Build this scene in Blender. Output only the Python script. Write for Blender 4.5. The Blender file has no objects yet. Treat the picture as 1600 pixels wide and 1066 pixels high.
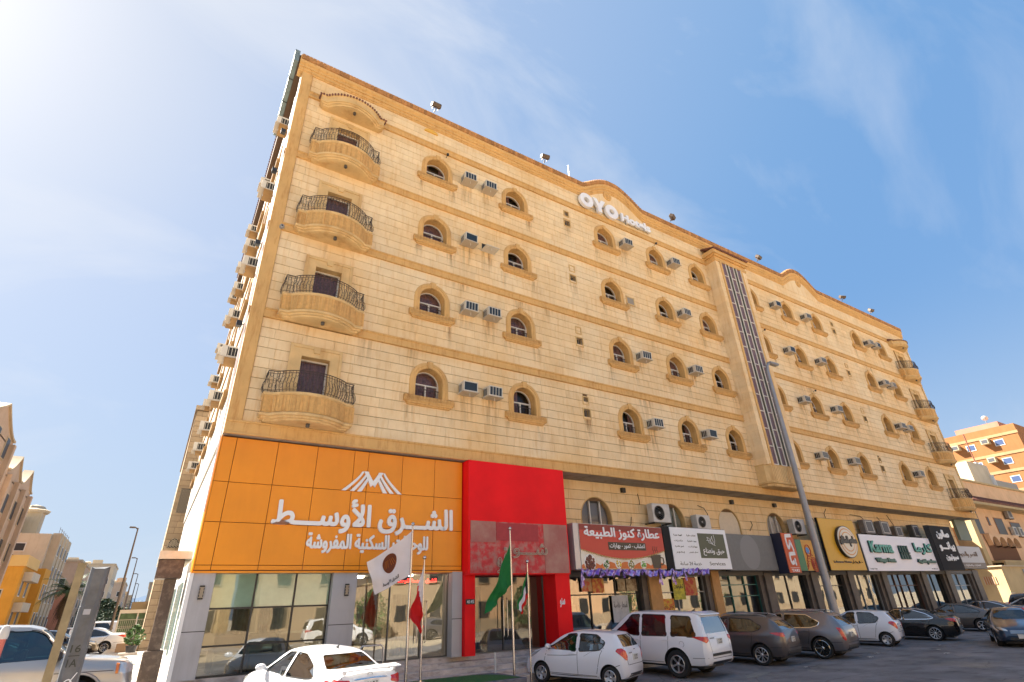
import bpy, bmesh, math, random
from math import sin, cos, pi, radians, sqrt, atan2
from mathutils import Vector, Matrix, geometry
from mathutils.bvhtree import BVHTree

SC = bpy.context.scene
COL = SC.collection
random.seed(7)

# ------------------------------------------------------------------ camera
CAM_H = 2.3
cam_d = bpy.data.cameras.new("camera")
cam = bpy.data.objects.new("camera", cam_d)
COL.objects.link(cam)
SC.camera = cam
# rows: picture right, picture down, view direction expressed in world axes
rgt = Vector((0.84748978, -0.52965540, -0.03501747))
dwn = Vector((0.21311913, 0.39994211, -0.89141828))
fwd = Vector((0.48614946, 0.74800499, 0.45182655))
mw = Matrix((rgt, -dwn, -fwd)).transposed().to_4x4()
mw.translation = Vector((0, 0, CAM_H))
cam.matrix_world = mw
cam_d.sensor_fit = 'HORIZONTAL'
cam_d.sensor_width = 36.0
cam_d.lens = 36.0 * 817.209 / 1600.0
cam_d.clip_start = 0.1
cam_d.clip_end = 3000

# ------------------------------------------------------------------ light
SUN_AZ = radians(-43)      # measured from +Y towards +X
SUN_EL = radians(43)
SUN_DIR = Vector((sin(SUN_AZ) * cos(SUN_EL), cos(SUN_AZ) * cos(SUN_EL), sin(SUN_EL)))
world = bpy.data.worlds.new("World")
SC.world = world
world.use_nodes = True
nt = world.node_tree
for n in list(nt.nodes):
    nt.nodes.remove(n)
def N(t, typ, loc=None, **kw):
    n = t.nodes.new(typ)
    for k, v in kw.items():
        setattr(n, k, v)
    return n
out = N(nt, 'ShaderNodeOutputWorld')
bg = N(nt, 'ShaderNodeBackground')
sky = N(nt, 'ShaderNodeTexSky')
sky.sky_type = 'NISHITA'
sky.sun_disc = False
sky.sun_elevation = SUN_EL
sky.sun_rotation = SUN_AZ
sky.air_density = 1.0
sky.dust_density = 1.6
sky.ozone_density = 1.4
sky.altitude = 30
geo = N(nt, 'ShaderNodeNewGeometry')
neg = N(nt, 'ShaderNodeVectorMath', operation='SCALE')
neg.inputs['Scale'].default_value = -1.0
nt.links.new(geo.outputs['Incoming'], neg.inputs[0])
# thin cirrus: stretched noise over the direction, seen as pale veils
mp = N(nt, 'ShaderNodeMapping')
mp.inputs['Rotation'].default_value = (0.5, 0.35, 0.6)
mp.inputs['Scale'].default_value = (1.0, 3.2, 2.2)
nt.links.new(neg.outputs[0], mp.inputs['Vector'])
nz = N(nt, 'ShaderNodeTexNoise')
nz.inputs['Scale'].default_value = 1.7
nz.inputs['Detail'].default_value = 7
nz.inputs['Roughness'].default_value = 0.55
nz.inputs['Distortion'].default_value = 0.6
nt.links.new(mp.outputs[0], nz.inputs['Vector'])
cr = N(nt, 'ShaderNodeMapRange')
cr.inputs['From Min'].default_value = 0.46
cr.inputs['From Max'].default_value = 0.78
cr.inputs['To Max'].default_value = 0.42
nt.links.new(nz.outputs['Fac'], cr.inputs['Value'])
# hazy brightness of the sky towards the sun
dt = N(nt, 'ShaderNodeVectorMath', operation='DOT_PRODUCT')
dt.inputs[1].default_value = SUN_DIR
nt.links.new(neg.outputs[0], dt.inputs[0])
hz = N(nt, 'ShaderNodeMapRange')
hz.inputs['From Min'].default_value = -1.0
hz.inputs['From Max'].default_value = 1.0
nt.links.new(dt.outputs['Value'], hz.inputs['Value'])
ramp = N(nt, 'ShaderNodeValToRGB')
ramp.color_ramp.interpolation = 'B_SPLINE'
stops = [(-1, (.20, .40, .74)), (-.2, (.22, .43, .77)), (.07, (.185, .40, .76)), (.33, (.24, .455, .79)), (.66, (.42, .575, .84)), (.86, (.53, .64, .84)), (.94, (.64, .71, .82)), (1, (.82, .84, .87))]
els = ramp.color_ramp.elements
while len(els) < len(stops): els.new(.5)
for e_, (p_, c_) in zip(els, stops):
    e_.position = (p_+1)/2; e_.color = (*c_, 1)
nt.links.new(hz.outputs[0], ramp.inputs[0])
rs_ = N(nt, 'ShaderNodeVectorMath', operation='SCALE'); rs_.inputs['Scale'].default_value = 4.75
nt.links.new(ramp.outputs[0], rs_.inputs[0])
sep = N(nt, 'ShaderNodeSeparateXYZ')
nt.links.new(neg.outputs[0], sep.inputs[0])
lowz = N(nt, 'ShaderNodeMapRange', interpolation_type='SMOOTHSTEP')
lowz.inputs['From Min'].default_value = 0.45
lowz.inputs['From Max'].default_value = 0.0
lowz.inputs['To Min'].default_value = 0.0
lowz.inputs['To Max'].default_value = 0.75
nt.links.new(sep.outputs['Z'], lowz.inputs['Value'])
mx = N(nt, 'ShaderNodeMix', data_type='RGBA')
mx.inputs['Factor'].default_value = 0.86
nt.links.new(sky.outputs[0], mx.inputs['A'])
nt.links.new(rs_.outputs[0], mx.inputs['B'])
ml = N(nt, 'ShaderNodeMix', data_type='RGBA')
nt.links.new(lowz.outputs[0], ml.inputs['Factor'])
nt.links.new(mx.outputs['Result'], ml.inputs['A'])
ml.inputs['B'].default_value = (2.9, 3.45, 4.05, 1)
mc = N(nt, 'ShaderNodeMix', data_type='RGBA')
cs_ = N(nt, 'ShaderNodeMapRange', interpolation_type='SMOOTHSTEP'); cs_.inputs['From Min'].default_value = -.2; cs_.inputs['From Max'].default_value = .8; cs_.inputs['To Min'].default_value = .55; cs_.inputs['To Max'].default_value = 1.5
nt.links.new(dt.outputs['Value'], cs_.inputs['Value'])
cm_ = N(nt, 'ShaderNodeMath', operation='MULTIPLY', use_clamp=True); nt.links.new(cr.outputs[0], cm_.inputs[0]); nt.links.new(cs_.outputs[0], cm_.inputs[1])
nt.links.new(cm_.outputs[0], mc.inputs['Factor'])
nt.links.new(ml.outputs['Result'], mc.inputs['A'])
mc.inputs['B'].default_value = (4.3, 4.4, 4.6, 1)
nt.links.new(mc.outputs['Result'], bg.inputs['Color'])
bg.inputs['Strength'].default_value = 0.05
nt.links.new(bg.outputs[0], out.inputs['Surface'])

sun_d = bpy.data.lights.new("sun", 'SUN')
sun_d.energy = 5.0
sun_d.angle = radians(0.55)
sun_d.color = (1.0, 0.93, 0.82)
sun = bpy.data.objects.new("sun", sun_d)
COL.objects.link(sun)
sun.rotation_euler = (-SUN_DIR).to_track_quat('-Z', 'Y').to_euler()
sun.location = (-30, 30, 60)

SC.view_settings.view_transform = 'Standard'
SC.view_settings.look = 'None'
SC.view_settings.gamma = 1.0
SC.view_settings.use_curve_mapping = False
SC.view_settings.exposure = 2.1
SC.render.engine = 'CYCLES'
SC.cycles.max_bounces = 8
SC.cycles.transparent_max_bounces = 12
SC.cycles.caustics_reflective = False
SC.cycles.caustics_refractive = False

# ------------------------------------------------------------------ materials
MATS = {}
def mat(name, col, rough=0.7, metal=0.0, var=0.0, scale=6.0, bump=0.0, bscale=40.0, spec=0.5,
        island=0.0, stain=None, coat=0.0, emit=None, stain_scale=(0.35, 0.35, 0.05), stain_amt=0.0, coord='Object', two=None, big=None):
    if name in MATS:
        return MATS[name]
    m = bpy.data.materials.new(name)
    m.use_nodes = True
    t = m.node_tree
    b = t.nodes['Principled BSDF']
    b.inputs['Roughness'].default_value = rough
    b.inputs['Metallic'].default_value = metal
    b.inputs['Specular IOR Level'].default_value = spec
    b.inputs['Coat Weight'].default_value = coat
    b.inputs['Coat Roughness'].default_value = 0.04
    c4 = (col[0], col[1], col[2], 1)
    b.inputs['Base Color'].default_value = c4
    if emit:
        b.inputs['Emission Color'].default_value = (*emit[0], 1)
        b.inputs['Emission Strength'].default_value = emit[1]
    if var or island or stain_amt or bump or two:
        g = N(t, 'ShaderNodeNewGeometry')
        tc = N(t, 'ShaderNodeTexCoord')
        pos = g.outputs['Position'] if coord == 'World' else tc.outputs['Object']
        last = None
        rgb = N(t, 'ShaderNodeRGB'); rgb.outputs[0].default_value = c4
        last = rgb.outputs[0]
        if two:
            n0 = N(t, 'ShaderNodeTexNoise'); n0.inputs['Scale'].default_value = two[1]; n0.inputs['Detail'].default_value = 8
            n0.inputs['Roughness'].default_value = 0.62
            t.links.new(pos, n0.inputs['Vector'])
            r0 = N(t, 'ShaderNodeMapRange'); r0.inputs['From Min'].default_value = two[2]; r0.inputs['From Max'].default_value = two[3]
            t.links.new(n0.outputs['Fac'], r0.inputs['Value'])
            mm = N(t, 'ShaderNodeMix', data_type='RGBA')
            mm.inputs['B'].default_value = (*two[0], 1)
            t.links.new(r0.outputs[0], mm.inputs['Factor']); t.links.new(last, mm.inputs['A'])
            last = mm.outputs['Result']
        if var:
            n1 = N(t, 'ShaderNodeTexNoise'); n1.inputs['Scale'].default_value = scale; n1.inputs['Detail'].default_value = 6
            n1.inputs['Roughness'].default_value = 0.6
            t.links.new(pos, n1.inputs['Vector'])
            r1 = N(t, 'ShaderNodeMapRange'); r1.inputs['From Min'].default_value = 0.3; r1.inputs['From Max'].default_value = 0.7
            r1.inputs['To Min'].default_value = 1 - var; r1.inputs['To Max'].default_value = 1 + var
            t.links.new(n1.outputs['Fac'], r1.inputs['Value'])
            v1 = N(t, 'ShaderNodeVectorMath', operation='SCALE')
            t.links.new(last, v1.inputs[0]); t.links.new(r1.outputs[0], v1.inputs['Scale'])
            last = v1.outputs[0]
        if island:
            oi = N(t, 'ShaderNodeObjectInfo')
            ad = N(t, 'ShaderNodeMath', operation='ADD'); fr = N(t, 'ShaderNodeMath', operation='FRACT')
            t.links.new(oi.outputs['Random'], ad.inputs[0]); t.links.new(g.outputs['Random Per Island'], ad.inputs[1])
            t.links.new(ad.outputs[0], fr.inputs[0])
            r2 = N(t, 'ShaderNodeMapRange'); r2.inputs['To Min'].default_value = 1 - island; r2.inputs['To Max'].default_value = 1 + island
            t.links.new(fr.outputs[0], r2.inputs['Value'])
            v2 = N(t, 'ShaderNodeVectorMath', operation='SCALE')
            t.links.new(last, v2.inputs[0]); t.links.new(r2.outputs[0], v2.inputs['Scale'])
            last = v2.outputs[0]
            # slight hue drift between stones
            mh = N(t, 'ShaderNodeMath', operation='MULTIPLY_ADD'); mh.inputs[1].default_value = 7.13; mh.inputs[2].default_value = 0.2
            fh = N(t, 'ShaderNodeMath', operation='FRACT')
            t.links.new(fr.outputs[0], mh.inputs[0]); t.links.new(mh.outputs[0], fh.inputs[0])
            pm = N(t, 'ShaderNodeMath', operation='MULTIPLY'); pm.inputs[1].default_value = min(0.6, island * 2.2)
            t.links.new(fh.outputs[0], pm.inputs[0])
            mi = N(t, 'ShaderNodeMix', data_type='RGBA', blend_type='MULTIPLY')
            mi.inputs['B'].default_value = (1.0, 0.95, 0.84, 1)
            t.links.new(pm.outputs[0], mi.inputs['Factor']); t.links.new(last, mi.inputs['A'])
            last = mi.outputs['Result']
        if big:
            n9 = N(t, 'ShaderNodeTexNoise'); n9.inputs['Scale'].default_value = big[1]; n9.inputs['Detail'].default_value = 5; n9.inputs['Roughness'].default_value = 0.55
            t.links.new(g.outputs['Position'], n9.inputs['Vector'])
            r9 = N(t, 'ShaderNodeMapRange'); r9.inputs['From Min'].default_value = 0.35; r9.inputs['From Max'].default_value = 0.68; t.links.new(n9.outputs['Fac'], r9.inputs['Value'])
            m9 = N(t, 'ShaderNodeMix', data_type='RGBA', blend_type='MULTIPLY'); m9.inputs['B'].default_value = (*big[0], 1)
            t.links.new(r9.outputs[0], m9.inputs['Factor']); t.links.new(last, m9.inputs['A']); last = m9.outputs['Result']
        if stain_amt:
            mpn = N(t, 'ShaderNodeMapping'); mpn.inputs['Scale'].default_value = stain_scale
            t.links.new(g.outputs['Position'], mpn.inputs['Vector'])
            n2 = N(t, 'ShaderNodeTexNoise'); n2.inputs['Scale'].default_value = 6.0; n2.inputs['Detail'].default_value = 6
            n2.inputs['Roughness'].default_value = 0.65
            t.links.new(mpn.outputs[0], n2.inputs['Vector'])
            r3 = N(t, 'ShaderNodeMapRange'); r3.inputs['From Min'].default_value = 0.50; r3.inputs['From Max'].default_value = 0.72
            r3.inputs['To Max'].default_value = stain_amt
            t.links.new(n2.outputs['Fac'], r3.inputs['Value'])
            m3 = N(t, 'ShaderNodeMix', data_type='RGBA', blend_type='MULTIPLY')
            m3.inputs['B'].default_value = (*(stain or (0.62, 0.42, 0.22)), 1)
            t.links.new(r3.outputs[0], m3.inputs['Factor']); t.links.new(last, m3.inputs['A'])
            last = m3.outputs['Result']
        t.links.new(last, b.inputs['Base Color'])
        if bump:
            n4 = N(t, 'ShaderNodeTexNoise'); n4.inputs['Scale'].default_value = bscale; n4.inputs['Detail'].default_value = 4
            t.links.new(pos, n4.inputs['Vector'])
            bp = N(t, 'ShaderNodeBump'); bp.inputs['Strength'].default_value = bump; bp.inputs['Distance'].default_value = 0.02
            t.links.new(n4.outputs['Fac'], bp.inputs['Height'])
            t.links.new(bp.outputs[0], b.inputs['Normal'])
    MATS[name] = m
    return m

def glass(name, tint=(0.5, 0.55, 0.55), refl=0.25, rough=0.015, wav=0.0, top=0.95):
    """thin pane: tinted see-through mixed with a mirror that grows at grazing angles"""
    if name in MATS:
        return MATS[name]
    m = bpy.data.materials.new(name); m.use_nodes = True
    t = m.node_tree
    for n in list(t.nodes): t.nodes.remove(n)
    o = N(t, 'ShaderNodeOutputMaterial'); mix = N(t, 'ShaderNodeMixShader')
    tr = N(t, 'ShaderNodeBsdfTransparent'); tr.inputs[0].default_value = (*tint, 1)
    gl = N(t, 'ShaderNodeBsdfGlossy'); gl.inputs['Color'].default_value = (0.95, 0.97, 0.97, 1); gl.inputs['Roughness'].default_value = rough
    lw = N(t, 'ShaderNodeLayerWeight'); lw.inputs['Blend'].default_value = 0.35
    mr = N(t, 'ShaderNodeMapRange'); mr.inputs['To Min'].default_value = refl; mr.inputs['To Max'].default_value = top
    t.links.new(lw.outputs['Fresnel'], mr.inputs['Value'])
    t.links.new(mr.outputs[0], mix.inputs[0]); t.links.new(tr.outputs[0], mix.inputs[1]); t.links.new(gl.outputs[0], mix.inputs[2])
    if wav:
        nn = N(t, 'ShaderNodeTexNoise'); nn.inputs['Scale'].default_value = 0.9
        g = N(t, 'ShaderNodeNewGeometry'); t.links.new(g.outputs['Position'], nn.inputs['Vector'])
        bp = N(t, 'ShaderNodeBump'); bp.inputs['Strength'].default_value = wav; bp.inputs['Distance'].default_value = 0.05
        t.links.new(nn.outputs['Fac'], bp.inputs['Height']); t.links.new(bp.outputs[0], gl.inputs['Normal'])
    t.links.new(mix.outputs[0], o.inputs['Surface'])
    MATS[name] = m
    return m

# ------------------------------------------------------------------ mesh builder
def wloc(o):
    v = Vector((0, 0, 0))
    while o is not None:
        v += o.location; o = o.parent
    return v

class MB:
    def __init__(s):
        s.v = []; s.f = []; s.m = []; s.cur = 0
    def add(s, vs, fs):
        k = len(s.v); s.v.extend([tuple(p) for p in vs])
        for f in fs:
            s.f.append(tuple(i + k for i in f)); s.m.append(s.cur)
        return s
    def box(s, x0, x1, y0, y1, z0, z1):
        v = [(x0,y0,z0),(x1,y0,z0),(x1,y1,z0),(x0,y1,z0),(x0,y0,z1),(x1,y0,z1),(x1,y1,z1),(x0,y1,z1)]
        return s.add(v, [(0,3,2,1),(4,5,6,7),(0,1,5,4),(1,2,6,5),(2,3,7,6),(3,0,4,7)])
    def bbox(s, x0, x1, y0, y1, z0, z1, b=0.01):
        """box with chamfered edges"""
        c = []
        def ring(z, k):
            return [(x0+k,y0+k*0,z)]
        v = []; f = []
        lv = [(z0, b), (z0 + b, 0), (z1 - b, 0), (z1, b)]
        for z, k in lv:
            k2 = b
            v += [(x0+k+k2*(k==0)*1, y0+k, z), (x1-k-k2*(k==0), y0+k, z), (x1-k, y0+k+k2*(k==0), z), (x1-k, y1-k-k2*(k==0), z),
                  (x1-k-k2*(k==0), y1-k, z), (x0+k+k2*(k==0), y1-k, z), (x0+k, y1-k-k2*(k==0), z), (x0+k, y0+k+k2*(k==0), z)]
        for r in range(3):
            for i in range(8):
                j = (i + 1) % 8
                f.append((r*8+i, r*8+j, r*8+8+j, r*8+8+i))
        f.append(tuple(reversed(range(8)))); f.append(tuple(range(24, 32)))
        return s.add(v, f)
    def prism(s, poly, d, axis='y', a=0.0):
        """poly: list of 2D points; extruded from a to a+d along axis. axis y: (x,z); x: (y,z); z: (x,y)"""
        n = len(poly)
        def P(p, t):
            return (p[0], t, p[1]) if axis == 'y' else ((t, p[0], p[1]) if axis == 'x' else (p[0], p[1], t))
        v = [P(p, a) for p in poly] + [P(p, a + d) for p in poly]
        f = [(i, (i+1) % n, n + (i+1) % n, n + i) for i in range(n)]
        f.append(tuple(reversed(range(n)))); f.append(tuple(range(n, 2*n)))
        return s.add(v, f)
    def tri_prism(s, polys, d, axis='y', a=0.0):
        """outer + holes, tessellated"""
        allp = [p for q in polys for p in q]
        tr = geometry.tessellate_polygon([[Vector((p[0], p[1], 0)) for p in q] for q in polys])
        n = len(allp)
        def P(p, t):
            return (p[0], t, p[1]) if axis == 'y' else ((t, p[0], p[1]) if axis == 'x' else (p[0], p[1], t))
        v = [P(p, a) for p in allp] + [P(p, a + d) for p in allp]
        f = [tuple(t) for t in tr] + [tuple(n + i for i in reversed(t)) for t in tr]
        k = 0
        for q in polys:
            m = len(q)
            for i in range(m):
                f.append((k+i, k+(i+1) % m, n+k+(i+1) % m, n+k+i))
            k += m
        return s.add(v, f)
    def tube(s, pts, r, n=6, cap=True, rr=None):
        pts = [Vector(p) for p in pts]
        v = []; f = []
        up = None
        for i, p in enumerate(pts):
            d = (pts[min(i+1, len(pts)-1)] - pts[max(i-1, 0)]).normalized()
            if up is None:
                up = Vector((0, 0, 1)) if abs(d.z) < 0.9 else Vector((1, 0, 0))
            u = d.cross(up).normalized(); w = u.cross(d).normalized(); up = w
            q = rr[i] if rr else r
            for k in range(n):
                a = 2*pi*k/n + pi/n
                v.append(p + (u*cos(a) + w*sin(a))*q)
        for i in range(len(pts)-1):
            for k in range(n):
                j = (k+1) % n
                f.append((i*n+k, i*n+j, (i+1)*n+j, (i+1)*n+k))
        if cap:
            f.append(tuple(reversed(range(n)))); f.append(tuple(range((len(pts)-1)*n, len(pts)*n)))
        return s.add(v, f)
    def lathe(s, prof, n=16, axis='z', c=(0,0,0), cap=True):
        """prof list of (r, h)"""
        v = []; f = []
        for r, h in prof:
            for k in range(n):
                a = 2*pi*k/n
                if axis == 'z': v.append((c[0]+r*cos(a), c[1]+r*sin(a), c[2]+h))
                elif axis == 'y': v.append((c[0]+r*cos(a), c[1]+h, c[2]+r*sin(a)))
                else: v.append((c[0]+h, c[1]+r*cos(a), c[2]+r*sin(a)))
        for i in range(len(prof)-1):
            for k in range(n):
                j = (k+1) % n
                f.append((i*n+k, i*n+j, (i+1)*n+j, (i+1)*n+k))
        if cap and prof[0][0] > 1e-4: f.append(tuple(reversed(range(n))))
        if cap and prof[-1][0] > 1e-4: f.append(tuple(range((len(prof)-1)*n, len(prof)*n)))
        return s.add(v, f)
    def quad(s, a, b, c, d):
        return s.add([a, b, c, d], [(0, 1, 2, 3)])
    def grid(s, fn, nu, nv, closed_u=False):
        v = [fn(i/nu, j/nv) for j in range(nv+1) for i in range(nu+1)]
        f = [(j*(nu+1)+i, j*(nu+1)+i+1, (j+1)*(nu+1)+i+1, (j+1)*(nu+1)+i) for j in range(nv) for i in range(nu)]
        return s.add(v, f)
    def xf(s, M):
        s.v = [tuple(M @ Vector(p)) for p in s.v]
        return s
    def off(s, dx=0, dy=0, dz=0):
        s.v = [(p[0]+dx, p[1]+dy, p[2]+dz) for p in s.v]
        return s
    def mesh(s, name, mats, smooth=None, fix=True):
        me = bpy.data.meshes.new(name)
        me.from_pydata(s.v, [], s.f)
        ml = mats if isinstance(mats, (list, tuple)) else [mats]
        for q in ml: me.materials.append(q)
        if len(ml) > 1:
            me.polygons.foreach_set('material_index', s.m)
        if fix:
            bm = bmesh.new(); bm.from_mesh(me)
            bmesh.ops.recalc_face_normals(bm, faces=bm.faces)
            bm.to_mesh(me); bm.free()
        if smooth is not None:
            me.polygons.foreach_set('use_smooth', [True]*len(me.polygons))
            if smooth < 180:
                me.set_sharp_from_angle(angle=radians(smooth))
        me.update()
        return me
    def obj(s, name, mats, parent=None, local=False, smooth=None, loc=None, fix=True, label=None):
        """world coordinates unless local; origin of a child = its parent's origin"""
        if parent is not None and not local:
            o3 = wloc(parent); s.off(-o3.x, -o3.y, -o3.z)
        o = bpy.data.objects.new(name, s.mesh(name, mats, smooth, fix))
        COL.objects.link(o)
        if parent is not None: o.parent = parent
        if loc: o.location = loc
        if label: o['label'] = label
        return o

def thing(name, label, cat, loc=(0,0,0), rz=0.0, group=None):
    o = bpy.data.objects.new(name, None); COL.objects.link(o)
    o.empty_display_size = 0.3
    o.location = loc; o.rotation_euler = (0, 0, rz)
    o['label'] = label; o['category'] = cat
    if group: o['group'] = group
    return o
def tag(o, label, cat, group=None):
    o['label'] = label; o['category'] = cat
    if group: o['group'] = group
    return o
def struct(o):
    o['kind'] = 'structure'; return o
def stuff(o, label=None, cat=None):
    o['kind'] = 'stuff'
    if label: o['label'] = label
    if cat: o['category'] = cat
    return o
def dup(o, loc=None, rz=None, parent=None, label=None, group=None):
    c = o.copy(); COL.objects.link(c)
    if parent is not None: c.parent = parent
    if loc is not None: c.location = loc
    if rz is not None: c.rotation_euler = (0, 0, rz)
    if label: c['label'] = label
    if group: c['group'] = group
    for ch in list(o.children):
        dup(ch, parent=c)
    return c
def inst(name, me, parent, loc=(0,0,0), scale=None, rz=None):
    o = bpy.data.objects.new(name, me); COL.objects.link(o)
    o.parent = parent; o.location = loc
    if scale: o.scale = scale
    if rz: o.rotation_euler = (0, 0, rz)
    return o

# ------------------------------------------------------------------ lettering
AR={'ا':(0xFE8D,2),'أ':(0xFE83,2),'ب':(0xFE8F,4),'ة':(0xFE93,2),'ت':(0xFE95,4),'ث':(0xFE99,4),'ج':(0xFE9D,4),'ح':(0xFEA1,4),'خ':(0xFEA5,4),'د':(0xFEA9,2),'ذ':(0xFEAB,2),'ر':(0xFEAD,2),'ز':(0xFEAF,2),'س':(0xFEB1,4),'ش':(0xFEB5,4),'ص':(0xFEB9,4),'ض':(0xFEBD,4),'ط':(0xFEC1,4),'ظ':(0xFEC5,4),'ع':(0xFEC9,4),'غ':(0xFECD,4),'ف':(0xFED1,4),'ق':(0xFED5,4),'ك':(0xFED9,4),'ل':(0xFEDD,4),'م':(0xFEE1,4),'ن':(0xFEE5,4),'ه':(0xFEE9,4),'و':(0xFEED,2),'ي':(0xFEF1,4),'ى':(0xFEEF,2)}
def arabic(s):
    toks=[];i=0
    while i<len(s):
        if s[i]=='ل' and i+1<len(s) and s[i+1] in 'اأ':
            toks.append((0xFEFB if s[i+1]=='ا' else 0xFEF7,2));i+=2;continue
        if s[i]=='ـ': toks.append((0x640,5))
        elif s[i] in AR: toks.append(AR[s[i]])
        else: toks.append((ord(s[i]),0))
        i+=1
    o=[]
    for k,(b,n) in enumerate(toks):
        if n in(0,5): o.append(chr(b));continue
        pj=k>0 and toks[k-1][1] in(4,5); nj=k+1<len(toks) and toks[k+1][1]!=0 and n==4
        o.append(chr(b+((3 if nj else 1) if pj else (2 if nj else 0))))
    import re
    return re.sub(r'[0-9A-Za-z][0-9A-Za-z .]*[0-9A-Za-z]', lambda m_: m_.group(0)[::-1], ''.join(reversed(o)))

def poly_area(p):
    return 0.5*sum(p[i][0]*p[(i+1)%len(p)][1]-p[(i+1)%len(p)][0]*p[i][1] for i in range(len(p)))
def inside(pt, poly):
    c=False; x,y=pt; n=len(poly)
    for i in range(n):
        x1,y1=poly[i]; x2,y2=poly[(i+1)%n]
        if (y1>y)!=(y2>y) and x < (x2-x1)*(y-y1)/(y2-y1)+x1: c=not c
    return c
def fatten(p, d):
    n=len(p); o=[]
    for i in range(n):
        a=Vector(p[i-1]); b=Vector(p[i]); c=Vector(p[(i+1)%n])
        e1=b-a; e2=c-b
        if e1.length<1e-6 or e2.length<1e-6: o.append(p[i]); continue
        n1=Vector((e1.y,-e1.x)).normalized(); n2=Vector((e2.y,-e2.x)).normalized()
        m=n1+n2
        if m.length<0.2: o.append(p[i]); continue
        m.normalize(); k=min(1.6,1/max(0.4,m.dot(n1)))
        q=b+m*d*k; o.append((q.x,q.y))
    return o
TEXT_CACHE={}
def text_polys(s, bold=0.0, res=3):
    key=(s,bold,res)
    if key in TEXT_CACHE: return TEXT_CACHE[key]
    cu=bpy.data.curves.new('t','FONT'); cu.body=s
    o=bpy.data.objects.new('t',cu); COL.objects.link(o)
    bpy.context.view_layer.update()
    c2=o.to_curve(bpy.context.evaluated_depsgraph_get())
    loops=[]
    for sp in c2.splines:
        bp=sp.bezier_points; n=len(bp); pts=[]
        if n<2: continue
        for i in range(n):
            a=bp[i]; b=bp[(i+1)%n]
            if (a.handle_right-a.co).length<1e-5 and (b.handle_left-b.co).length<1e-5 or \
               abs((a.handle_right-a.co).cross(b.co-a.co).length)<1e-6 and abs((b.handle_left-b.co).cross(b.co-a.co).length)<1e-6:
                seg=[a.co]
            else:
                seg=geometry.interpolate_bezier(a.co,a.handle_right,b.handle_left,b.co,res+1)[:-1]
            for q in seg:
                t=(q.x,q.y)
                if not pts or (abs(t[0]-pts[-1][0])+abs(t[1]-pts[-1][1]))>1e-4: pts.append(t)
        if len(pts)>2 and abs(poly_area(pts))>1e-6: loops.append(pts)
    o.to_curve_clear(); bpy.data.objects.remove(o); bpy.data.curves.remove(cu)
    if not loops: return []
    big=max(loops,key=lambda p:abs(poly_area(p))); sg=1 if poly_area(big)>0 else -1
    outs=[]; holes=[]
    mixed=any(c in '-0123456789' or 'A'<=c<='z' for c in s) and any(ord(c)>0x600 for c in s)
    for i_, p in enumerate(loops):
        a=poly_area(p)*sg
        if mixed:
            a=1
            for j_, o2 in enumerate(loops):
                if j_!=i_ and abs(poly_area(o2))>abs(poly_area(p)) and all(inside(pt,o2) for pt in p[::2]): a=-a
        (outs if a>0 else holes).append(p)
    if bold:
        outs=[fatten(p,bold*sg) for p in outs]
        holes=[fatten(p,bold*sg) for p in holes]
        holes=[h for h in holes if poly_area(h)*sg<0]
    res_=[[p] for p in outs]
    for h in holes:
        best=None
        for r in res_:
            if inside(h[0],r[0]) and (best is None or abs(poly_area(r[0]))<abs(poly_area(best[0]))): best=r
        if best: best.append(h)
    TEXT_CACHE[key]=res_
    return res_
def text_mb(s, x0, x1, zc, h=None, depth=0.02, y=0.0, bold=0.0, ar=False, res=3, mb=None, slant=0.0, axis='y', zlo=None, fat=0.0):
    """lettering fitted between x0 and x1; faces -Y; y is the front-most plane's back; h: total height"""
    P=text_polys(arabic(s) if ar else s, bold, res)
    mb=mb or MB()
    if not P: return mb
    xs=[p[0] for r in P for p in r[0]]; ys=[p[1] for r in P for p in r[0]]
    a,b,c,d=min(xs),max(xs),min(ys),max(ys)
    kx=(x1-x0)/(b-a); kz=(h/(d-c)) if h else abs(kx)
    offs = [(0, 0)] if not fat else [(0, 0)]+[(fat*cos(i*pi/3), fat*sin(i*pi/3)) for i in range(6)]
    for oi_, (ox, oz) in enumerate(offs):
      for k,r in enumerate(P):
        q=[[(ox+x0+(p[0]-a)*kx+slant*(p[1]-c)*kz, oz+zc+((p[1]-(c+d)/2)*kz)) for p in l] for l in r]
        e=0.0015*(k%4)+.0002*oi_
        mb.tri_prism(q, depth+e, axis, y-depth-e if axis=='y' else y)
    return mb
# ------------------------------------------------------------------ ground
def gz(x, y):
    """height of the asphalt: it climbs a little towards the building and the side street"""
    r = 0.035*max(0.0, min(y, 17.5)-14.2)
    t = max(0.0, min(1.0, (7.5-x)/9.0)); u = max(0.0, min(1.0, (y-6)/9.0))
    r += 0.42*t*t*(3-2*t)*u*u*(3-2*u)
    return r
ASPH = mat('asphalt', (0.195, 0.190, 0.197), 0.92, var=0.28, scale=0.6, bump=0.6, bscale=60, spec=0.25, coord='World',
           two=((0.25, 0.225, 0.19), 0.35, 0.56, 0.72), stain=(0.45, 0.45, 0.45), stain_amt=0.7, stain_scale=(0.12, 0.2, 0.2))
_t = ASPH.node_tree; _b = _t.nodes['Principled BSDF']; _g = N(_t, 'ShaderNodeNewGeometry')
_nz = N(_t, 'ShaderNodeTexNoise'); _nz.inputs['Scale'].default_value = 1.3; _nz.inputs['Detail'].default_value = 6; _t.links.new(_g.outputs['Position'], _nz.inputs['Vector'])
_ad = N(_t, 'ShaderNodeMix', data_type='RGBA'); _ad.inputs['Factor'].default_value = .35; _t.links.new(_g.outputs['Position'], _ad.inputs['A']); _t.links.new(_nz.outputs['Color'], _ad.inputs['B'])
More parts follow.
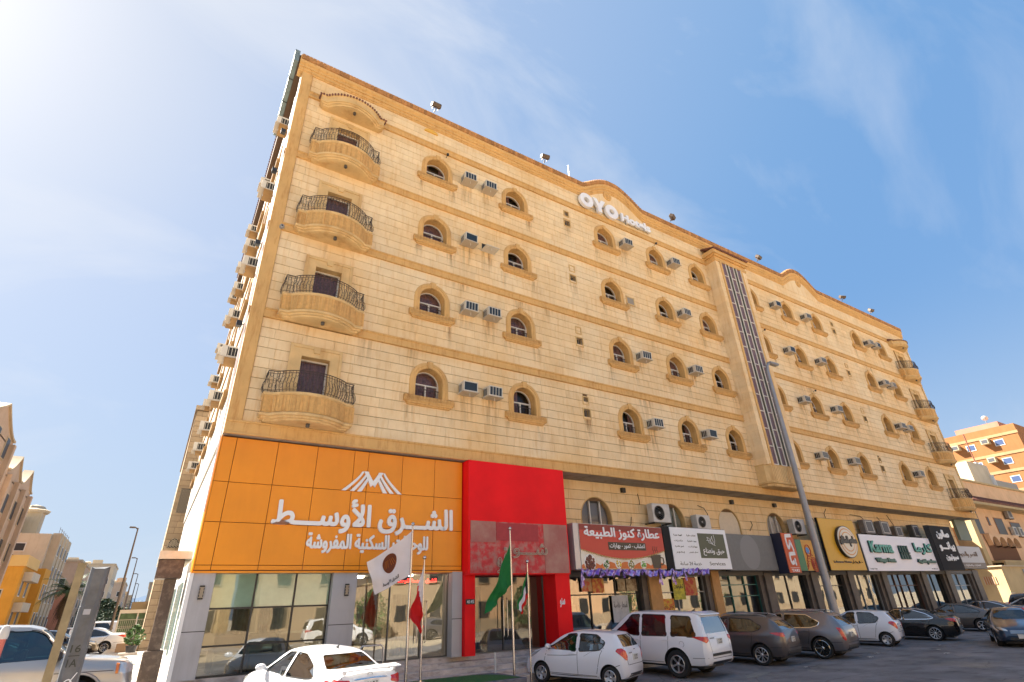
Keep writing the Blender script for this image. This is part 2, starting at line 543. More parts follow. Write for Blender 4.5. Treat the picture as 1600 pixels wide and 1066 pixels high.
_vo = N(_t, 'ShaderNodeTexVoronoi', feature='DISTANCE_TO_EDGE'); _vo.inputs['Scale'].default_value = 0.55; _t.links.new(_ad.outputs['Result'], _vo.inputs['Vector'])
_mr = N(_t, 'ShaderNodeMapRange'); _mr.inputs['From Min'].default_value = 0.0; _mr.inputs['From Max'].default_value = 0.012; _mr.inputs['To Min'].default_value = 0.68; _mr.inputs['To Max'].default_value = 1.0; _t.links.new(_vo.outputs['Distance'], _mr.inputs['Value'])
_n2 = N(_t, 'ShaderNodeTexNoise'); _n2.inputs['Scale'].default_value = 0.9; _n2.inputs['Detail'].default_value = 3; _t.links.new(_g.outputs['Position'], _n2.inputs['Vector'])
_m2 = N(_t, 'ShaderNodeMapRange'); _m2.inputs['From Min'].default_value = 0.60; _m2.inputs['From Max'].default_value = 0.72; _m2.inputs['To Min'].default_value = 1.0; _m2.inputs['To Max'].default_value = 0.55; _t.links.new(_n2.outputs['Fac'], _m2.inputs['Value'])
_mm = N(_t, 'ShaderNodeMath', operation='MULTIPLY'); _t.links.new(_mr.outputs[0], _mm.inputs[0]); _t.links.new(_m2.outputs[0], _mm.inputs[1])
_sc = N(_t, 'ShaderNodeVectorMath', operation='SCALE'); _src = _b.inputs['Base Color'].links[0].from_socket; _t.links.new(_src, _sc.inputs[0]); _t.links.new(_mm.outputs[0], _sc.inputs['Scale']); _t.links.new(_sc.outputs[0], _b.inputs['Base Color'])
DIRT = mat('dusty_ground', (0.36, 0.30, 0.22), 0.95, var=0.2, scale=0.5, coord='World')
PAVE = mat('pavement_tile', (0.44, 0.38, 0.32), 0.85, var=0.12, scale=3, island=0.12, bump=0.2, coord='World', stain_amt=.5, stain=(.6,.55,.5), stain_scale=(1,1,1))
KERB = mat('kerb_stone', (0.46, 0.43, 0.38), 0.85, var=0.15, scale=5)
def axis_pts(lo, hi, c0, c1, fine, n):
    a = [lo+(c0-lo)*(i/n)**.6 for i in range(n)]
    b = []; x = c0
    while x < c1: b.append(x); x += fine
    return a + b + [c1+(hi-c1)*(i/n)**1.8 for i in range(n+1)]
gxs = axis_pts(-900, 1200, -30, 70, 1.0, 7); gys = axis_pts(-600, 1500, -30, 45, 1.0, 7)
mb = MB()
mb.v = [(x, y, gz(x, y)) for y in gys for x in gxs]
nx = len(gxs)
mb.f = [(j*nx+i, j*nx+i+1, (j+1)*nx+i+1, (j+1)*nx+i) for j in range(len(gys)-1) for i in range(nx-1)]
mb.m = [0]*len(mb.f)
struct(mb.obj('ground', ASPH, smooth=180))
# raised pavement and steps in front of the shops
def stepped(name, x0, x1, y0, y1, z0, z1, m): return struct(MB().box(x0, x1, y0, y1, z0, z1).obj(name, m))
STEPM = mat('step_marble', (0.50, 0.43, 0.39), 0.55, var=0.25, scale=2.5, stain=(.5,.42,.38), stain_amt=.8, stain_scale=(.6,.6,2), coord='World')
for i in range(4):
    struct(MB().bbox(0.9, 13.5, 16.72+.30*i, 17.02+.30*i+.02, -.2, .32+.145*i, .012).obj('entrance_step', STEPM))
struct(MB().box(.9, 13.5, 17.93, 38, -.2, .90).obj('entrance_platform', STEPM))
q = MB(); y = 16.2
struct(MB().box(13.5, 57.5, 16.9, 38, -.2, .55).obj('pavement', PAVE))
pv = MB()
for i in range(90):
    for j in range(3):
        pv.box(13.52+.49*i, 13.52+.49*i+.48, 16.92+.49*j, 16.92+.49*j+.48, .552, .562)
stuff(pv.obj('paving_slabs', PAVE), 'pale square paving slabs laid along the shopfronts', 'paving')
struct(MB().bbox(13.5, 57.5, 16.72, 16.9, -.2, .53, .03).obj('kerb', KERB))
# pavement of the side street, bright in the sun
struct(MB().box(-1.3, 0.9, 18.6, 90, -.2, .78).obj('side_pavement', PAVE))
struct(MB().bbox(-1.5, -1.3, 18.4, 90, -.2, .76, .03).obj('kerb', KERB))
struct(MB().box(-1.3, 0.9, 18.4, 18.6, -.2, .76).obj('kerb', KERB))
# worn patches and paint scraps on the road
for i, (x, y, a, b, rot) in enumerate(((17.5, 13.0, .9, .28, .3), (21.0, 13.9, .5, .16, .1), (14.9, 14.2, .5, .3, .5), (24.5, 12.2, .7, .12, -.2), (19.5, 12.2, .35, .14, .9))):
    n = 14; pts = []
    for k in range(n):
        r = 1+.35*random.uniform(-1, 1); t = 2*pi*k/n
        px, py = a*r*cos(t), b*r*sin(t)
        pts.append((x+px*cos(rot)-py*sin(rot), y+px*sin(rot)+py*cos(rot), .004+gz(x, y)))
    q = MB(); q.add(pts, [tuple(range(n))])
    o = q.obj('road_paint', mat('worn_paint', (0.21, 0.205, 0.19), 0.9, var=.3, scale=8))
    struct(o)
gr = MB(); rnd = random.Random(3)
for i in range(420):
    cx_, cy_ = ((26.5, 13.6), (30.5, 12.6), (33.0, 12.9), (18.0, 12.6))[i % 4]
    x = cx_+rnd.gauss(0, 1.3); y = cy_+rnd.gauss(0, .28); s = rnd.uniform(.006, .022)
    z = gz(x, y)
    a = rnd.uniform(0, 3.1)
    gr.add([(x+s*cos(a), y+s*sin(a), z), (x+s*cos(a+2.1), y+s*sin(a+2.1), z), (x+s*cos(a+4.2), y+s*sin(a+4.2), z), (x, y, z+s*.7)], [(0,1,3),(1,2,3),(2,0,3)])
stuff(gr.obj('gravel', mat('grit', (0.21, 0.19, 0.155), 0.9, island=.3)), 'loose grit and crumbs scattered on the asphalt', 'gravel')

# unseen pale ground behind the camera, added to bounce sunlight onto the facade
q = MB(); q.quad((-900, -600, .006), (1200, -600, .006), (1200, -3.5, .006), (-900, -3.5, .006)); struct(q.obj('bounce_ground', mat('pale_bounce_ground', (0.50, 0.41, 0.29), 0.95, var=0.15, scale=0.4, coord='World')))

# scraps of litter and pale pebbles on the asphalt
for i, (x, y) in enumerate(((27.5, 11.4), (31.2, 13.1), (24.6, 12.9), (36.5, 12.6), (20.2, 12.9), (29.0, 12.3), (26.2, 13.4))):
    q = MB(); r_ = random.Random(i); s_ = r_.uniform(.05, .12)
    q.grid(lambda u, v: (x+s_*(u-.5)*2+.02*sin(v*7+i), y+s_*(v-.5)*1.4, gz(x, y)+.006+.03*abs(sin(u*5+v*4+i))), 5, 4)
    o = q.obj('litter', mat('litter_paper', (.52, .50, .46), .8), smooth=180)
    tag(o, ('crumpled pale scrap lying out on the open asphalt', 'pale scrap behind the second white hatchback', 'pale scrap behind the grey crossover', 'pale scrap on the road before the dark blue sedan', 'pale scrap behind the bronze crossover', 'small pale scrap between the parked row and the open road', 'pale scrap by the grey crossover rear wheel')[i], 'litter', 'scraps on the road')
# ------------------------------------------------------------------ palette
STONE = mat('limestone_cladding', (0.84, 0.665, 0.42), 0.82, var=0.05, scale=2.2, island=0.05, big=((0.93, 0.82, 0.66), 0.35), bump=0.25, bscale=30,
            stain=(0.80, 0.62, 0.42), stain_amt=0.55, stain_scale=(1.0, 1.0, 0.13), spec=0.25, coord='World')
JOINT = mat('stone_joint', (0.16, 0.10, 0.055), 0.95, spec=0.1)
TRIM = mat('ochre_trim_stone', (0.66, 0.40, 0.15), 0.75, var=0.10, scale=1.1, bump=0.2, bscale=25, stain=(0.68, 0.50, 0.34), stain_amt=0.6,
           stain_scale=(1.4, 1.4, 0.22), spec=0.3, coord='World')
TRIM2 = mat('pale_trim_stone', (0.68, 0.47, 0.22), 0.75, var=0.12, scale=2, bump=0.15, stain=(0.70, 0.52, 0.36), stain_amt=0.7, spec=0.3, coord='World')
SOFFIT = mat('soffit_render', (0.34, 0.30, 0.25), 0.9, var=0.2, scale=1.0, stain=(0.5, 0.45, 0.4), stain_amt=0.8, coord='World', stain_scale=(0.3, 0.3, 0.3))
WHITEF = mat('white_frame', (0.62, 0.60, 0.56), 0.45)
IRON = mat('wrought_iron', (0.075, 0.050, 0.038), 0.55, metal=0.3)
CURT = mat('plum_curtain', (0.165, 0.088, 0.085), 0.85, var=0.35, scale=9)
DARKG = mat('dark_glass', (0.02, 0.022, 0.026), 0.06, spec=0.8)
WGLASS = glass('window_glass', (0.88, 0.86, 0.86), 0.02, 0.03, top=0.3)
ROOFM = mat('roof_screed', (0.45, 0.41, 0.36), 0.9, var=0.15)
TERRA = mat('terracotta_tile', (0.17, 0.065, 0.042), 0.7, var=0.25, scale=12, island=0.2)
DARKIN = mat('dark_interior', (0.03, 0.028, 0.026), 0.9)
FACEY = 17.5
GY0 = 18.6
XL, XR = 0.87, 55.6
P = 3.7
WCOLS = [7.47, 11.89, 18.07, 22.21, 26.0, 31.65, 35.94, 39.85, 45.75, 50.0]
VENTX = [15.32, 42.37]
DOORX = [3.2, 53.3]

hotel = thing('hotel_building', 'long six storey hotel clad in yellow limestone, with arched windows and bowed corner balconies', 'hotel', (28, 17.5, 0.9))

# ---- body of the upper floors and parapet
def hole_wall(name, y, x0, x1, z0, z1, holes, m, parent, t=0.03):
    xs = sorted({x0, x1} | {h[0] for h in holes} | {h[1] for h in holes})
    zs = sorted({z0, z1} | {h[2] for h in holes} | {h[3] for h in holes})
    mb = MB()
    for i in range(len(xs)-1):
        for j in range(len(zs)-1):
            cx_, cz_ = (xs[i]+xs[i+1])/2, (zs[j]+zs[j+1])/2
            if any(h[0] < cx_ < h[1] and h[2] < cz_ < h[3] for h in holes): continue
            mb.quad((xs[i], y, zs[j]), (xs[i+1], y, zs[j]), (xs[i+1], y, zs[j+1]), (xs[i], y, zs[j+1]))
    return mb.obj(name, m, parent)
holes = []
for k in range(4):
    for x in WCOLS: holes.append((x-.56, x+.56, 9.5+P*k, 10.68+P*k))
    for x in DOORX: holes.append((x-.48, x+.48, 8.3+P*k, 10.22+P*k))
    for x in VENTX:
        holes.append((x-.19, x+.19, 9.84+P*k, 10.28+P*k)); holes.append((x-.14, x+.14, 10.54+P*k, 10.86+P*k))
hole_wall('wall', FACEY+.03, XL, XR, 7.26, 24.7, holes, JOINT, hotel)
mb = MB(); mb.box(XL+.3, XR-.25, FACEY+.9, 37.9, 7.35, 24.2); mb.box(XL, XL+.3, FACEY+.04, 38, 7.35, 24.7); mb.box(XR-.25, XR, FACEY+.04, 38, 7.35, 24.7); mb.box(52.98, 53.25, GY0+.04, 38, 0, 7.25)
mb.box(XL+.3, XR-.25, FACEY+.04, FACEY+.3, 24.1, 24.6)
mb.obj('wall', mat('side_render', (0.50, 0.46, 0.40), 0.85, var=0.06, stain_amt=0.3), hotel)
MB().box(XL+.3, XR-.25, FACEY+.04, FACEY+.9, 24.0, 24.1).obj('roof', ROOFM, hotel)

def arch_w(z, spring, r):
    if z <= spring: return r
    d = r*r-(z-spring)**2
    return sqrt(d) if d > 0 else 0.0
class Ex:
    """an opening the stones go round"""
    def __init__(s, xc, z0, z1, w, spring=None):
        s.xc, s.z0, s.z1, s.w, s.spring = xc, z0, z1, w, spring
    def hw(s, z):
        if z < s.z0-1e-6 or z > s.z1+1e-6: return 0.0
        return arch_w(z, s.spring, s.w) if s.spring is not None else s.w
STONES = []   # (dist, poly, y)
def stone_rows(y, x0, x1, edges, exs, jt=0.016, lens=(0.9, 1.1, 1.35)):
    for r in range(len(edges)-1):
        z0, z1 = edges[r]+jt/2, edges[r+1]-jt/2
        ex = sorted([e for e in exs if e.z1 > z0+.03 and e.z0 < z1-.03], key=lambda e: e.xc)
        zs = [z0, z0+(z1-z0)*.33, z0+(z1-z0)*.66, z1]
        ap = [e.z1 for e in exs if e.spring is not None and z0 < e.z1 < z1]
        if ap: zs = sorted(set([round(z0+(min(ap)-z0)*(1-(1-i/5)**2), 4) for i in range(6)]+[z1]))
        bounds = []
        left = [(x0, z) for z in zs]
        for e in ex:
            zz = zs
            if e.spring is None and (e.z0 > z0 or e.z1 < z1):
                f = 1 if (min(e.z1, z1)-max(e.z0, z0)) > .5*(z1-z0) else 0
                if not f: continue
                rightp = [(e.xc-e.w, z) for z in zs]; nl = [(e.xc+e.w, z) for z in zs]
            else:
                rightp = [(e.xc-e.hw(z)-.0, z) for z in zs]; nl = [(e.xc+e.hw(z), z) for z in zs]
            bounds.append((left, rightp)); left = nl
        bounds.append((left, [(x1, z) for z in zs]))
        off = random.random()*.6
        for L, R_ in bounds:
            a = max(p[0] for p in L); b = min(p[0] for p in R_)
            la = L if max(p[0] for p in L)-min(p[0] for p in L) > .004 else [L[0], L[-1]]
            rb = R_ if max(p[0] for p in R_)-min(p[0] for p in R_) > .004 else [R_[0], R_[-1]]
            js = []; x = a + (off if off > .25 else .4)
            while x < b-.22:
                js.append(x); x += random.choice(lens)
            prev = la
            for j in js+[None]:
                if j is None: cur = rb
                else: cur = [(j-.0015, z0), (j-.0015, z1)]
                poly = prev + list(reversed(cur))
                # poly order: left bottom->top then right top->bottom
                if min(p[0] for p in cur)-max(p[0] for p in prev) > -.9 and abs(poly_area(poly)) > .01:
                    cx_ = sum(p[0] for p in poly)/len(poly)
                    STONES.append((sqrt(cx_**2+y*y+((z0+z1)/2-CAM_H)**2), poly, y))
                if j is not None: prev = [(j+.0015, z0), (j+.0015, z1)]
wex = []
for k in range(4):
    o = P*k
    for x in WCOLS: wex.append(Ex(x, 9.3+o, 10.86+o, .72, 10.14+o))
    for x in DOORX: wex.append(Ex(x, 8.3+o, 10.44+o, .72))
    for x in VENTX: wex.append(Ex(x, 9.84+o, 10.28+o, .19)); wex.append(Ex(x, 10.54+o, 10.86+o, .14))
wex.append(Ex(28.8, 7.6, 23.3, 1.58))
e1 = [7.70+.37*i for i in range(11)]
stone_rows(FACEY, 1.31, XR-.25, e1, wex)
for k in range(3):
    z0 = 11.78+P*k+(.02*k)
    z1 = z0+3.34 if k < 2 else 22.40
    stone_rows(FACEY, 1.31, XR-.25, [z0+(z1-z0)*i/9 for i in range(10)], wex)
stone_rows(FACEY, 1.31, XR-.25, [22.75+.3833*i for i in range(4)], wex)

# ---- mezzanine wall above the shops
GY = 18.6
MEZ = [16.24, 21.1, 25.45, 29.6, 34.3, 39.0, 46.5]
mex = [Ex(x, 4.6, 6.56, .88, 5.68) for x in MEZ[:4]]
hole_wall('wall', GY+.03, 13.3, 53.2, 3.45, 7.3, [(x-.86, x+.86, 4.6, 6.40) for x in MEZ[:4]], JOINT, hotel)
stone_rows(GY, 13.3, 53.25, [3.45+.4233*i for i in range(10)], mex)

STONES.sort(key=lambda s: s[0])
def stone_mesh(poly, y, mb, c=0.006):
    n = len(poly)
    xs = [p[0] for p in poly]; zs = [p[1] for p in poly]
    cx_, cz_ = sum(xs)/n, sum(zs)/n
    w = max(xs)-min(xs); h = max(zs)-min(zs)
    inn = [(cx_+(p[0]-cx_)*(1-2*c/max(w, .1)), cz_+(p[1]-cz_)*(1-2*c/max(h, .1))) for p in poly]
    dy = random.uniform(-.004, .004)
    v = [(p[0], y+.03, p[1]) for p in poly] + [(p[0], y+.008+dy, p[1]) for p in poly] + [(p[0], y+dy, p[1]) for p in inn]
    f = [(i, (i+1) % n, n+(i+1) % n, n+i) for i in range(n)] + [(n+i, n+(i+1) % n, 2*n+(i+1) % n, 2*n+i) for i in range(n)]
    f.append(tuple(range(2*n, 3*n)))
    mb.add(v, f)
cache = {}
hp = wloc(hotel)
for d, poly, y in STONES[:298]:
    xs = [p[0] for p in poly]; zs = [p[1] for p in poly]
    cx_, cz_ = (min(xs)+max(xs))/2, (min(zs)+max(zs))/2
    key = (len(poly), round(max(xs)-min(xs), 3), round(max(zs)-min(zs), 3)) if len(poly) == 4 else None
    if key is None or key not in cache:
        q = MB(); stone_mesh([(p[0]-cx_, p[1]-cz_) for p in poly], 0, q)
        me = q.mesh('stone_block', STONE)
        if key: cache[key] = me
    else: me = cache[key]
    inst('stone_block', me, hotel, (cx_-hp.x, y-hp.y, cz_-hp.z))
q = MB()
for d, poly, y in STONES[298:]: stone_mesh(poly, y, q, .005)
stuff(q.obj('stone_cladding', STONE, hotel))

# ---- string courses
def band(z0, z1, x0, x1, d=.05):
    mb = MB(); y = FACEY
    n = max(1, int((x1-x0)/1.25)); step = (x1-x0)/n
    for i in range(n):
        a, b = x0+i*step+.002, x0+(i+1)*step-.002
        mb.prism([(y+.03, z0), (y-d-.03, z0), (y-d-.03, z0+.05), (y-d, z0+.07), (y-d, z1-.07), (y-d-.035, z1-.05), (y-d-.035, z1), (y+.03, z1)], b-a, 'x', a)
    return mb.obj('string_course', TRIM, hotel)
for k in range(3):
    z0 = 11.4+P*k+(.01*k)
    for a, b in ((1.3, 27.2), (30.4, XR-.02)): band(z0, z0+.34, a, b)
for a, b in ((1.3, 27.2), (30.4, XR-.02)): band(22.4, 22.74, a, b)
band(7.26, 7.69, XL+.0, XR, .06)
# corner strips
mb = MB()
mb.box(XL, 1.30, FACEY-.05, FACEY+.04, 7.70, 23.9); mb.obj('corner_strip', TRIM, hotel)
MB().box(XR-.24, XR, FACEY-.04, FACEY+.04, 7.70, 23.9).obj('corner_strip', TRIM2, hotel)
# soffit of the overhang
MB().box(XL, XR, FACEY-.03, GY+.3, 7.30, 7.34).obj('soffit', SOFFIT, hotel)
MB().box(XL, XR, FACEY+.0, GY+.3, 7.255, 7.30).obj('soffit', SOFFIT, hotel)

# ---- cornice with its two arched pediments and fluted top tiles
def ped(x):
    for a, b, h in ((16.75, 21.65, 1.12), (36.6, 41.4, 1.12)):
        if a < x < b:
            t = (x-a)/(b-a)
            s = sin(pi*t)
            e = min(t, 1-t)
            return h*min(1.0, (s**1.15)*1.02)
    return 0.0
xs = [XL-.2]
x = XL
while x < XR+.15:
    xs.append(x); x += .12 if (16.3 < x < 22 or 36.2 < x < 41.8) else 0.6
xs.append(XR+.15)
prof = [(FACEY+.3, 23.72), (FACEY-.04, 23.72), (FACEY-.05, 23.80), (FACEY-.085, 23.81), (FACEY-.085, 23.86), (FACEY-.045, 23.88), (FACEY-.05, 23.93), (FACEY-.06, 24.0), (FACEY-.10, 24.01), (FACEY-.11, 24.09), (FACEY-.055, 24.11), (FACEY-.06, 24.18), (FACEY-.13, 24.25), (FACEY-.15, 24.32), (FACEY-.15, 24.38),
        (FACEY-.10, 24.40), (FACEY-.13, 24.68), (FACEY-.08, 24.74), (FACEY+.3, 24.74)]
mb = MB()
v = []; f = []
for x in xs:
    dz = ped(x)
    for (y, z) in prof: v.append((x, y, z+dz if z > 24.0 or dz > 0 else z))
n = len(prof)
for i in range(len(xs)-1):
    for j in range(n): f.append((i*n+j, i*n+(j+1) % n, (i+1)*n+(j+1) % n, (i+1)*n+j))
f.append(tuple(range(n))); f.append(tuple(reversed(range((len(xs)-1)*n, len(xs)*n))))
mb.add(v, f); mb.obj('cornice', TRIM, hotel)
mb = MB(); x = XL-.15
while x < XR+.1:
    dz = ped(x+.09)
    mb.add(*((lambda a, b, z: ([(a, FACEY-.10, z), (b, FACEY-.10, z), (b, FACEY-.15, z+.02), (a, FACEY-.15, z+.02), (a, FACEY-.175, z+.28), (b, FACEY-.175, z+.28), (b, FACEY-.04, z+.345), (a, FACEY-.04, z+.345)],
          [(0,1,2,3),(3,2,5,4),(4,5,6,7),(0,3,4,7),(1,6,5,2)]))(x, x+.138, 24.43+dz)))
    x += .15
stuff(mb.obj('cornice_tile', mat('rusty_tile', (0.42, 0.20, 0.065), 0.8, var=.2, scale=3, island=.22, coord='World'), hotel))
# wall under the pediments
for a, b in ((16.75, 21.65), (36.6, 41.4)):
    pts = [(a, 23.5), (b, 23.5)] + [(b-(b-a)*i/24, 23.95+ped(b-(b-a)*i/24)) for i in range(25)]
    MB().prism(pts, .25, 'y', FACEY-.02).obj('pediment', STONE, hotel)
for x, z in ((18.76, 24.62), (39.0, 24.62)):
    mb = MB(); mb.lathe([(0, -.03), (.2, -.03), (.24, -.07), (.30, -.07), (.33, 0.0)], 20, 'y', (x, FACEY-.02, z)); mb.lathe([(0, -.1), (.1, -.08), (.12, -.03)], 10, 'y', (x, FACEY-.02, z))
    for k in range(8): mb.lathe([(0, -.06), (.04, -.05), (.045, -.02)], 6, 'y', (x+.16*cos(k*pi/4), FACEY-.02, z+.16*sin(k*pi/4)))
    mb.obj('medallion', TRIM, hotel, smooth=40)
mb = MB()
mb.add([(7.04+.36*cos(t*pi/10)*1.0, FACEY-.06, 23.45+.2*sin(t*pi/10)) for t in range(11)] + [(7.04+.36*cos(t*pi/10), FACEY+.02, 23.45+.2*sin(t*pi/10)) for t in range(11)],
       [tuple(range(11))] + [(i, i+1, 12+i, 11+i) for i in range(10)] + [(10, 0, 11, 21)])
mb.obj('medallion', mat('amber_plaque', (0.75, 0.42, 0.06), 0.5), hotel)

# ---- arched windows
def u_path(w, spring, n=12):
    pts = [((-w, 0), (-1, 0))]
    pts.append(((-w, spring), (-1, 0)))
    for i in range(1, n):
        a = pi-pi*i/n
        pts.append(((w*cos(a), spring+w*sin(a)), (cos(a), sin(a))))
    pts.append(((w, spring), (1, 0))); pts.append(((w, 0), (1, 0)))
    return pts
def ring_mesh(w, spring, prof, n=12):
    U = u_path(w, spring, n); v = []; f = []; m = len(prof)
    for (p, d) in U:
        for (o, y) in prof: v.append((p[0]+d[0]*o, y, p[1]+d[1]*o))
    for i in range(len(U)-1):
        for j in range(m-1): f.append((i*m+j, i*m+j+1, (i+1)*m+j+1, (i+1)*m+j))
    f.append(tuple(range(m))); f.append(tuple(range((len(U)-1)*m, len(U)*m)))
    return v, f
def make_window(parent, loc, kind=0):
    w, sp = .56, .64
    mb = MB(); mb.add(*ring_mesh(w, sp, [(0, .50), (0, -.02), (.015, -.04), (.10, -.04), (.115, -.06), (.19, -.06), (.23, -.035), (.245, -.02), (.245, .03)]))
    mb.prism([(-.09, sp+w-.01), (.09, sp+w-.01), (.12, sp+w+.26), (-.12, sp+w+.26)], .10, 'y', -.085)
    mb.box(-w, w, -.02, .50, -.02, 0.0)
    r = mb.obj('window', TRIM, parent, local=True, smooth=35, loc=loc)
    s = MB()
    nt_ = 14; W = 1.02
    for i in range(nt_):
        a = -W+2*W*i/nt_+.006; b = -W+2*W*(i+1)/nt_-.006
        s.add([(a, 0, -.26), (b, 0, -.26), (b, -.13, -.27), (a, -.13, -.27), (a, -.155, -.24), (b, -.155, -.24), (b, -.165, -.08), (a, -.165, -.08), (a, -.15, -.03), (b, -.15, -.03), (b, 0, -.01), (a, 0, -.01)],
              [(0,1,2,3),(3,2,5,4),(4,5,7,6),(6,7,9,8),(8,9,10,11),(0,3,4,6,8,11),(1,10,9,7,5,2)])
    s.box(-W+.01, W-.01, -.135, 0.02, -.255, -.03)
    s.box(-.92, .92, -.12, .02, -.33, -.26); s.box(-.87, .87, -.08, .02, -.39, -.33)
    s.obj('sill', TRIM, r, local=True)
    fr = MB(); y0, y1 = .36, .42
    fr.add(*ring_mesh(w-.045, sp, [(0, y0), (0.044, y0), (.044, y1), (0, y1), (0, y0)]))
    fr.box(-w+.045, w-.045, y0, y1, 0, .05); fr.box(-w+.045, w-.045, y0-.01, y1, .60, .655); fr.box(-.03, .03, y0-.015, y1, .05, .6)
    fr.box(-w+.05, -w+.085, y0, y1, .05, .6); fr.box(w-.085, w-.05, y0, y1, .05, .6)
    fr.obj('window_frame', WHITEF, r, local=True)
    pa = MB(); pts = [(-w+.02, 0.02), (w-.02, 0.02)] + [((w-.02)*cos(pi*i/12), sp+(w-.02)*sin(pi*i/12)) for i in range(13)]
    pa.add([(p[0], .395, p[1]) for p in pts], [tuple(range(len(pts)))]); pa.obj('pane', WGLASS, r, local=True, fix=False)
    cu = MB()
    nn = 26
    if kind == 1:   # half drawn curtain
        xs_ = [(-w, -.05)]
    elif kind == 2: xs_ = [(-w, -.3), (.25, w)]
    else: xs_ = [(-w, w)]
    for a, b in xs_:
        cu.grid(lambda u, v, a=a, b=b: (a+(b-a)*u, .46+.022*sin(u*(b-a)*42)+.006*sin(u*13), .0+1.22*v), nn, 1)
    cu.obj('curtain', CURT, r, local=True, smooth=180)
    bk = MB(); bk.box(-w-.1, w+.1, .43, .85, -.1, 1.3)
    bk.v = bk.v; bk.f = [bk.f[4], bk.f[5], bk.f[3], bk.f[0], bk.f[1]] ; bk.m = bk.m[:5]
    bk.obj('room', DARKIN, r, local=True, fix=False)
    ra = MB()
    for i in range(6):
        x = -.50+1.0*i/5
        ra.tube([(x, .30, .02), (x, .30, .42)], .009, 4, False)
    ra.box(-.55, .55, .29, .31, .42, .445); ra.box(-.55, .55, .29, .31, .04, .055)
    for i in range(5):
        cx_ = -.4+.2*i
        ra.tube([(cx_+.07*cos(t*pi/4), .30, .22+.11*sin(t*pi/4)) for t in range(9)], .006, 3, False)
    ra.obj('railing', IRON, r, local=True)
    return r
protos = [make_window(hotel, (WCOLS[0]-hp.x, 0, 9.5-hp.z), k) for k in range(3)]
# the three prototypes take the first three places, everything else is a copy
place = [(x, k) for k in range(4) for x in WCOLS]
for i, (x, k) in enumerate(place):
    L = (x-hp.x, FACEY-hp.y, 9.5+P*k-hp.z)
    if i < 3: protos[i].location = L
    else: dup(protos[random.choice((0, 0, 1, 2, 0))], loc=L, parent=hotel)

# ---- vents
mb0 = MB(); mb0.add([(-.19,.25,0),(.19,.25,0),(.19,.25,.44),(-.19,.25,.44)],[(0,1,2,3)])
def vent(x, z, w, h, y=FACEY, louv=False):
    r = MB(); r.cur = 0
    t = .045
    r.box(x-w-t, x-w, y-.035, y+.25, z-t, z+h+t); r.box(x+w, x+w+t, y-.035, y+.25, z-t, z+h+t)
    r.box(x-w, x+w, y-.035, y+.25, z-t, z); r.box(x-w, x+w, y-.035, y+.25, z+h, z+h+t)
    o = r.obj('vent', TRIM2, hotel)
    q = MB(); q.quad((x-w, y+.2, z), (x+w, y+.2, z), (x+w, y+.2, z+h), (x-w, y+.2, z+h)); q.obj('vent_back', DARKIN, o)
    g = MB()
    if louv:
        for i in range(5): g.box(x-w, x+w, y+.05, y+.07, z+h*(i+.3)/5, z+h*(i+.3)/5+.02)
        g.box(x-.01, x+.01, y+.045, y+.06, z, z+h)
    else:
        g.box(x-.012, x+.012, y+.05, y+.08, z, z+h); g.box(x-w, x+w, y+.05, y+.08, z, z+.03); g.box(x-w, x+w, y+.05, y+.08, z+h-.03, z+h)
        g.box(x-w, x-w+.03, y+.05, y+.08, z, z+h); g.box(x+w-.03, x+w, y+.05, y+.08, z, z+h)
    g.obj('vent_grille', mat('vent_metal', (0.30, 0.24, 0.18), 0.6), o)
for k in range(4):
    for x in VENTX:
        vent(x, 9.84+P*k, .19, .44); vent(x, 10.54+P*k, .14, .32, louv=True)

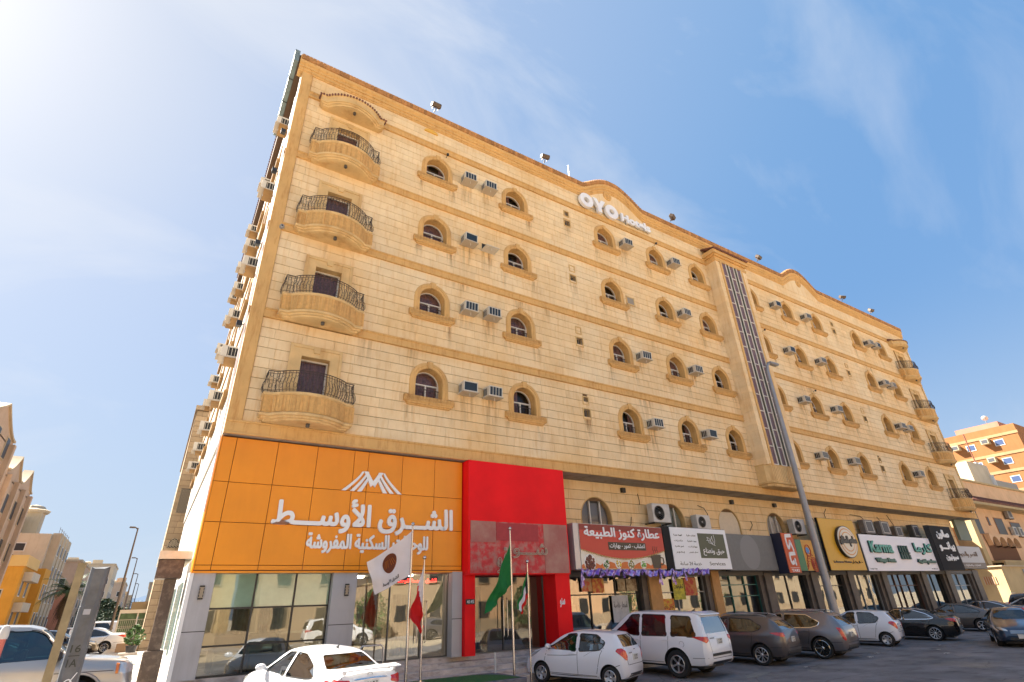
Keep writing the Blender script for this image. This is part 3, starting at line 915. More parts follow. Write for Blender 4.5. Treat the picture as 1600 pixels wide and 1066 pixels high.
# ---- bowed balconies
def plan(s, grow=0.0, n=30):
    """outline of the balcony from wall to wall, x in [-1.45,1.45], y outward negative"""
    pts = []
    W = 1.40+grow; sh = .38+grow
    pts.append((-W, 0.03)); pts.append((-W, -sh)); 
    for i in range(n+1):
        t = i/n; x = -1.14+2.28*t
        b = (1-((2*t-1)**2))
        y = -sh-(.50)*(b**.85)
        pts.append((x*(1+grow/1.45), y))
    pts.append((W, -sh)); pts.append((W, 0.03))
    return pts
def loft_plan(levels, cap=True):
    v = []; f = []; m = None
    for (z, g) in levels:
        pl = plan(1, g); m = len(pl); v += [(p[0], p[1], z) for p in pl]
    for i in range(len(levels)-1):
        for j in range(m-1): f.append((i*m+j, i*m+j+1, (i+1)*m+j+1, (i+1)*m+j))
    return v, f, m
def make_balcony(parent, loc):
    r = MB()
    lv = [(-.02, -.22), (0, -.12), (.05, -.10), (.06, -.04), (.12, -.03), (.13, .03), (.20, .045), (.22, .0), (.26, -.02), (.80, -.005), (.83, .03), (.88, .04), (.90, .02), (.90, -.08), (.30, -.08)]
    v, f, m = loft_plan(lv)
    r.add(v, f)
    r.add([v[j] for j in range(m)], [tuple(range(m))])
    r.add([(p[0], p[1], .30) for p in plan(1, -.08)], [tuple(range(m))])
    b = r.obj('balcony', TRIM2, parent, local=True, smooth=35, loc=loc)
    t = MB()   # fluted facing tiles
    pl = plan(1, .002, 44)
    # walk along the outline and set ribs
    acc = 0; prev = Vector(pl[0]); step = .105
    dist = []; 
    for a, c in zip(pl[:-1], pl[1:]):
        A = Vector(a); C = Vector(c); L = (C-A).length; d = (C-A).normalized(); nrm = Vector((d.y, -d.x))
        s = step-acc
        while s < L:
            p = A+d*s; q = p+d*.099
            o = nrm*(-.016)
            if (-nrm).y > .5: pass
            nn = nrm if nrm.y < 0 or abs(nrm.x) > .5 and (nrm.x*p.x) > 0 else -nrm
            a1, b1 = p+nn*.005, q+nn*.005
            t.add([(p.x, p.y, .25), (q.x, q.y, .25), (q.x, q.y, .79), (p.x, p.y, .79), (a1.x, a1.y, .27), (b1.x, b1.y, .27), (b1.x, b1.y, .78), (a1.x, a1.y, .78)],
                  [(4,5,6,7),(0,1,5,4),(1,2,6,5),(2,3,7,6),(3,0,4,7)])
            s += step
        acc = (L-(s-step))
    t.obj('balcony_tile', mat('fluted_stone', (0.64, 0.37, 0.125), 0.8, var=.14, scale=9, island=.10, stain=(.60, .40, .24), stain_amt=.8, stain_scale=(2.2, 2.2, .12), coord='World'), b, local=True)
    l = MB(); l.lathe([(0, -.14), (.05, -.14), (.065, -.12), (.065, -.02), (.05, -.0)], 10, 'z', (0, -.55, 0)); l.obj('ceiling_lamp', mat('lamp_metal', (0.10, 0.085, 0.07), 0.5, metal=.3), b, local=True, smooth=40)
    g = MB()
    pl = plan(1, -.03, 30); pr = []
    tot = 0; pos = [0]
    for a, c in zip(pl[:-1], pl[1:]): tot += (Vector(c)-Vector(a)).length; pos.append(tot)
    def at(s):
        for i in range(len(pl)-1):
            if s <= pos[i+1] or i == len(pl)-2:
                A = Vector(pl[i]); C = Vector(pl[i+1]); d = (C-A).normalized(); n_ = Vector((d.y, -d.x))
                cen = Vector((0, -.3)); p = A+d*(s-pos[i])
                if n_.dot(p-cen) < 0: n_ = -n_
                return p, n_
    nb = int(tot/.105)
    bulge = [(0, .02), (.08, .07), (.20, .12), (.34, .10), (.48, .03), (.62, .0), (.74, .01)]
    for i in range(nb+1):
        p, n_ = at(tot*i/nb)
        g.tube([(p.x+n_.x*o, p.y+n_.y*o, .90+h) for h, o in bulge], .0095, 4, False)
        if i < nb:    # scroll between two bars
            p2, n2 = at(tot*(i+1)/nb)
            mid = (p+p2)/2; nm = (n_+n2)/2; dd = (p2-p)
            for hc in (.20, .40, .60)[i % 2::2] if i % 2 == 0 else (.40,):
                o = .09 if hc < .4 else .04
                g.tube([(mid.x+nm.x*o+dd.x*.42*cos(k*pi/3.5), mid.y+nm.y*o+dd.y*.42*cos(k*pi/3.5), .90+hc+.085*sin(k*pi/3.5)) for k in range(8)], .007, 3, False)
    for h, o, rr in ((.74, .01, .015), (.08, .04, .008), (.66, .0, .009)):
        g.tube([((at(tot*i/40)[0]+at(tot*i/40)[1]*o).x, (at(tot*i/40)[0]+at(tot*i/40)[1]*o).y, .90+h) for i in range(41)], rr, 5, False)
    g.obj('railing', IRON, b, local=True)
    return b
bal0 = make_balcony(hotel, (0, 0, 0))
first = True
for x in DOORX:
    for k in range(4):
        L = (x-.05-hp.x, FACEY-hp.y, 7.72+P*k-hp.z)
        if first: bal0.location = L; first = False
        else: dup(bal0, loc=L, parent=hotel)
# balcony doors
def make_door(parent, loc):
    s = MB(); w, h = .48, 1.92
    # stepped surround
    s.box(-.83, -w, -.055, .03, 0, h+.36); s.box(w, .83, -.055, .03, 0, h+.36); s.box(-w, w, -.055, .03, h, h+.36)
    s.box(-.88, -.78, -.085, -.055, 0, h+.40); s.box(.78, .88, -.085, -.055, 0, h+.40); s.box(-.78, .78, -.085, -.055, h+.30, h+.40)
    s.prism([(-.10, h+.16), (.10, h+.16), (.13, h+.40), (-.13, h+.40)], .09, 'y', -.10)
    s.box(-w-.03, -w, .03, .35, 0, h); s.box(w, w+.03, .03, .35, 0, h); s.box(-w-.03, w+.03, .03, .35, h, h+.03)
    d = s.obj('balcony_door', TRIM2, parent, local=True, loc=loc)
    f = MB(); f.box(-w, -w+.05, .24, .30, 0, h); f.box(w-.05, w, .24, .30, 0, h); f.box(-w, w, .24, .30, h-.06, h); 
    f.obj('door_frame', WHITEF, d, local=True)
    q = MB(); q.quad((-w, .27, 0), (w, .27, 0), (w, .27, h), (-w, .27, h)); q.obj('pane', WGLASS, d, local=True, fix=False)
    c = MB(); c.grid(lambda u, v: (-w+2*w*u, .33+.018*sin(u*46)+.006*sin(u*17), h*v), 40, 1); c.obj('curtain', CURT, d, local=True, smooth=180)
    return d
d0 = make_door(hotel, (0, 0, 0)); first = True
for x in DOORX:
    for k in range(4):
        L = (x-hp.x, FACEY-hp.y, 8.30+P*k-hp.z)
        if first: d0.location = L; first = False
        else: dup(d0, loc=L, parent=hotel)
# tiled canopies over the top balconies
def make_canopy(parent, loc):
    r = MB()
    lv = [(0, -.22), (.0, -.12), (.06, -.10), (.07, -.05), (.13, -.04), (.14, .01), (.20, .02), (.22, -.02), (.46, -.01), (.49, .03)]
    v, f, m = loft_plan(lv); r.add(v, f); r.add([v[j] for j in range(m)], [tuple(range(m))])
    top = v[-m:]
    r.add([(p[0], p[1], .49) for p in top]+[(p[0]*.96, .03, .72) for p in top], [(j, j+1, m+j+1, m+j) for j in range(m-1)])
    b = r.obj('canopy', TRIM2, parent, local=True, smooth=35, loc=loc)
    t = MB(); pl = plan(1, .06, 26)
    tot = 0; acc = .0
    pts = []
    for a, c in zip(pl[:-1], pl[1:]):
        A = Vector(a); C = Vector(c); L = (C-A).length; s = .13-acc if acc else 0.05
        while s < L:
            pts.append(A+(C-A).normalized()*s); s += .13
        acc = L-(s-.13)
    for p in pts:
        q = Vector((p.x*.93, 0.0))
        a = Vector((p.x, p.y, .50)); bb = Vector((q.x, q.y, .76))
        t.tube([a, a.lerp(bb, .5)+Vector((0, 0, .01)), bb], .05, 6)
    t.obj('roof_tile', TERRA, b, local=True, smooth=50)
    l = MB(); l.lathe([(0, -.12), (.05, -.12), (.065, -.1), (.065, 0)], 10, 'z', (0, -.55, 0)); l.obj('ceiling_lamp', mat('lamp_metal', (0, 0, 0)), b, local=True)
    return b
c0 = make_canopy(hotel, (DOORX[0]-hp.x, FACEY-hp.y, 21.98-hp.z))
dup(c0, loc=(DOORX[1]-hp.x, FACEY-hp.y, 21.98-hp.z), parent=hotel)

# ---- glazed stair bay
BX0, BX1, BY = 27.22, 30.4, 16.72
b = MB()
b.box(BX0, BX0+.52, BY, FACEY, 8.75, 22.35); b.box(BX1-.55, BX1, BY, FACEY, 8.75, 22.35)
bay = b.obj('stair_bay', STONE, hotel)
st = MB(); z = 8.75
while z < 22.2:
    for a, c in ((BX0-.012, BX0+.53), (BX1-.56, BX1+.012)):
        st.box(a, c, BY-.014, FACEY-.001, z+.012, min(z+.372, 22.34))
    z += .386
stuff(st.obj('stone_facing', STONE, bay))
j = MB(); j.box(BX0+.38, BX0+.56, BY-.06, BY-.02, 8.72, 22.35); j.box(BX1-.6, BX1-.42, BY-.06, BY-.02, 8.72, 22.35); j.obj('bay_jamb', TRIM, bay)
bw = MB()
lev = [(7.58, .18), (7.62, .05), (7.74, .03), (7.76, -.05), (7.86, -.08), (7.88, .0), (8.74, 0.0), (8.80, -.04)]
v = []; f = []
for z, g in lev: v += [(BX0+g, FACEY, z), (BX0+g, BY+.25+g, z), (BX0+.22+g, BY+g, z), (BX1-.22-g, BY+g, z), (BX1-g, BY+.25+g, z), (BX1-g, FACEY, z)]
for i in range(len(lev)-1):
    for k in range(5): f.append((i*6+k, i*6+k+1, (i+1)*6+k+1, (i+1)*6+k))
f.append(tuple(range(6))); f.append(tuple(range(42, 48)))
bw.add(v, f)
x = BX0+.26
while x < BX1-.3: bw.box(x, x+.1, BY-.02, BY+.05, 7.92, 8.7); x += .155
bw.obj('bay_base', TRIM2, bay)
cn = MB()
for z0, z1, g in ((22.35, 22.5, .05), (22.5, 22.72, .0), (22.72, 22.86, .10), (22.86, 23.0, .2), (23.0, 23.2, .16)):
    cn.box(BX0-g, BX1+g, BY-g, FACEY, z0, z1)
cn.obj('bay_canopy', TRIM, bay)
tl = MB(); x = BX0-.2
while x < BX1+.2:
    tl.tube([(x+.07, BY-.26, 23.2), (x+.07, BY+.3, 23.42), (x+.07, FACEY, 23.6)], .075, 6); x += .165
tl.obj('roof_tile', TERRA, bay, smooth=50)
GX0, GX1 = BX0+.56, BX1-.6
MB().box(GX0, GX1, BY+.02, BY+.05, 8.8, 22.35).obj('bay_backing', DARKIN, bay)
W_ = GX1-GX0; cw = W_*.225; dw = (W_-3*cw)/2
PURP = mat('plum_glass', (0.16, 0.095, 0.105), 0.4, spec=0.3, var=.15, scale=3)
OLIV = mat('olive_strip', (0.055, 0.045, 0.02), 0.5)
rows = 13; rh = (22.35-8.8)/rows
pm = MB(); pm.box(0, cw-.05, 0, .01, 0, rh-.05); pme = pm.mesh('pane', PURP)
om = MB(); om.box(0, dw-.04, 0, .01, 0, rh-.03); ome = om.mesh('pane', OLIV)
sp_ = wloc(bay)
fr = MB()
for c in range(3):
    x0 = GX0+c*(cw+dw)
    for r in range(rows):
        zz = 8.8+r*rh + (0.0, .14, .28)[c]*0
        inst('pane', pme, bay, (x0+.025-sp_.x, BY-.0-sp_.y, zz+.025-sp_.z))
        fr.box(x0, x0+cw, BY-.045, BY-.0, zz-.022, zz+.022)
    fr.box(x0-.024, x0+.024, BY-.05, BY, 8.8, 22.35); fr.box(x0+cw-.024, x0+cw+.024, BY-.05, BY, 8.8, 22.35)
    if c < 2:
        for r in range(rows): inst('pane', ome, bay, (x0+cw+.02-sp_.x, BY+.005-sp_.y, 8.8+r*rh+.015-sp_.z))
fr.obj('mullion', mat('cream_mullion', (0.78, 0.72, 0.62), 0.5), bay)

# ---- mezzanine windows
for i, x in enumerate(MEZ[:4]):
    mb = MB(); v, f = ring_mesh(.86, 1.0, [(0, .30), (0, .0), (.02, -.02), (.05, -.01), (.06, .02)], 16)
    mb.add(v, f); mb.off(x, GY, 4.70)
    r = mb.obj('mezzanine_window', TRIM2, hotel, smooth=40)
    pts = [(-.84, 0), (.84, 0)] + [(.84*cos(pi*k/14), 1.0+.84*sin(pi*k/14)) for k in range(15)]
    if i == 2:   # blocked up, plastered smooth
        q = MB(); q.add([(p[0]+x, GY+.06, p[1]+4.7) for p in pts], [tuple(range(len(pts)))]); q.obj('infill', mat('cream_infill', (0.66, 0.56, 0.42), 0.9, var=.06), r, fix=False)
    else:
        q = MB(); q.add([(p[0]+x, GY+.2, p[1]+4.7) for p in pts], [tuple(range(len(pts)))]); q.obj('pane', WGLASS, r, fix=False)
        q = MB(); q.add([(p[0]+x, GY+.26, p[1]+4.7) for p in pts], [tuple(range(len(pts)))])
        q.obj('blind', (mat('grey_blind', (0.20, 0.20, 0.21), 0.7), mat('green_blind', (0.28, 0.32, 0.27), 0.7), None, mat('pale_blind', (0.55, 0.53, 0.48), 0.7))[i], r, fix=False)
        q = MB(); q.box(x-.3, x-.24, GY+.12, GY+.19, 4.7, 6.5); q.box(x+.3, x+.36, GY+.12, GY+.19, 4.7, 6.5); q.box(x-.86, x+.86, GY+.12, GY+.19, 4.66, 4.72)
        q.obj('window_frame', WHITEF, r)
# ------------------------------------------------------------------ ground floor of the hotel
SGLASS = glass('shop_glass', (0.42, 0.46, 0.46), 0.13, 0.012, wav=0.05, top=.5)
SGLASS2 = glass('shop_glass_clear', (0.55, 0.58, 0.57), 0.20, 0.012, wav=0.06, top=.55)
FILM = mat('green_film', (0.33, 0.50, 0.40), 0.12, spec=0.6, var=.25, scale=.8, coord='World')
ORANGE = mat('orange_composite', (0.84, 0.285, 0.010), 0.34, var=0.08, scale=.5, spec=0.45, coord='World', stain=(.85,.78,.7), stain_amt=.35)
RED = mat('red_composite', (0.84, 0.010, 0.014), 0.5, spec=0.15, var=.12, scale=.5, coord='World')
REDOLD = mat('sun_bleached_red', (0.52, 0.025, 0.03), 0.6, two=((0.42, 0.17, 0.14), 3.2, 0.45, 0.62), var=.12, coord='World')
REDGREY = mat('faded_red_patch', (0.36, 0.12, 0.10), 0.7, two=((0.42, 0.22, 0.17), 1.5, 0.4, 0.65), coord='World')
GREYP = mat('grey_composite', (0.42, 0.41, 0.42), 0.45, var=.08, scale=.7, coord='World', stain=(.7,.66,.62), stain_amt=.5)
BLKF = mat('black_frame', (0.02, 0.02, 0.02), 0.4)
STEEL = mat('brushed_steel', (0.62, 0.62, 0.62), 0.28, metal=1.0)
GREENF = mat('green_frame', (0.015, 0.12, 0.10), 0.4)
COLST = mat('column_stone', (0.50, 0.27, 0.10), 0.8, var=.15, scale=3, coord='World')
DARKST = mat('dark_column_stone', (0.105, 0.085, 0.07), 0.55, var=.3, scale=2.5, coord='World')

def gpart(name, m, *boxes, parent=hotel, **kw):
    q = MB()
    for b_ in boxes: q.box(*b_)
    return q.obj(name, m, parent, **kw)
def pane(x0, x1, z0, z1, y, m=SGLASS, parent=hotel, name='pane'):
    q = MB(); q.quad((x0, y, z0), (x1, y, z0), (x1, y, z1), (x0, y, z1)); return q.obj(name, m, parent, fix=False)
# bulk of the ground floor behind the shop rooms
gpart('wall', mat('inner_wall', (0.25, 0.22, 0.18), .9, var=.2), (1.2, 52.2, 23, 23.2, .9, 7.2), (1.0, 1.2, 19, 37.9, .9, 7.25), (1.2, 52.2, 37.6, 37.9, .9, 7.2))
gpart('wall', mat('party_wall', (0.30, 0.27, 0.23), .9), (13.25, 13.4, 18.7, 23, .9, 7.2), (18.6, 18.8, 18.75, 23, .9, 3.45), (22.6, 22.75, 18.75, 23, .9, 3.45), (26.9, 27.0, 18.75, 23, .9, 3.45),
      (31.0, 31.1, 18.75, 23, .9, 3.45), (38.7, 38.8, 18.75, 23, .9, 3.45), (47.9, 48.0, 18.75, 23, .9, 3.45), (9.2, 9.3, 18.2, 23, .9, 7.2))
gpart('floor', mat('shop_floor', (0.30, 0.27, 0.24), .3), (13.4, 52.2, 18.4, 23, .56, .92))
gpart('ceiling', mat('shop_ceiling', (0.5, 0.5, 0.48), .9), (1.2, 52.2, 18.7, 23, 3.46, 3.5), )
# pillars of the hotel lobby
gpart('pillar', GREYP, (.93, 1.47, 17.72, 18.3, .9, 3.42)); gpart('pillar', GREYP, (4.68, 5.42, 17.72, 18.2, .9, 3.42)); gpart('pillar', GREYP, (8.66, 9.03, 17.62, 18.2, .9, 3.42))
for x0, x1, y in ((.93, 1.47, 17.72), (4.68, 5.42, 17.72), (8.66, 9.03, 17.62)): gpart('panel_joint', BLKF, (x0-.002, x1+.002, y-.003, y+.01, 1.98, 2.0))
gpart('pillar', mat('white_corner_panel', (.80, .79, .77), .4), (.83, .93, 17.68, 18.4, .9, 3.42))
gpart('pillar', RED, (9.05, 9.44, 17.45, 18.2, .9, 3.42)); gpart('pillar', RED, (12.72, 13.38, 17.25, 18.5, .9, 3.30))
def curtain_wall(x0, x1, z0, z1, y, vs, hs, fm, name='shop_window', gm=SGLASS, films=(), t=.045):
    r = MB(); xs_ = [x0]+list(vs)+[x1]; zs_ = [z0]+list(hs)+[z1]
    for x in xs_: r.box(x-t/2, x+t/2, y-.05, y+.05, z0, z1)
    for z in zs_: r.box(x0, x1, y-.04, y+.04, z-t/2, z+t/2)
    o = r.obj(name, fm, hotel)
    for i in range(len(xs_)-1):
        for j in range(len(zs_)-1):
            g = FILM if (i, j) in films else gm
            pane(xs_[i]+t/2, xs_[i+1]-t/2, zs_[j]+t/2, zs_[j+1]-t/2, y+.012*((i+j) % 2), g, o)
            if (i, j) in films: pane(xs_[i]+t/2, xs_[i+1]-t/2, zs_[j]+t/2, zs_[j+1]-t/2, y-.012, glass('film_shine', (.96, 1, .97), .14, .02, wav=.05, top=.5), o)
    return o
curtain_wall(1.47, 4.68, .93, 3.42, 18.0, (2.56, 3.66), (1.62, 2.52), BLKF, films=((0, 2), (1, 2), (2, 2)))
curtain_wall(5.42, 8.66, .93, 3.42, 18.0, (6.6, 7.7), (), mat('dark_steel', (0.08, 0.08, 0.08), .4), gm=SGLASS2, t=.03)
curtain_wall(9.44, 12.72, .93, 3.42, 18.1, (10.9,), (), mat('dark_steel', (0, 0, 0)), gm=glass('grey_glass', (.22, .23, .25), .08, .02, wav=.05, top=.35), t=.025)
# door pulls and lobby things behind the glass
for x in (7.55, 7.85, 10.82, 10.98):
    q = MB(); q.tube([(x, 17.93, 1.35), (x, 17.88, 1.4), (x, 17.88, 2.5), (x, 17.93, 2.55)], .016, 6); q.obj('door_handle', STEEL, hotel)
for i, (x, w, c, z1) in enumerate(((1.9, .9, (.62, .58, .48), 3.3), (3.0, .7, (.70, .68, .58), 3.3), (5.9, .8, (.45, .33, .2), 3.1), (7.2, .9, (.62, .55, .38), 2.8), (10.0, .7, (.12, .22, .34), 3.0))):
    q = MB(); q.grid(lambda u, v, x=x, w=w, z1=z1: (x+w*u, 19.3+.06*sin(u*34), .95+(z1-.95)*v), 30, 1)
    q.obj('lobby_drape', mat('drape_%d' % i, c, .8, var=.3, scale=3), hotel, smooth=180)
for x in (1.9, 2.8, 3.6, 6.1):
    q = MB(); q.bbox(x, x+.75, 18.7, 19.3, .92, 1.35, .05); q.bbox(x, x+.75, 19.15, 19.35, 1.35, 1.85, .05); q.bbox(x-.12, x, 18.7, 19.3, .92, 1.55, .04)
    r = q.obj('armchair', mat('cream_upholstery', (.55, .50, .38), .8)); tag(r, {1.9: 'cream lobby armchair behind the leftmost hotel glass', 2.8: 'cream lobby armchair in the middle of the green-topped window', 3.6: 'cream lobby armchair nearest the first grey pillar', 6.1: 'cream lobby armchair just inside the hotel entrance'}[x], 'armchair', 'armchairs in the hotel lobby')
# lit ceiling lamps in the lobby and the red moving-letter display
for i, (x, y) in enumerate(((2.2, 20.2), (3.9, 19.6), (6.3, 20.4), (7.9, 19.7), (11.2, 20.2))):
    q = MB(); q.lathe([(0, 3.40), (.16, 3.40), (.17, 3.46)], 16, 'z', (x, y, 0)); o = q.obj('ceiling_light', mat('lit_lamp', (.9, .85, .7), .5, emit=((1, .86, .62), 14)))
    tag(o, 'round lit ceiling lamp in the lobby, %s from the left' % ('first', 'second', 'third', 'fourth', 'fifth')[i], 'lamp', 'lit ceiling lamps behind the lobby glass')
o = MB().box(6.75, 8.4, 18.25, 18.3, 3.05, 3.32).obj('led_display', BLKF); tag(o, 'black display with glowing red letters inside the hotel entrance', 'display')
text_mb('الشرق الأوسط للوحدات', 6.8, 8.35, 3.19, .18, .01, 18.25, .02, ar=True).obj('lettering', mat('led_red', (.8, .02, .02), .5, emit=((1, .03, .02), 3)), o)
gpart('partition', mat('lobby_wall', (.55, .48, .36), .8), (1.3, 13.2, 21.8, 22.0, .9, 3.45))
# wall lamps on the pillars
for x, lab in ((1.2, 'small black wall lamp on the leftmost grey pillar'), (5.12, 'small black wall lamp on the grey pillar between the windows')):
    t = thing('wall_lamp', lab, 'lamp', (x, 17.72, 2.75), group='lamps on the grey pillars')
    q = MB(); q.box(-.06, .06, -.05, -.002, 0, .34); q.obj('housing', BLKF, t, local=True)
    q = MB(); q.box(-.04, .04, -.055, -.05, .05, .29); [q.box(-.06, .06, -.075, -.05, .04+.08*k, .06+.08*k) for k in range(4)]; q.obj('grille', mat('lamp_amber', (.35, .28, .2), .4), t, local=True)
# columns between the shops
for i, (x0, x1) in enumerate(((13.42, 13.9), (18.3, 19.0), (22.45, 23.0), (26.55, 27.2), (30.75, 31.35), (34.55, 35.15), (38.5, 39.1), (43.8, 44.5), (47.55, 48.3), (52.1, 53.0))):
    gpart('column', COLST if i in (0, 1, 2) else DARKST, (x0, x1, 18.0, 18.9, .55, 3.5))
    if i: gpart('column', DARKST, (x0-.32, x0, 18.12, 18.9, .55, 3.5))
# lintel over the shop windows
gpart('lintel', mat('lintel_grey', (.10, .095, .09), .6), (13.4, 53.2, 18.05, 18.6, 3.26, 3.46))
gpart('lintel', mat('lintel_grey', (0, 0, 0)), (.93, 13.38, 17.9, 18.3, 3.42, 3.5))
shops = [(13.9, 17.98, (15.2, 16.6), (2.6,), BLKF, SGLASS2), (19.0, 22.13, (20.3,), (2.6,), mat('alu_frame', (.35, .34, .32), .4), SGLASS2),
         (23.0, 26.23, (24.1, 25.2), (2.35, 2.85), GREENF, SGLASS), (27.2, 30.43, (28.8,), (), BLKF, SGLASS2), (31.35, 34.23, (32.8,), (2.7,), BLKF, SGLASS2),
         (35.15, 38.18, (36.2, 37.2), (), mat('alu_frame', (0, 0, 0)), SGLASS2), (39.1, 43.48, (40.5, 41.2, 42.2), (2.6,), mat('rust_frame', (.12, .05, .03), .5), SGLASS2),
         (44.5, 47.23, (45.8,), (), BLKF, SGLASS2), (48.3, 51.78, (50.0,), (2.5,), mat('alu_frame', (0, 0, 0)), SGLASS2)]
for a, c, vs, hs, fm, gm in shops: curtain_wall(a, c, .95, 3.26, 18.35, vs, hs, fm, gm=gm)
gpart('plinth', STEPM, (13.9, 53.0, 18.2, 18.5, .55, .95))
# goods behind the windows
rs = random.Random(11)
for a, c, vs, hs, fm, gm in shops:
    q = MB(); q.box(a+.2, c-.2, 20.6, 21.0, .95, 2.7); 
    sh = q.obj('shop_shelf', mat('shelf_%d' % rs.randint(0, 3), (rs.uniform(.2, .5), rs.uniform(.2, .45), rs.uniform(.15, .35)), .7), hotel)
    g = MB()
    for k in range(int((c-a)*9)):
        x = rs.uniform(a+.25, c-.4); z = rs.choice((1.0, 1.45, 1.9, 2.3)); w = rs.uniform(.08, .3); g.box(x, x+w, 20.45, 20.59, z, z+rs.uniform(.15, .36))
    g.obj('shelf_goods', mat('goods', (.5, .42, .3), .6, island=.6), sh)
# posters in the spice shop
def poster(x0, x1, z0, z1, y, cols, lab, txt=None, tc=(.8, .78, .7)):
    q = MB(); q.box(x0, x1, y-.006, y, z0, z1)
    o = q.obj('poster', mat('poster_%s' % lab[:14].replace(' ', '_'), cols[0], .5, two=(cols[1], 5, .42, .58), coord='World')); tag(o, lab, 'poster', 'posters in the shop windows')
    if txt:
        t = text_mb(txt, x0+.08*(x1-x0), x1-.08*(x1-x0), z0+.62*(z1-z0), .3*(z1-z0), .004, y-.006, .02, ar=True)
        t.obj('lettering', mat('ptxt%d' % int(tc[0]*100), tc, .5), o)
poster(14.75, 15.3, 2.72, 3.2, 18.28, ((.45, .32, .14), (.55, .09, .04)), 'red and orange food poster high in the spice shop window')
poster(15.32, 15.95, 2.66, 3.2, 18.28, ((.60, .33, .05), (.50, .05, .02)), 'flame coloured spice poster beside the food poster')
poster(16.7, 17.15, 2.7, 3.18, 18.28, ((.25, .16, .08), (.4, .33, .2)), 'brown nut poster above the white notice')
poster(17.2, 17.8, 2.7, 3.18, 18.28, ((.45, .36, .22), (.2, .12, .06)), 'beige herb poster at the right end of the spice shop')
poster(16.3, 17.2, 1.55, 2.55, 18.28, ((.42, .43, .43), (.5, .5, .5)), 'pale grey price notice in the spice shop window', 'اسعار خاصة', (.15, .15, .15))
poster(19.15, 19.95, 1.5, 2.35, 18.28, ((.62, .45, .03), (.60, .12, .02)), 'red and yellow offer poster low behind the white car', 'عرض خاص', (.25, .02, .02))
poster(20.0, 20.75, 2.3, 3.15, 18.27, ((.60, .55, .03), (.35, .34, .03)), 'yellow poster with black strokes under the mint sign', 'تخفيضات', (.05, .05, .03))
poster(20.8, 21.6, 2.45, 3.2, 18.28, ((.45, .03, .02), (.5, .22, .05)), 'dark red poster right of the yellow one')
# festive bunting, purple foil along the spice sign
rb = random.Random(5); FOIL = mat('purple_foil', (.20, .09, .42), .3, metal=.5, two=((.50, .42, .70), 7, .45, .6), coord='World')
ti = thing('bunting', 'purple foil bunting hanging under the red spice sign', 'bunting', (17, 17.1, 3.4))
xs_b = [13.9, 14.9, 16.0, 17.1, 18.1, 18.9, 19.6, 20.6, 21.3]
for a, b in zip(xs_b[:-1], xs_b[1:]):
    q = MB(); sag = rb.uniform(.05, .16)
    def fb(u, v, a=a, b=b, sag=sag):
        c_ = 3.45-sag*4*u*(1-u); w = .05+.06*sin(pi*u)+.03*sin(u*23+a)
        return (a+(b-a)*u, 17.10+.05*sin(u*19+v*3), c_-w*(v-.5)*2+.02*sin(u*31))
    q.grid(fb, 24, 4); q.obj('swag', FOIL, ti, smooth=50)
for x in xs_b[:-1:1]:
    q = MB(); L = rb.uniform(.25, .5)*(1.3 if x < 14 or 18 < x < 20 else .6)
    for k in range(5):
        dx = rb.uniform(-.10, .10); tw = rb.uniform(0, 3)
        q.grid(lambda u, v, dx=dx, tw=tw, k=k: (x+dx*v+.08*(u-.5)*(1+v)*cos(tw+v*3), 17.06+.015*k+.05*(u-.5)*sin(tw+v*4), 3.45-L*(.6+.1*k)*v+.02*u), 3, 6)
    q.obj('tassel', FOIL, ti, smooth=50)

# ------------------------------------------------------------------ orange fascia of the hotel
t = thing('fascia_sign', 'large orange panelled fascia with white raised lettering over the hotel entrance', 'sign', (5.1, 17.7, 3.45))
cols_ = [.90, 1.30, 2.50, 3.72, 4.94, 5.43, 6.66, 7.90, 9.02]
rws = [3.47, 3.60, 4.74, 5.87, 7.21]
for i in range(8):
    for j in range(4):
        q = MB(); q.bbox(cols_[i]+.008, cols_[i+1]-.008, 17.66, 17.70, rws[j]+.008, rws[j+1]-.008, .006); q.obj('panel', ORANGE, t)
q = MB(); q.box(.90, 9.02, 17.69, 18.5, 3.45, 7.23); q.obj('backing', mat('panel_backing', (.16, .05, .01), .7), t)
q = MB(); [q.bbox(.86, .90, 17.66+.42*k+.004, 17.66+.42*k+.416, 3.47, 7.21, .004) for k in range(2)]; q.obj('side_panel', ORANGE, t)
q = MB(); q.box(.86, 9.05, 17.66, 18.4, 3.40, 3.45); q.obj('bottom_trim', ORANGE, t)
LET = mat('white_letter', (.80, .80, .80), .4, emit=None)
q = text_mb('الشـــرق الأوســـط', 2.66, 8.60, 5.06, 1.02, .07, 17.655, 0, ar=True, fat=.028); q.obj('lettering', LET, t)
q = text_mb('للوحدات السكنية المفروشة', 3.74, 7.70, 4.24, .56, .05, 17.655, 0, ar=True, fat=.018); q.obj('lettering', LET, t)
# emblem: six sweeping bars forming an M
q = MB(); yb = 17.655
def bar(pts, w0, w1):
    n = len(pts); L = []; R_ = []
    for i, p in enumerate(pts):
        w = w0+(w1-w0)*i/(n-1); L.append((p[0]-w/2, p[1])); R_.append((p[0]+w/2, p[1]))
    q.prism(L+R_[::-1], -.06, 'y', yb)
cxm = 5.63
for sgn in (-1, 1):
    for k, (xt, xb) in enumerate(((.40, .86), (.22, .58), (.06, .30))):
        pts = []
        for i in range(7):
            u = i/6
            pts.append((cxm+sgn*(xt*.9+(xb-xt*.9)*u**1.35+.10*u), 6.52-.66*u - (0 if k < 2 else 0)))
        if k == 2: pts = [(cxm+sgn*(.33*1-.27*0), 6.30)]+[(p[0]+sgn*.04, p[1]) for p in pts[2:]]
        bar(pts, .065, .145)
    q.prism([(cxm+sgn*.20, 6.53), (cxm+sgn*.33, 6.53), (cxm+sgn*.07, 6.03), (cxm, 6.10), (cxm, 6.22)], -.062, 'y', yb)
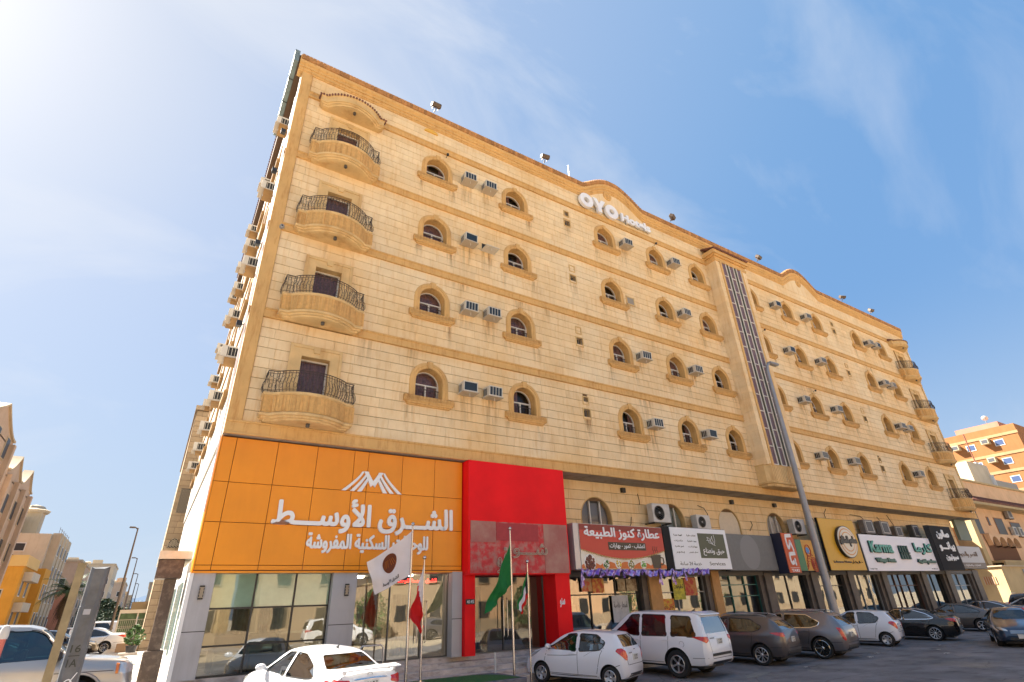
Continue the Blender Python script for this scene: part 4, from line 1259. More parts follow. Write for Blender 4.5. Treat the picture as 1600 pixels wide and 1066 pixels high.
q.obj('emblem', LET, t)

# ------------------------------------------------------------------ red fascia
t = thing('fascia_sign', 'tall bright red shop fascia with a faded patch and outline letters', 'sign', (11.2, 17.2, 3.3))
q = MB(); q.box(9.05, 13.42, 17.2, 18.5, 3.30, 7.22); q.obj('box', RED, t)
q = MB(); q.box(9.12, 13.36, 17.185, 17.199, 3.34, 5.06); q.obj('faded_panel', REDOLD, t)
q = MB(); q.box(12.25, 13.36, 17.17, 17.184, 3.34, 5.06); q.obj('faded_panel', REDGREY, t)
q = MB(); q.box(9.12, 10.15, 17.17, 17.184, 4.35, 5.06); q.obj('faded_panel', REDGREY, t)
q = MB(); q.box(10.17, 12.0, 17.172, 17.184, 4.42, 5.02); q.obj('faded_panel', mat('dull_red', (.36, .03, .035), .6, var=.1), t)
OUTL = mat('bare_letter_rim', (.42, .36, .27), .5)
P_ = text_polys(arabic('شـــو'), .0, 3)
xs_ = [p[0] for r in P_ for p in r[0]]; ys_ = [p[1] for r in P_ for p in r[0]]
q = MB(); kx = 1.5/(max(xs_)-min(xs_)); kz = .50/(max(ys_)-min(ys_))
for r in P_:
    for l in r:
        L = [(10.85+(p[0]-min(xs_))*kx, 17.14, 3.84+(p[1]-min(ys_))*kz) for p in l]
        q.tube(L+[L[0]], .016, 4, False)
q.obj('letter_outline', OUTL, t)
P_ = text_polys(arabic('قو'), .0, 3)
q = MB()
for r in P_:
    for l in r:
        L = [(10.15+p[0]*.55, 17.14, 3.55+p[1]*.9) for p in l]
        q.tube(L+[L[0]], .014, 4, False)
q.obj('letter_outline', OUTL, t)
for x, z, s in ((9.25, 2.5, '٤١٤٥'),):
    q = text_mb('4145', 9.12, 9.38, 2.48, .1, .006, 17.44, .01); 
    o = MB().box(9.08, 9.42, 17.435, 17.448, 2.40, 2.56).obj('number_plate', BLKF); tag(o, 'small black house number plate on the red pillar', 'plate'); q.off(0, -.006, 0); q.obj('lettering', LET, o)
q = text_mb('سنو', 12.86, 13.08, 2.35, .3, .01, 17.245, .03, ar=True); tag(q.obj('pillar_lettering', LET), 'small white lettering on the right red pillar', 'lettering')

# ------------------------------------------------------------------ shop signs
def sign_box(lab, x0, x1, z0, z1, y, depth, face, side, name='shop_sign'):
    t = thing(name, lab, 'sign', ((x0+x1)/2, y, z0))
    q = MB(); q.box(x0, x1, y+.03, y+depth, z0, z1); q.obj('casing', side, t)
    q = MB(); q.box(x0+.02, x1-.02, y, y+.029, z0+.02, z1-.02); q.obj('face', face, t)
    return t
ALU = mat('alu_casing', (.48, .49, .50), .4, metal=.6)
# spice shop
SG = mat('sign_red', (.50, .035, .025), .35)
t = sign_box('red and cream spice shop sign with food pictures and a coffee cup', 13.98, 18.68, 3.47, 5.18, 17.2, .5, mat('sign_cream', (.66, .55, .40), .4, two=((.75, .70, .6), 2, .4, .6), coord='World'), ALU)
pts = [(14.0, 5.16), (14.0, 4.22)] + [(14.0+4.66*i/20, 4.22-.34*sin(pi*i/20)) for i in range(1, 20)] + [(18.66, 4.22), (18.66, 5.16)]
q = MB(); q.prism(pts, .01, 'y', 17.185); q.obj('red_field', SG, t)
q = MB(); q.box(14.0, 18.66, 17.18, 17.184, 4.93, 5.16); q.obj('dark_band', mat('sign_maroon', (.22, .02, .015), .4), t)
q = MB()
for i in range(56):
    u = (i+.5)/56; q.lathe([(0, -.012), (.026, -.01), (.03, 0)], 6, 'y', (14.0+4.66*u, 17.184, 4.20-.34*sin(pi*u)))
q.obj('bead_border', mat('gold_bead', (.55, .30, .08), .5), t)
text_mb('عطارة كنوز الطبيعة', 14.22, 18.42, 4.83, .46, .03, 17.178, 0, ar=True, fat=.014).obj('lettering', LET, t)
q = MB(); q.box(15.45, 17.55, 17.176, 17.184, 4.20, 4.50); q.obj('tablet', mat('olive_tablet', (.06, .045, .025), .5), t)
text_mb('اعشاب - تمور - بهارات', 15.52, 17.48, 4.35, .22, .008, 17.175, .01, ar=True).obj('lettering', LET, t)
text_mb('قهوة هيل عسل تمر بهارات مكسرات', 15.0, 17.9, 3.98, .13, .005, 17.199, .01, ar=True).obj('lettering', mat('brown_ink', (.12, .04, .02), .5), t)
q = MB()
pts = [(14.0, 3.5)] + [(14.0+4.66*i/40, 3.62+.14*abs(sin(i*pi/8))) for i in range(41)] + [(18.66, 3.5)]
q.prism(pts, .006, 'y', 17.193); q.obj('orange_border', mat('orange_ink', (.62, .16, .03), .5), t)
FOODS = ((14.42, 3.72, .27, (.16, .05, .03), 70), (15.25, 3.66, .15, (.10, .20, .04), 26), (15.9, 3.66, .15, (.70, .50, .05), 24), (16.6, 3.66, .16, (.30, .28, .08), 26), (17.3, 3.66, .15, (.16, .42, .06), 24))
for i, (x, z, r, c, n) in enumerate(FOODS):
    q = MB(); q.lathe([(0, -.012), (r*1.08, -.010), (r*1.15, 0)], 20, 'y', (x, 17.195, z)); q.obj('bowl', mat('bowl_white', (.75, .73, .68), .4), t)
    q = MB(); rr_ = random.Random(i)
    for k in range(n):
        a = rr_.uniform(0, 2*pi); d = r*.9*sqrt(rr_.random()); s = r*rr_.uniform(.12, .24)
        q.lathe([(0, -.03), (s*.7, -.022), (s, 0)], 6, 'y', (x+d*cos(a), 17.184, z+d*sin(a)))
    q.obj('food', mat('food_%d' % i, c, .5, island=.5), t)
q = MB(); q.prism([(17.86, 3.52), (18.30, 3.52), (18.38, 4.05), (17.78, 4.05)], .012, 'y', 17.18)
q.tube([(18.36, 17.185, 3.95), (18.50, 17.185, 3.92), (18.52, 17.185, 3.75), (18.42, 17.185, 3.65), (18.33, 17.185, 3.66)], .025, 5)
for k in range(3): q.tube([(17.95+.12*k, 17.18, 4.1), (17.99+.12*k, 17.18, 4.18), (17.93+.12*k, 17.18, 4.26), (17.99+.12*k, 17.18, 4.38)], .009, 4)
q.obj('coffee_cup', mat('cup_dark', (.07, .055, .035), .5), t)
q = MB(); q.box(13.72, 13.97, 17.22, 17.7, 3.47, 5.18); q.obj('side_panel', mat('side_alu', (.42, .43, .46), .35, metal=.4), t)
# mint shop
SW = mat('sign_white', (.78, .80, .83), .35)
INK = mat('black_ink', (.03, .035, .03), .5)
t = sign_box('white shop sign with an olive square carrying a leaf emblem', 19.18, 23.06, 3.46, 5.25, 17.2, .5, SW, mat('black_casing', (.012, .012, .014), .6, spec=.2))
q = MB(); q.box(18.72, 19.17, 17.2, 17.75, 3.46, 5.25); q.obj('side_panel', mat('black_casing', (0, 0, 0)), t)
q = MB(); q.box(21.0, 22.85, 17.19, 17.199, 3.95, 5.02); q.obj('olive_square', mat('olive_sign', (.085, .095, .055), .5), t)
text_mb('حبق ونعناع', 21.2, 22.68, 4.22, .34, .008, 17.189, .015, ar=True).obj('lettering', LET, t)
q = MB()
for pts in ([(21.62, 4.86), (21.70, 4.62), (21.92, 4.56), (22.02, 4.66), (21.95, 4.84), (21.98, 4.92), (21.88, 4.78), (21.78, 4.66)], [(21.55, 4.72), (21.75, 4.72), (21.9, 4.56), (22.12, 4.50)], [(21.62, 4.86), (21.78, 4.80), (21.92, 4.58)], [(22.1, 4.98), (22.14, 4.72), (22.06, 4.54)]):
    q.tube([(a, 17.185, c) for a, c in pts], .012, 4)
q.obj('leaf_emblem', LET, t)
for i, s in enumerate(('اعشاب طبية', 'زيوت طبيعية', 'بهارات', 'عسل طبيعي')):
    text_mb(s, 20.25, 20.85, 4.90-.24*i, .09, .004, 17.2, .01, ar=True).obj('lettering', INK, t)
    text_mb(('قهوة عربية', 'مكسرات', 'تمور فاخرة', 'بخور')[i], 19.4, 19.95, 4.90-.24*i, .09, .004, 17.2, .01, ar=True).obj('lettering', INK, t)
text_mb('خدمة 24 ساعة', 19.55, 20.95, 3.72, .15, .004, 17.2, .0, ar=True).obj('lettering', INK, t)
text_mb('Services', 21.5, 22.6, 3.72, .15, .004, 17.2, .0).obj('lettering', INK, t)
# grey unlettered fascia
t = sign_box('plain grey shop fascia with a paler oval mark', 23.3, 27.15, 3.44, 5.12, 17.5, .3, mat('grey_fascia', (.17, .17, .165), .6, var=.08), mat('grey_side', (.14, .14, .14), .6))
q = MB(); q.add([(25.1+.75*cos(2*pi*k/28), 17.497, 4.3+.80*sin(2*pi*k/28)) for k in range(28)], [tuple(range(28))]); q.obj('oval_mark', mat('grey_pale', (.225, .225, .22), .6), t, fix=False)
# orange-red vertical sign
t = thing('shop_sign', 'narrow orange red vertical sign with white letters', 'sign', (27.75, 17.0, 3.3))
q = MB(); q.box(27.27, 28.28, 17.0, 17.03, 3.31, 5.22); q.obj('face', mat('vermilion', (.60, .10, .025), .45), t)
q = MB(); q.box(27.25, 28.30, 17.03, 17.6, 3.30, 5.23); q.obj('casing', mat('navy_casing', (.02, .022, .045), .5), t)
q = text_mb('تاكا', -.78, .78, 0, .58, .02, 0, .03, ar=True)
q.xf(Matrix.Translation((27.80, 16.998, 4.42)) @ Matrix.Rotation(radians(90), 4, 'Y')); q.obj('lettering', LET, t)
text_mb('TAKI', 27.45, 28.1, 3.42, .14, .008, 16.998, .03).obj('lettering', LET, t)
MB().box(27.4, 28.15, 16.99, 16.998, 3.54, 3.555).obj('rule', LET, t)
# patterned sign
t = thing('shop_sign', 'colourful patterned shop sign with swirls left of the yellow one', 'sign', (29.9, 17.5, 3.42))
q = MB(); q.box(28.4, 31.3, 17.53, 18.0, 3.42, 5.02); q.obj('casing', mat('grey_side', (0, 0, 0)), t)
for a, c, col in ((28.4, 29.12, (.09, .085, .08)), (29.12, 29.62, (.06, .22, .10)), (29.62, 30.95, (.62, .30, .04)), (30.95, 31.28, (.50, .12, .38))):
    q = MB(); q.prism([(a+.12, 5.0), (c+.12 if c < 31.2 else c, 5.0), (c+(.15 if 29.5 < c < 30 else 0), 3.44), (a+(.15 if 29.5 < a < 30 else 0), 3.44)], .02, 'y', 17.51-.001*int(a*3 % 5)); q.obj('face', mat('pattern_%d' % int(a*10), col, .5), t)
q = MB()
for cx_, cz_, rs_ in ((30.55, 3.75, (.36, .27, .18, .09)), (30.2, 4.45, (.30,))):
    for r_ in rs_: q.tube([(cx_+r_*.8*cos(2*pi*k/20), 17.495, cz_+r_*sin(2*pi*k/20)) for k in range(21)], .026, 4, False)
for k in range(6): q.tube([(29.75+.05*k, 17.495, 3.5+.14*k), (29.9+.05*k, 17.495, 3.62+.15*k), (29.95+.12*k, 17.495, 3.7+.1*k)], .022, 4)
q.obj('swirls', mat('swirl_red', (.45, .06, .03), .5), t)
q = MB(); q.lathe([(0, -.01), (.17, -.01), (.17, 0)], 16, 'y', (30.15, 17.49, 4.45)); q.obj('blue_drop', mat('drop_blue', (.03, .22, .55), .4), t)
text_mb('لذة', 28.55, 29.0, 4.65, .2, .006, 17.505, .03, ar=True).obj('lettering', LET, t)
text_mb('فريدة', 28.55, 29.05, 4.3, .16, .006, 17.505, .02, ar=True).obj('lettering', LET, t)
# yellow sign with the oval badge
t = sign_box('mustard yellow square sign with a round raised badge', 31.48, 35.28, 3.42, 6.22, 17.2, .16, mat('mustard', (.66, .36, .022), .45, var=.04), mat('black_casing', (0, 0, 0)))
def ell(cx_, cz_, a, b, y, d, m, nm):
    q = MB(); q.prism([(cx_+a*cos(2*pi*k/32), cz_+b*sin(2*pi*k/32)) for k in range(32)], -d, 'y', y); return q.obj(nm, m, t)
CRM = mat('badge_cream', (.72, .66, .54), .4)
ell(33.72, 4.95, 1.0, .88, 17.2, .16, mat('badge_black', (.02, .02, .02), .4), 'badge'); ell(33.72, 4.95, .96, .84, 17.04, .01, CRM, 'badge_face')
for s_, m_ in ((.84, mat('badge_orange', (.66, .28, .05), .4)), (.78, CRM), (.62, mat('badge_orange', (0, 0, 0))), (.56, CRM)): ell(33.72, 4.95, s_, s_*.87, 17.03-.004*int((1-s_)*20), .003, m_, 'badge_ring')
text_mb('مطعم المذاق', 32.85, 34.6, 4.97, .52, .05, 17.0, 0, ar=True, fat=.04).obj('lettering', mat('badge_black', (0, 0, 0)), t)
text_mb('Lebanese House مأكولات', 31.95, 34.95, 3.87, .2, .03, 17.199, .02).obj('lettering', mat('badge_black', (0, 0, 0)), t)
# white sign
t = sign_box('long white restaurant sign with green block letters', 35.9, 45.2, 3.40, 5.50, 17.4, .18, mat('sign_white2', (.80, .79, .84), .35), mat('grey_side', (0, 0, 0)))
TEAL = mat('teal_letter', (.03, .33, .26), .35); TEALD = mat('teal_side', (.01, .06, .05), .5)
def two_tone(s, x0, x1, z, h, ar=False, bold=.03, m=TEAL):
    text_mb(s, x0-.03, x1+.02, z-.02, h, .07, 17.399, 0, ar=ar, fat=.045).obj('letter_body', TEALD, t)  # dark teal raised body behind each letter
    text_mb(s, x0, x1, z, h, .012, 17.325, 0, ar=ar, fat=.028).obj('lettering', m, t)
two_tone('Karma', 36.75, 39.45, 4.80, .62); two_tone('كارما', 42.5, 44.95, 4.78, .66, True)
DG = mat('deep_green', (.015, .13, .10), .4)
two_tone('Village Rest.', 37.05, 39.4, 4.02, .24, m=DG); two_tone('مطعم القرية', 42.45, 44.9, 3.99, .26, True, m=DG)
q = MB()
for k in range(4):
    x = 40.32+.33*k; q.box(x, x+.14, 17.3, 17.399, 4.10, 4.92); q.box(x, x+.28, 17.3, 17.399, 4.44, 4.52); q.box(x+.16, x+.28, 17.32, 17.399, 4.10, 4.38)
q.obj('emblem', TEALD, t)
text_mb('Order Now', 36.1, 36.9, 3.54, .08, .004, 17.4, .0).obj('lettering', INK, t); text_mb('info@karma', 44.1, 45.0, 3.54, .08, .004, 17.4, .0).obj('lettering', INK, t)
# black sign
t = sign_box('tall black salon sign with three lines of white lettering', 45.35, 48.8, 3.44, 6.36, 17.2, .32, mat('charcoal_face', (.012, .011, .014), .7, spec=.2), mat('charcoal_side', (.05, .05, .052), .6))
text_mb('صالون', 46.15, 48.1, 5.78, .58, .03, 17.199, 0, ar=True, fat=.035).obj('lettering', LET, t)
text_mb('بيانـــو', 46.0, 48.35, 4.98, .6, .03, 17.199, 0, ar=True, fat=.035).obj('lettering', LET, t)
text_mb('سبوتيون', 46.4, 48.3, 4.25, .38, .03, 17.199, 0, ar=True, fat=.022).obj('lettering', LET, t)
# far grey sign
t = sign_box('grey sign with brown lettering at the far end of the shops', 49.6, 54.9, 3.60, 5.18, 17.9, .45, mat('silver_face', (.44, .44, .46), .4), mat('grey_side', (0, 0, 0)))
text_mb('القصر والنجوم', 50.6, 53.9, 4.55, .5, .02, 17.899, .01, ar=True).obj('lettering', mat('brown_letter', (.16, .10, .06), .5), t)
MB().box(49.62, 54.88, 17.885, 17.899, 3.64, 4.02).obj('lower_band', mat('brown_band', (.17, .13, .11), .5), t)
text_mb('للعقارات والمقاولات', 50.8, 53.8, 3.83, .16, .006, 17.884, .0, ar=True).obj('lettering', LET, t)
# green panel under the overhang at the far end
MB().box(53.3, 55.4, 18.3, 18.5, 5.7, 7.24).obj('end_panel', mat('green_grey_panel', (.16, .20, .16), .6), hotel)
# hanging cables
for i, pts in enumerate(([(13.85, 7.1), (13.95, 6.9), (13.88, 6.2), (13.98, 5.4), (14.1, 5.2)], [(18.9, 6.9), (18.93, 6.6), (18.9, 6.4)], [(23.1, 6.6), (23.5, 6.5), (23.7, 6.2), (23.6, 5.6), (23.75, 5.2)], [(33.2, 7.2), (33.4, 6.9), (33.3, 6.5), (33.5, 6.25)], [(35.3, 7.1), (34.9, 6.8), (34.9, 6.3)],
            [(38.0, 6.9), (39.2, 6.85), (39.6, 6.6), (39.7, 6.3)], [(41.5, 6.9), (42.0, 6.5), (42.3, 5.9), (42.4, 5.5)], [(43.0, 7.1), (43.6, 6.3), (44.1, 5.6)], [(27.0, 5.5), (27.3, 5.8), (27.2, 6.0)], [(15.0, 5.2), (14.3, 5.15)], [(18.0, 5.2), (18.2, 5.5), (18.25, 5.8)])):
    q = MB(); q.tube([(x, GY-.05-.02*j, z) for j, (x, z) in enumerate(pts)], .018, 5); q.obj('cable', IRON, hotel)
for x, z in ((17.95, 7.0), (25.9, 6.95), (29.8, 7.0)):
    q = MB(); q.box(x-.1, x+.1, GY-.16, GY, z-.12, z+.1); q.obj('junction_box', BLKF, hotel)

# ------------------------------------------------------------------ projecting sign letters on the parapet
t = thing('rooftop_sign', 'white raised hotel name letters fixed below the first arched pediment', 'sign', (19, 17.44, 22.8))
LW = mat('sign_letter_white', (.84, .84, .86), .35)
q = MB()
def ringlet(cx_, cz_, R1, r1, d0, d1):
    o_ = [(cx_+R1*cos(2*pi*k/28), cz_+R1*1.0*sin(2*pi*k/28)) for k in range(28)]; i_ = [(cx_+r1*cos(2*pi*k/28), cz_+r1*sin(2*pi*k/28)) for k in range(28)]
    q.tri_prism([o_, i_[::-1]], d1-d0, 'y', d0)
ringlet(16.78, 23.28, .50, .20, 17.22, 17.40); ringlet(18.72, 23.22, .50, .20, 17.22, 17.40)
q.prism([(17.28, 23.74), (17.58, 23.74), (17.76, 23.42), (17.93, 23.74), (18.24, 23.74), (17.90, 23.15), (17.90, 22.78), (17.61, 22.78), (17.61, 23.15)], .18, 'y', 17.215)
q.obj('lettering', LW, t)
text_mb('Hotels', 19.55, 22.0, 23.25, .60, .12, 17.40, .045).obj('lettering', LW, t)
q = MB(); q.box(16.3, 22.0, 17.40, 17.43, 23.0, 23.03); q.box(16.3, 22.0, 17.40, 17.43, 23.4, 23.43)
for x in (16.5, 17.7, 18.9, 20, 21, 21.9): q.box(x, x+.04, 17.41, 17.50, 22.95, 23.5)
q.obj('rail', ALU, t)
# ------------------------------------------------------------------ vehicles (local frame: x forward, y left, z up)
def pch(pts):
    xs = [p[0] for p in pts]; ys = [p[1] for p in pts]; n = len(pts)
    d = [(ys[i+1]-ys[i])/(xs[i+1]-xs[i]) for i in range(n-1)]
    m = [d[0]]+[0 if d[i-1]*d[i] <= 0 else 2*d[i-1]*d[i]/(d[i-1]+d[i]) for i in range(1, n-1)]+[d[-1]]
    def f(x):
        if x <= xs[0]: return ys[0]
        if x >= xs[-1]: return ys[-1]
        for i in range(n-1):
            if x <= xs[i+1]: break
        h = xs[i+1]-xs[i]; t = (x-xs[i])/h
        return (2*t**3-3*t*t+1)*ys[i]+(t**3-2*t*t+t)*h*m[i]+(-2*t**3+3*t*t)*ys[i+1]+(t**3-t*t)*h*m[i+1]
    return f
TYRE = mat('tyre_rubber', (.018, .018, .018), .85, bump=.2, bscale=80)
RIMS = mat('silver_rim', (.52, .52, .53), .32, metal=.75)
RIMD = mat('dark_well', (.012, .012, .012), .9)
CGLASS = glass('car_glass_clear', (.30, .42, .44), .07, .01, top=.45)
CTINT = glass('car_glass_tinted', (.07, .075, .085), .07, .01, top=.42)
CINT = mat('car_interior', (.045, .043, .042), .85)
SEATM = mat('seat_cloth', (.10, .095, .09), .9)
BLKP = mat('black_plastic', (.022, .022, .023), .5)
CHROME = mat('chrome', (.75, .75, .76), .12, metal=1.0)
TAIL = mat('tail_red', (.55, .008, .006), .12, spec=.7, coat=.6)
TAILD = mat('tail_dark_red', (.28, .01, .01), .12, coat=.6)
HEADL = mat('headlamp_lens', (.55, .57, .58), .08, metal=.4, coat=.8)
AMBER = mat('amber_lens', (.70, .18, .02), .15, coat=.6)
PLATE = mat('number_plate', (.66, .66, .62), .5)
SEAM = mat('panel_gap', (.02, .02, .02), .8)

def wheel_meshes(key, r, w, rimr, style, rimm):
    t = MB(); h = w/2
    t.lathe([(rimr, -h+.01), (rimr+.012, -h), (r-.03, -h), (r-.008, -h+.02), (r, -h+.05), (r, h-.05), (r-.008, h-.02), (r-.03, h), (rimr+.012, h), (rimr, h-.01)], 28, 'y', cap=False)
    tm = t.mesh('tyre', TYRE, 40)
    q = MB(); q.cur = 0
    # outer lip (towards +y)
    q.lathe([(rimr+.004, -h+.02), (rimr+.004, h-.008), (rimr-.012, h), (rimr-.022, h-.006), (rimr-.03, h-.05), (rimr-.035, -h+.02)], 28, 'y', cap=False)
    n = {'cap': 5, 'split': 5, 'five': 5, 'seven': 7, 'ten': 10, 'six': 6}[style]
    for k in range(n):
        a = 2*pi*k/n+.3
        def pt(rad, ang, y): return (rad*cos(ang), y, rad*sin(ang))
        subs = [(0, 0)]
        if style == 'split': subs = [(-.13, -.26), (.13, .26)]
        wi = {'cap': .36, 'split': .13, 'five': .22, 'seven': .2, 'ten': .12, 'six': .24}[style]
        wo = {'cap': .40, 'split': .09, 'five': .15, 'seven': .12, 'ten': .075, 'six': .16}[style]
        for s0, s1 in subs:
            r0, r1 = rimr*.2, rimr-.015
            y0, y1 = h-.035, h-.012
            A = [pt(r0, a+s0-wi*1.3, y0), pt(r0, a+s0+wi*1.3, y0), pt(r1, a+s1+wo, y1), pt(r1, a+s1-wo, y1)]
            B = [(p[0], p[1]-.035, p[2]) for p in A]
            q.add(A+B, [(0,1,2,3),(0,4,5,1),(1,5,6,2),(2,6,7,3),(3,7,4,0)])
    q.lathe([(0, h-.01), (rimr*.14, h-.012), (rimr*.24, h-.03), (rimr*.26, h-.07)], 16, 'y', cap=False)
    if style == 'cap':
        q.lathe([(rimr*.30, h-.028), (rimr*.5, h-.02), (rimr*.5, h-.05)], 20, 'y', cap=False)
    q.cur = 1
    q.lathe([(0, h-.085), (rimr*.98, h-.075), (rimr*.98, -h+.03)], 20, 'y', cap=False)
    rm = q.mesh('rim', [rimm, RIMD], 40)
    return tm, rm
WHEELS = {}

def build_car(name, label, cat, spec, paint, loc, rz, group=None, detail=True, glass_m=None, extras=None, rimm=None, tints=None):
    t = thing(name, label, cat, loc, rz, group)
    S = spec; L = S['L']; W = S['W']/2; kx = S.get('kx', 1); 
    top, belt, bot = pch(S['top']), pch(S['belt']), pch(S['bot'])
    wf = pch(S['plan']); RW = S['roofw']; Hr = max(p[1] for p in S['top'])
    x0, x1 = -L/2, L/2
    xs = sorted(set([round(p[0], 3) for p in S['top']] + [round(p[0], 3) for p in S['plan']] + [round(x0+(x1-x0)*i/34, 3) for i in range(35)]))
    xs = [x for i, x in enumerate(xs) if i == 0 or x-xs[i-1] > .012 or x == xs[-1]]
    rows = []
    for x in xs:
        w = W*wf(x); T = top(x); b = bot(x); B = min(belt(x), T-.03)
        g = max(0, min(1, (T-B)/(Hr-B+1e-6)))
        r_ = w*.90*(1-g)+min(RW, w*.93)*g
        ed = .03+.055*g
        sec = [(0, b), (.78*w, b), (.93*w, b+.03), (.975*w, b+.12), (1.0*w, b+.42*(B-b)), (.998*w, b+.66*(B-b)), (.985*w, b+.86*(B-b)), (.955*w, B)]
        p7 = sec[-1]; p10 = (r_, T-ed)
        for u in (.33, .7):
            bl = .018*g*sin(pi*u)
            sec.append((p7[0]+(p10[0]-p7[0])*u+bl, p7[1]+(p10[1]-p7[1])*u))
        sec += [p10, (r_*.93, T-ed*.38), (r_*.72, T-.008), (r_*.35, T+.008), (0, T+.012)]
        rows.append(sec)
    m = len(rows[0]); v = []; f = []
    for x, sec in zip(xs, rows):
        v += [(x, p[0], p[1]) for p in sec] + [(x, -p[0], p[1]) for p in sec[-2:0:-1]]
    M = 2*m-2
    for i in range(len(xs)-1):
        for j in range(M): f.append((i*M+j, (i+1)*M+j, (i+1)*M+(j+1) % M, i*M+(j+1) % M))
    f.append(tuple(range(M))); f.append(tuple(reversed(range((len(xs)-1)*M, len(xs)*M))))
    bmq = MB(); bmq.add(v, f)
    me = bmq.mesh('body', [paint, RIMD, CINT], None)
    body = bpy.data.objects.new('body', me); COL.objects.link(body)
    bm = bmesh.new(); bm.from_mesh(me); bvh = BVHTree.FromBMesh(bm); bm.free()
    def hit(o, d):
        h = bvh.ray_cast(Vector(o), Vector(d))
        return h[0]
    # ---- carve
    cutters = []
    def cutter(mb, mi):
        mb.m = [0]*len(mb.f)
        cm = mb.mesh('c', [(RIMD if mi == 1 else CINT)])
        o = bpy.data.objects.new('cutter', cm); COL.objects.link(o); cutters.append(o)
        md = body.modifiers.new('b', 'BOOLEAN'); md.operation = 'DIFFERENCE'; md.object = o; md.solver = 'EXACT'
        try: md.material_mode = 'TRANSFER'
        except Exception: pass
    wr = S['wr']; c = MB()
    for wx in S['axles']:
        for s in (-1, 1):
            c.lathe([(wr*S.get('arch', 1.13), min(0, s)*1.0), (wr*S.get('arch', 1.13), 0)], 24, 'y', (wx, 0, wr+.02)) if False else None
            n = 26; a0 = W-.30; a1 = W+.12
            R_ = wr*S.get('arch', 1.14)
            c.prism([(wx+R_*cos(2*pi*k/n), wr+.02+R_*sin(2*pi*k/n)) for k in range(n)], (a1-a0)*s, 'y', a0*s)
    cutter(c, 1)
    wins = S['wins']
    if detail:
        c = MB(); c.prism(S['cabin'], 2*(RW-.03), 'y', -(RW-.03)); cutter(c, 2)
        c = MB()
        for o_ in wins: c.prism(o_, 2.6, 'y', -1.3)
        cutter(c, 2)
        c = MB(); cx_ = (S['cabin'][0][0]+S['cabin'][-1][0])/2
        for (yb, yt, zb, zt, xa, sg) in S['ends']:
            P4 = rr_poly([(-yb, zb), (yb, zb), (yt, zt), (-yt, zt)], .06)
            c.prism(P4, 3.0*sg, 'x', xa)
        cutter(c, 2)
    bpy.context.view_layer.update()
    dg = bpy.context.evaluated_depsgraph_get()
    nm = bpy.data.meshes.new_from_object(body.evaluated_get(dg))
    body.modifiers.clear(); body.data = nm
    for o in cutters: bpy.data.objects.remove(o)
    nm.polygons.foreach_set('use_smooth', [True]*len(nm.polygons)); nm.set_sharp_from_angle(angle=radians(32))
    body.parent = t
    # ---- surface patches
    def proj(ax, sg, p, off):
        if ax == 'y': h = hit((p[0], sg*2.5, p[1]), (0, -sg, 0))
        elif ax == 'x': h = hit((sg*4.5, p[0], p[1]), (-sg, 0, 0))
        elif ax in ('r', 'f'):
            fx = 1 if ax == 'r' else -1; d = Vector((.74*fx, -.67*sg, 0)); T_ = Vector((.67*fx, .74*sg, 0)); c0 = Vector((-fx*(L/2-.12), sg*(W-.13), p[1]))
            o_ = c0-d*3+T_*p[0]; h = hit(o_, d)
            return None if h is None else Vector(h)-d*off
        else: h = hit((p[0], p[1], 4), (0, 0, -1))
        if h is None: return None
        return {'y': Vector((h.x, h.y+sg*off, h.z)), 'x': Vector((h.x+sg*off, h.y, h.z)), 'z': Vector((h.x, h.y, h.z+off))}[ax]
    def patch(nm_, pts, ax, sg, m_, off=.014, par=t, rings=(0, .2, .4, .6, .8, .93, 1.0), sink=.02):
        dense = []
        for i in range(len(pts)):
            a, b_ = Vector(pts[i]), Vector(pts[(i+1) % len(pts)])
            k = max(1, int((b_-a).length/.04))
            dense += [a+(b_-a)*j/k for j in range(k)]
        c_ = sum(dense, Vector((0, 0)))/len(dense); V = []; F = []; n = len(dense)
        last = None
        for ri, s in enumerate(rings):
            for p in dense:
                q_ = proj(ax, sg, c_+(p-c_)*s, off if s < 1 else -sink)
                if q_ is None: q_ = last if last else Vector((0, 0, .5))
                V.append(q_); last = q_
        for ri in range(len(rings)-1):
            for i in range(n): F.append((ri*n+i, ri*n+(i+1) % n, (ri+1)*n+(i+1) % n, (ri+1)*n+i))
        q = MB(); q.add(V, F); return q.obj(nm_, m_, par, local=True, smooth=40)
    def strip(nm_, pts, ax, sg, m_, w=.013, off=.0025, par=t):
        q = MB(); A = []; pts = [Vector(p) for p in pts]
        dn = []
        for a, b_ in zip(pts[:-1], pts[1:]):
            k = max(1, int((b_-a).length/.09)); dn += [a+(b_-a)*j/k for j in range(k)]
        dn.append(pts[-1]); V = []
        for i, p in enumerate(dn):
            d = (dn[min(i+1, len(dn)-1)]-dn[max(i-1, 0)]); d = d.normalized() if d.length > 1e-6 else Vector((1, 0)); nn = Vector((-d.y, d.x))*w/2
            a = proj(ax, sg, p+nn, off); b_ = proj(ax, sg, p-nn, off)
            if a is None or b_ is None: return None
            V += [a, b_]
        q.add(V, [(2*i, 2*i+1, 2*i+3, 2*i+2) for i in range(len(dn)-1)])
        return q.obj(nm_, m_, par, local=True)
    sides = S.get('sides', (1, -1))
    gm = glass_m or CGLASS
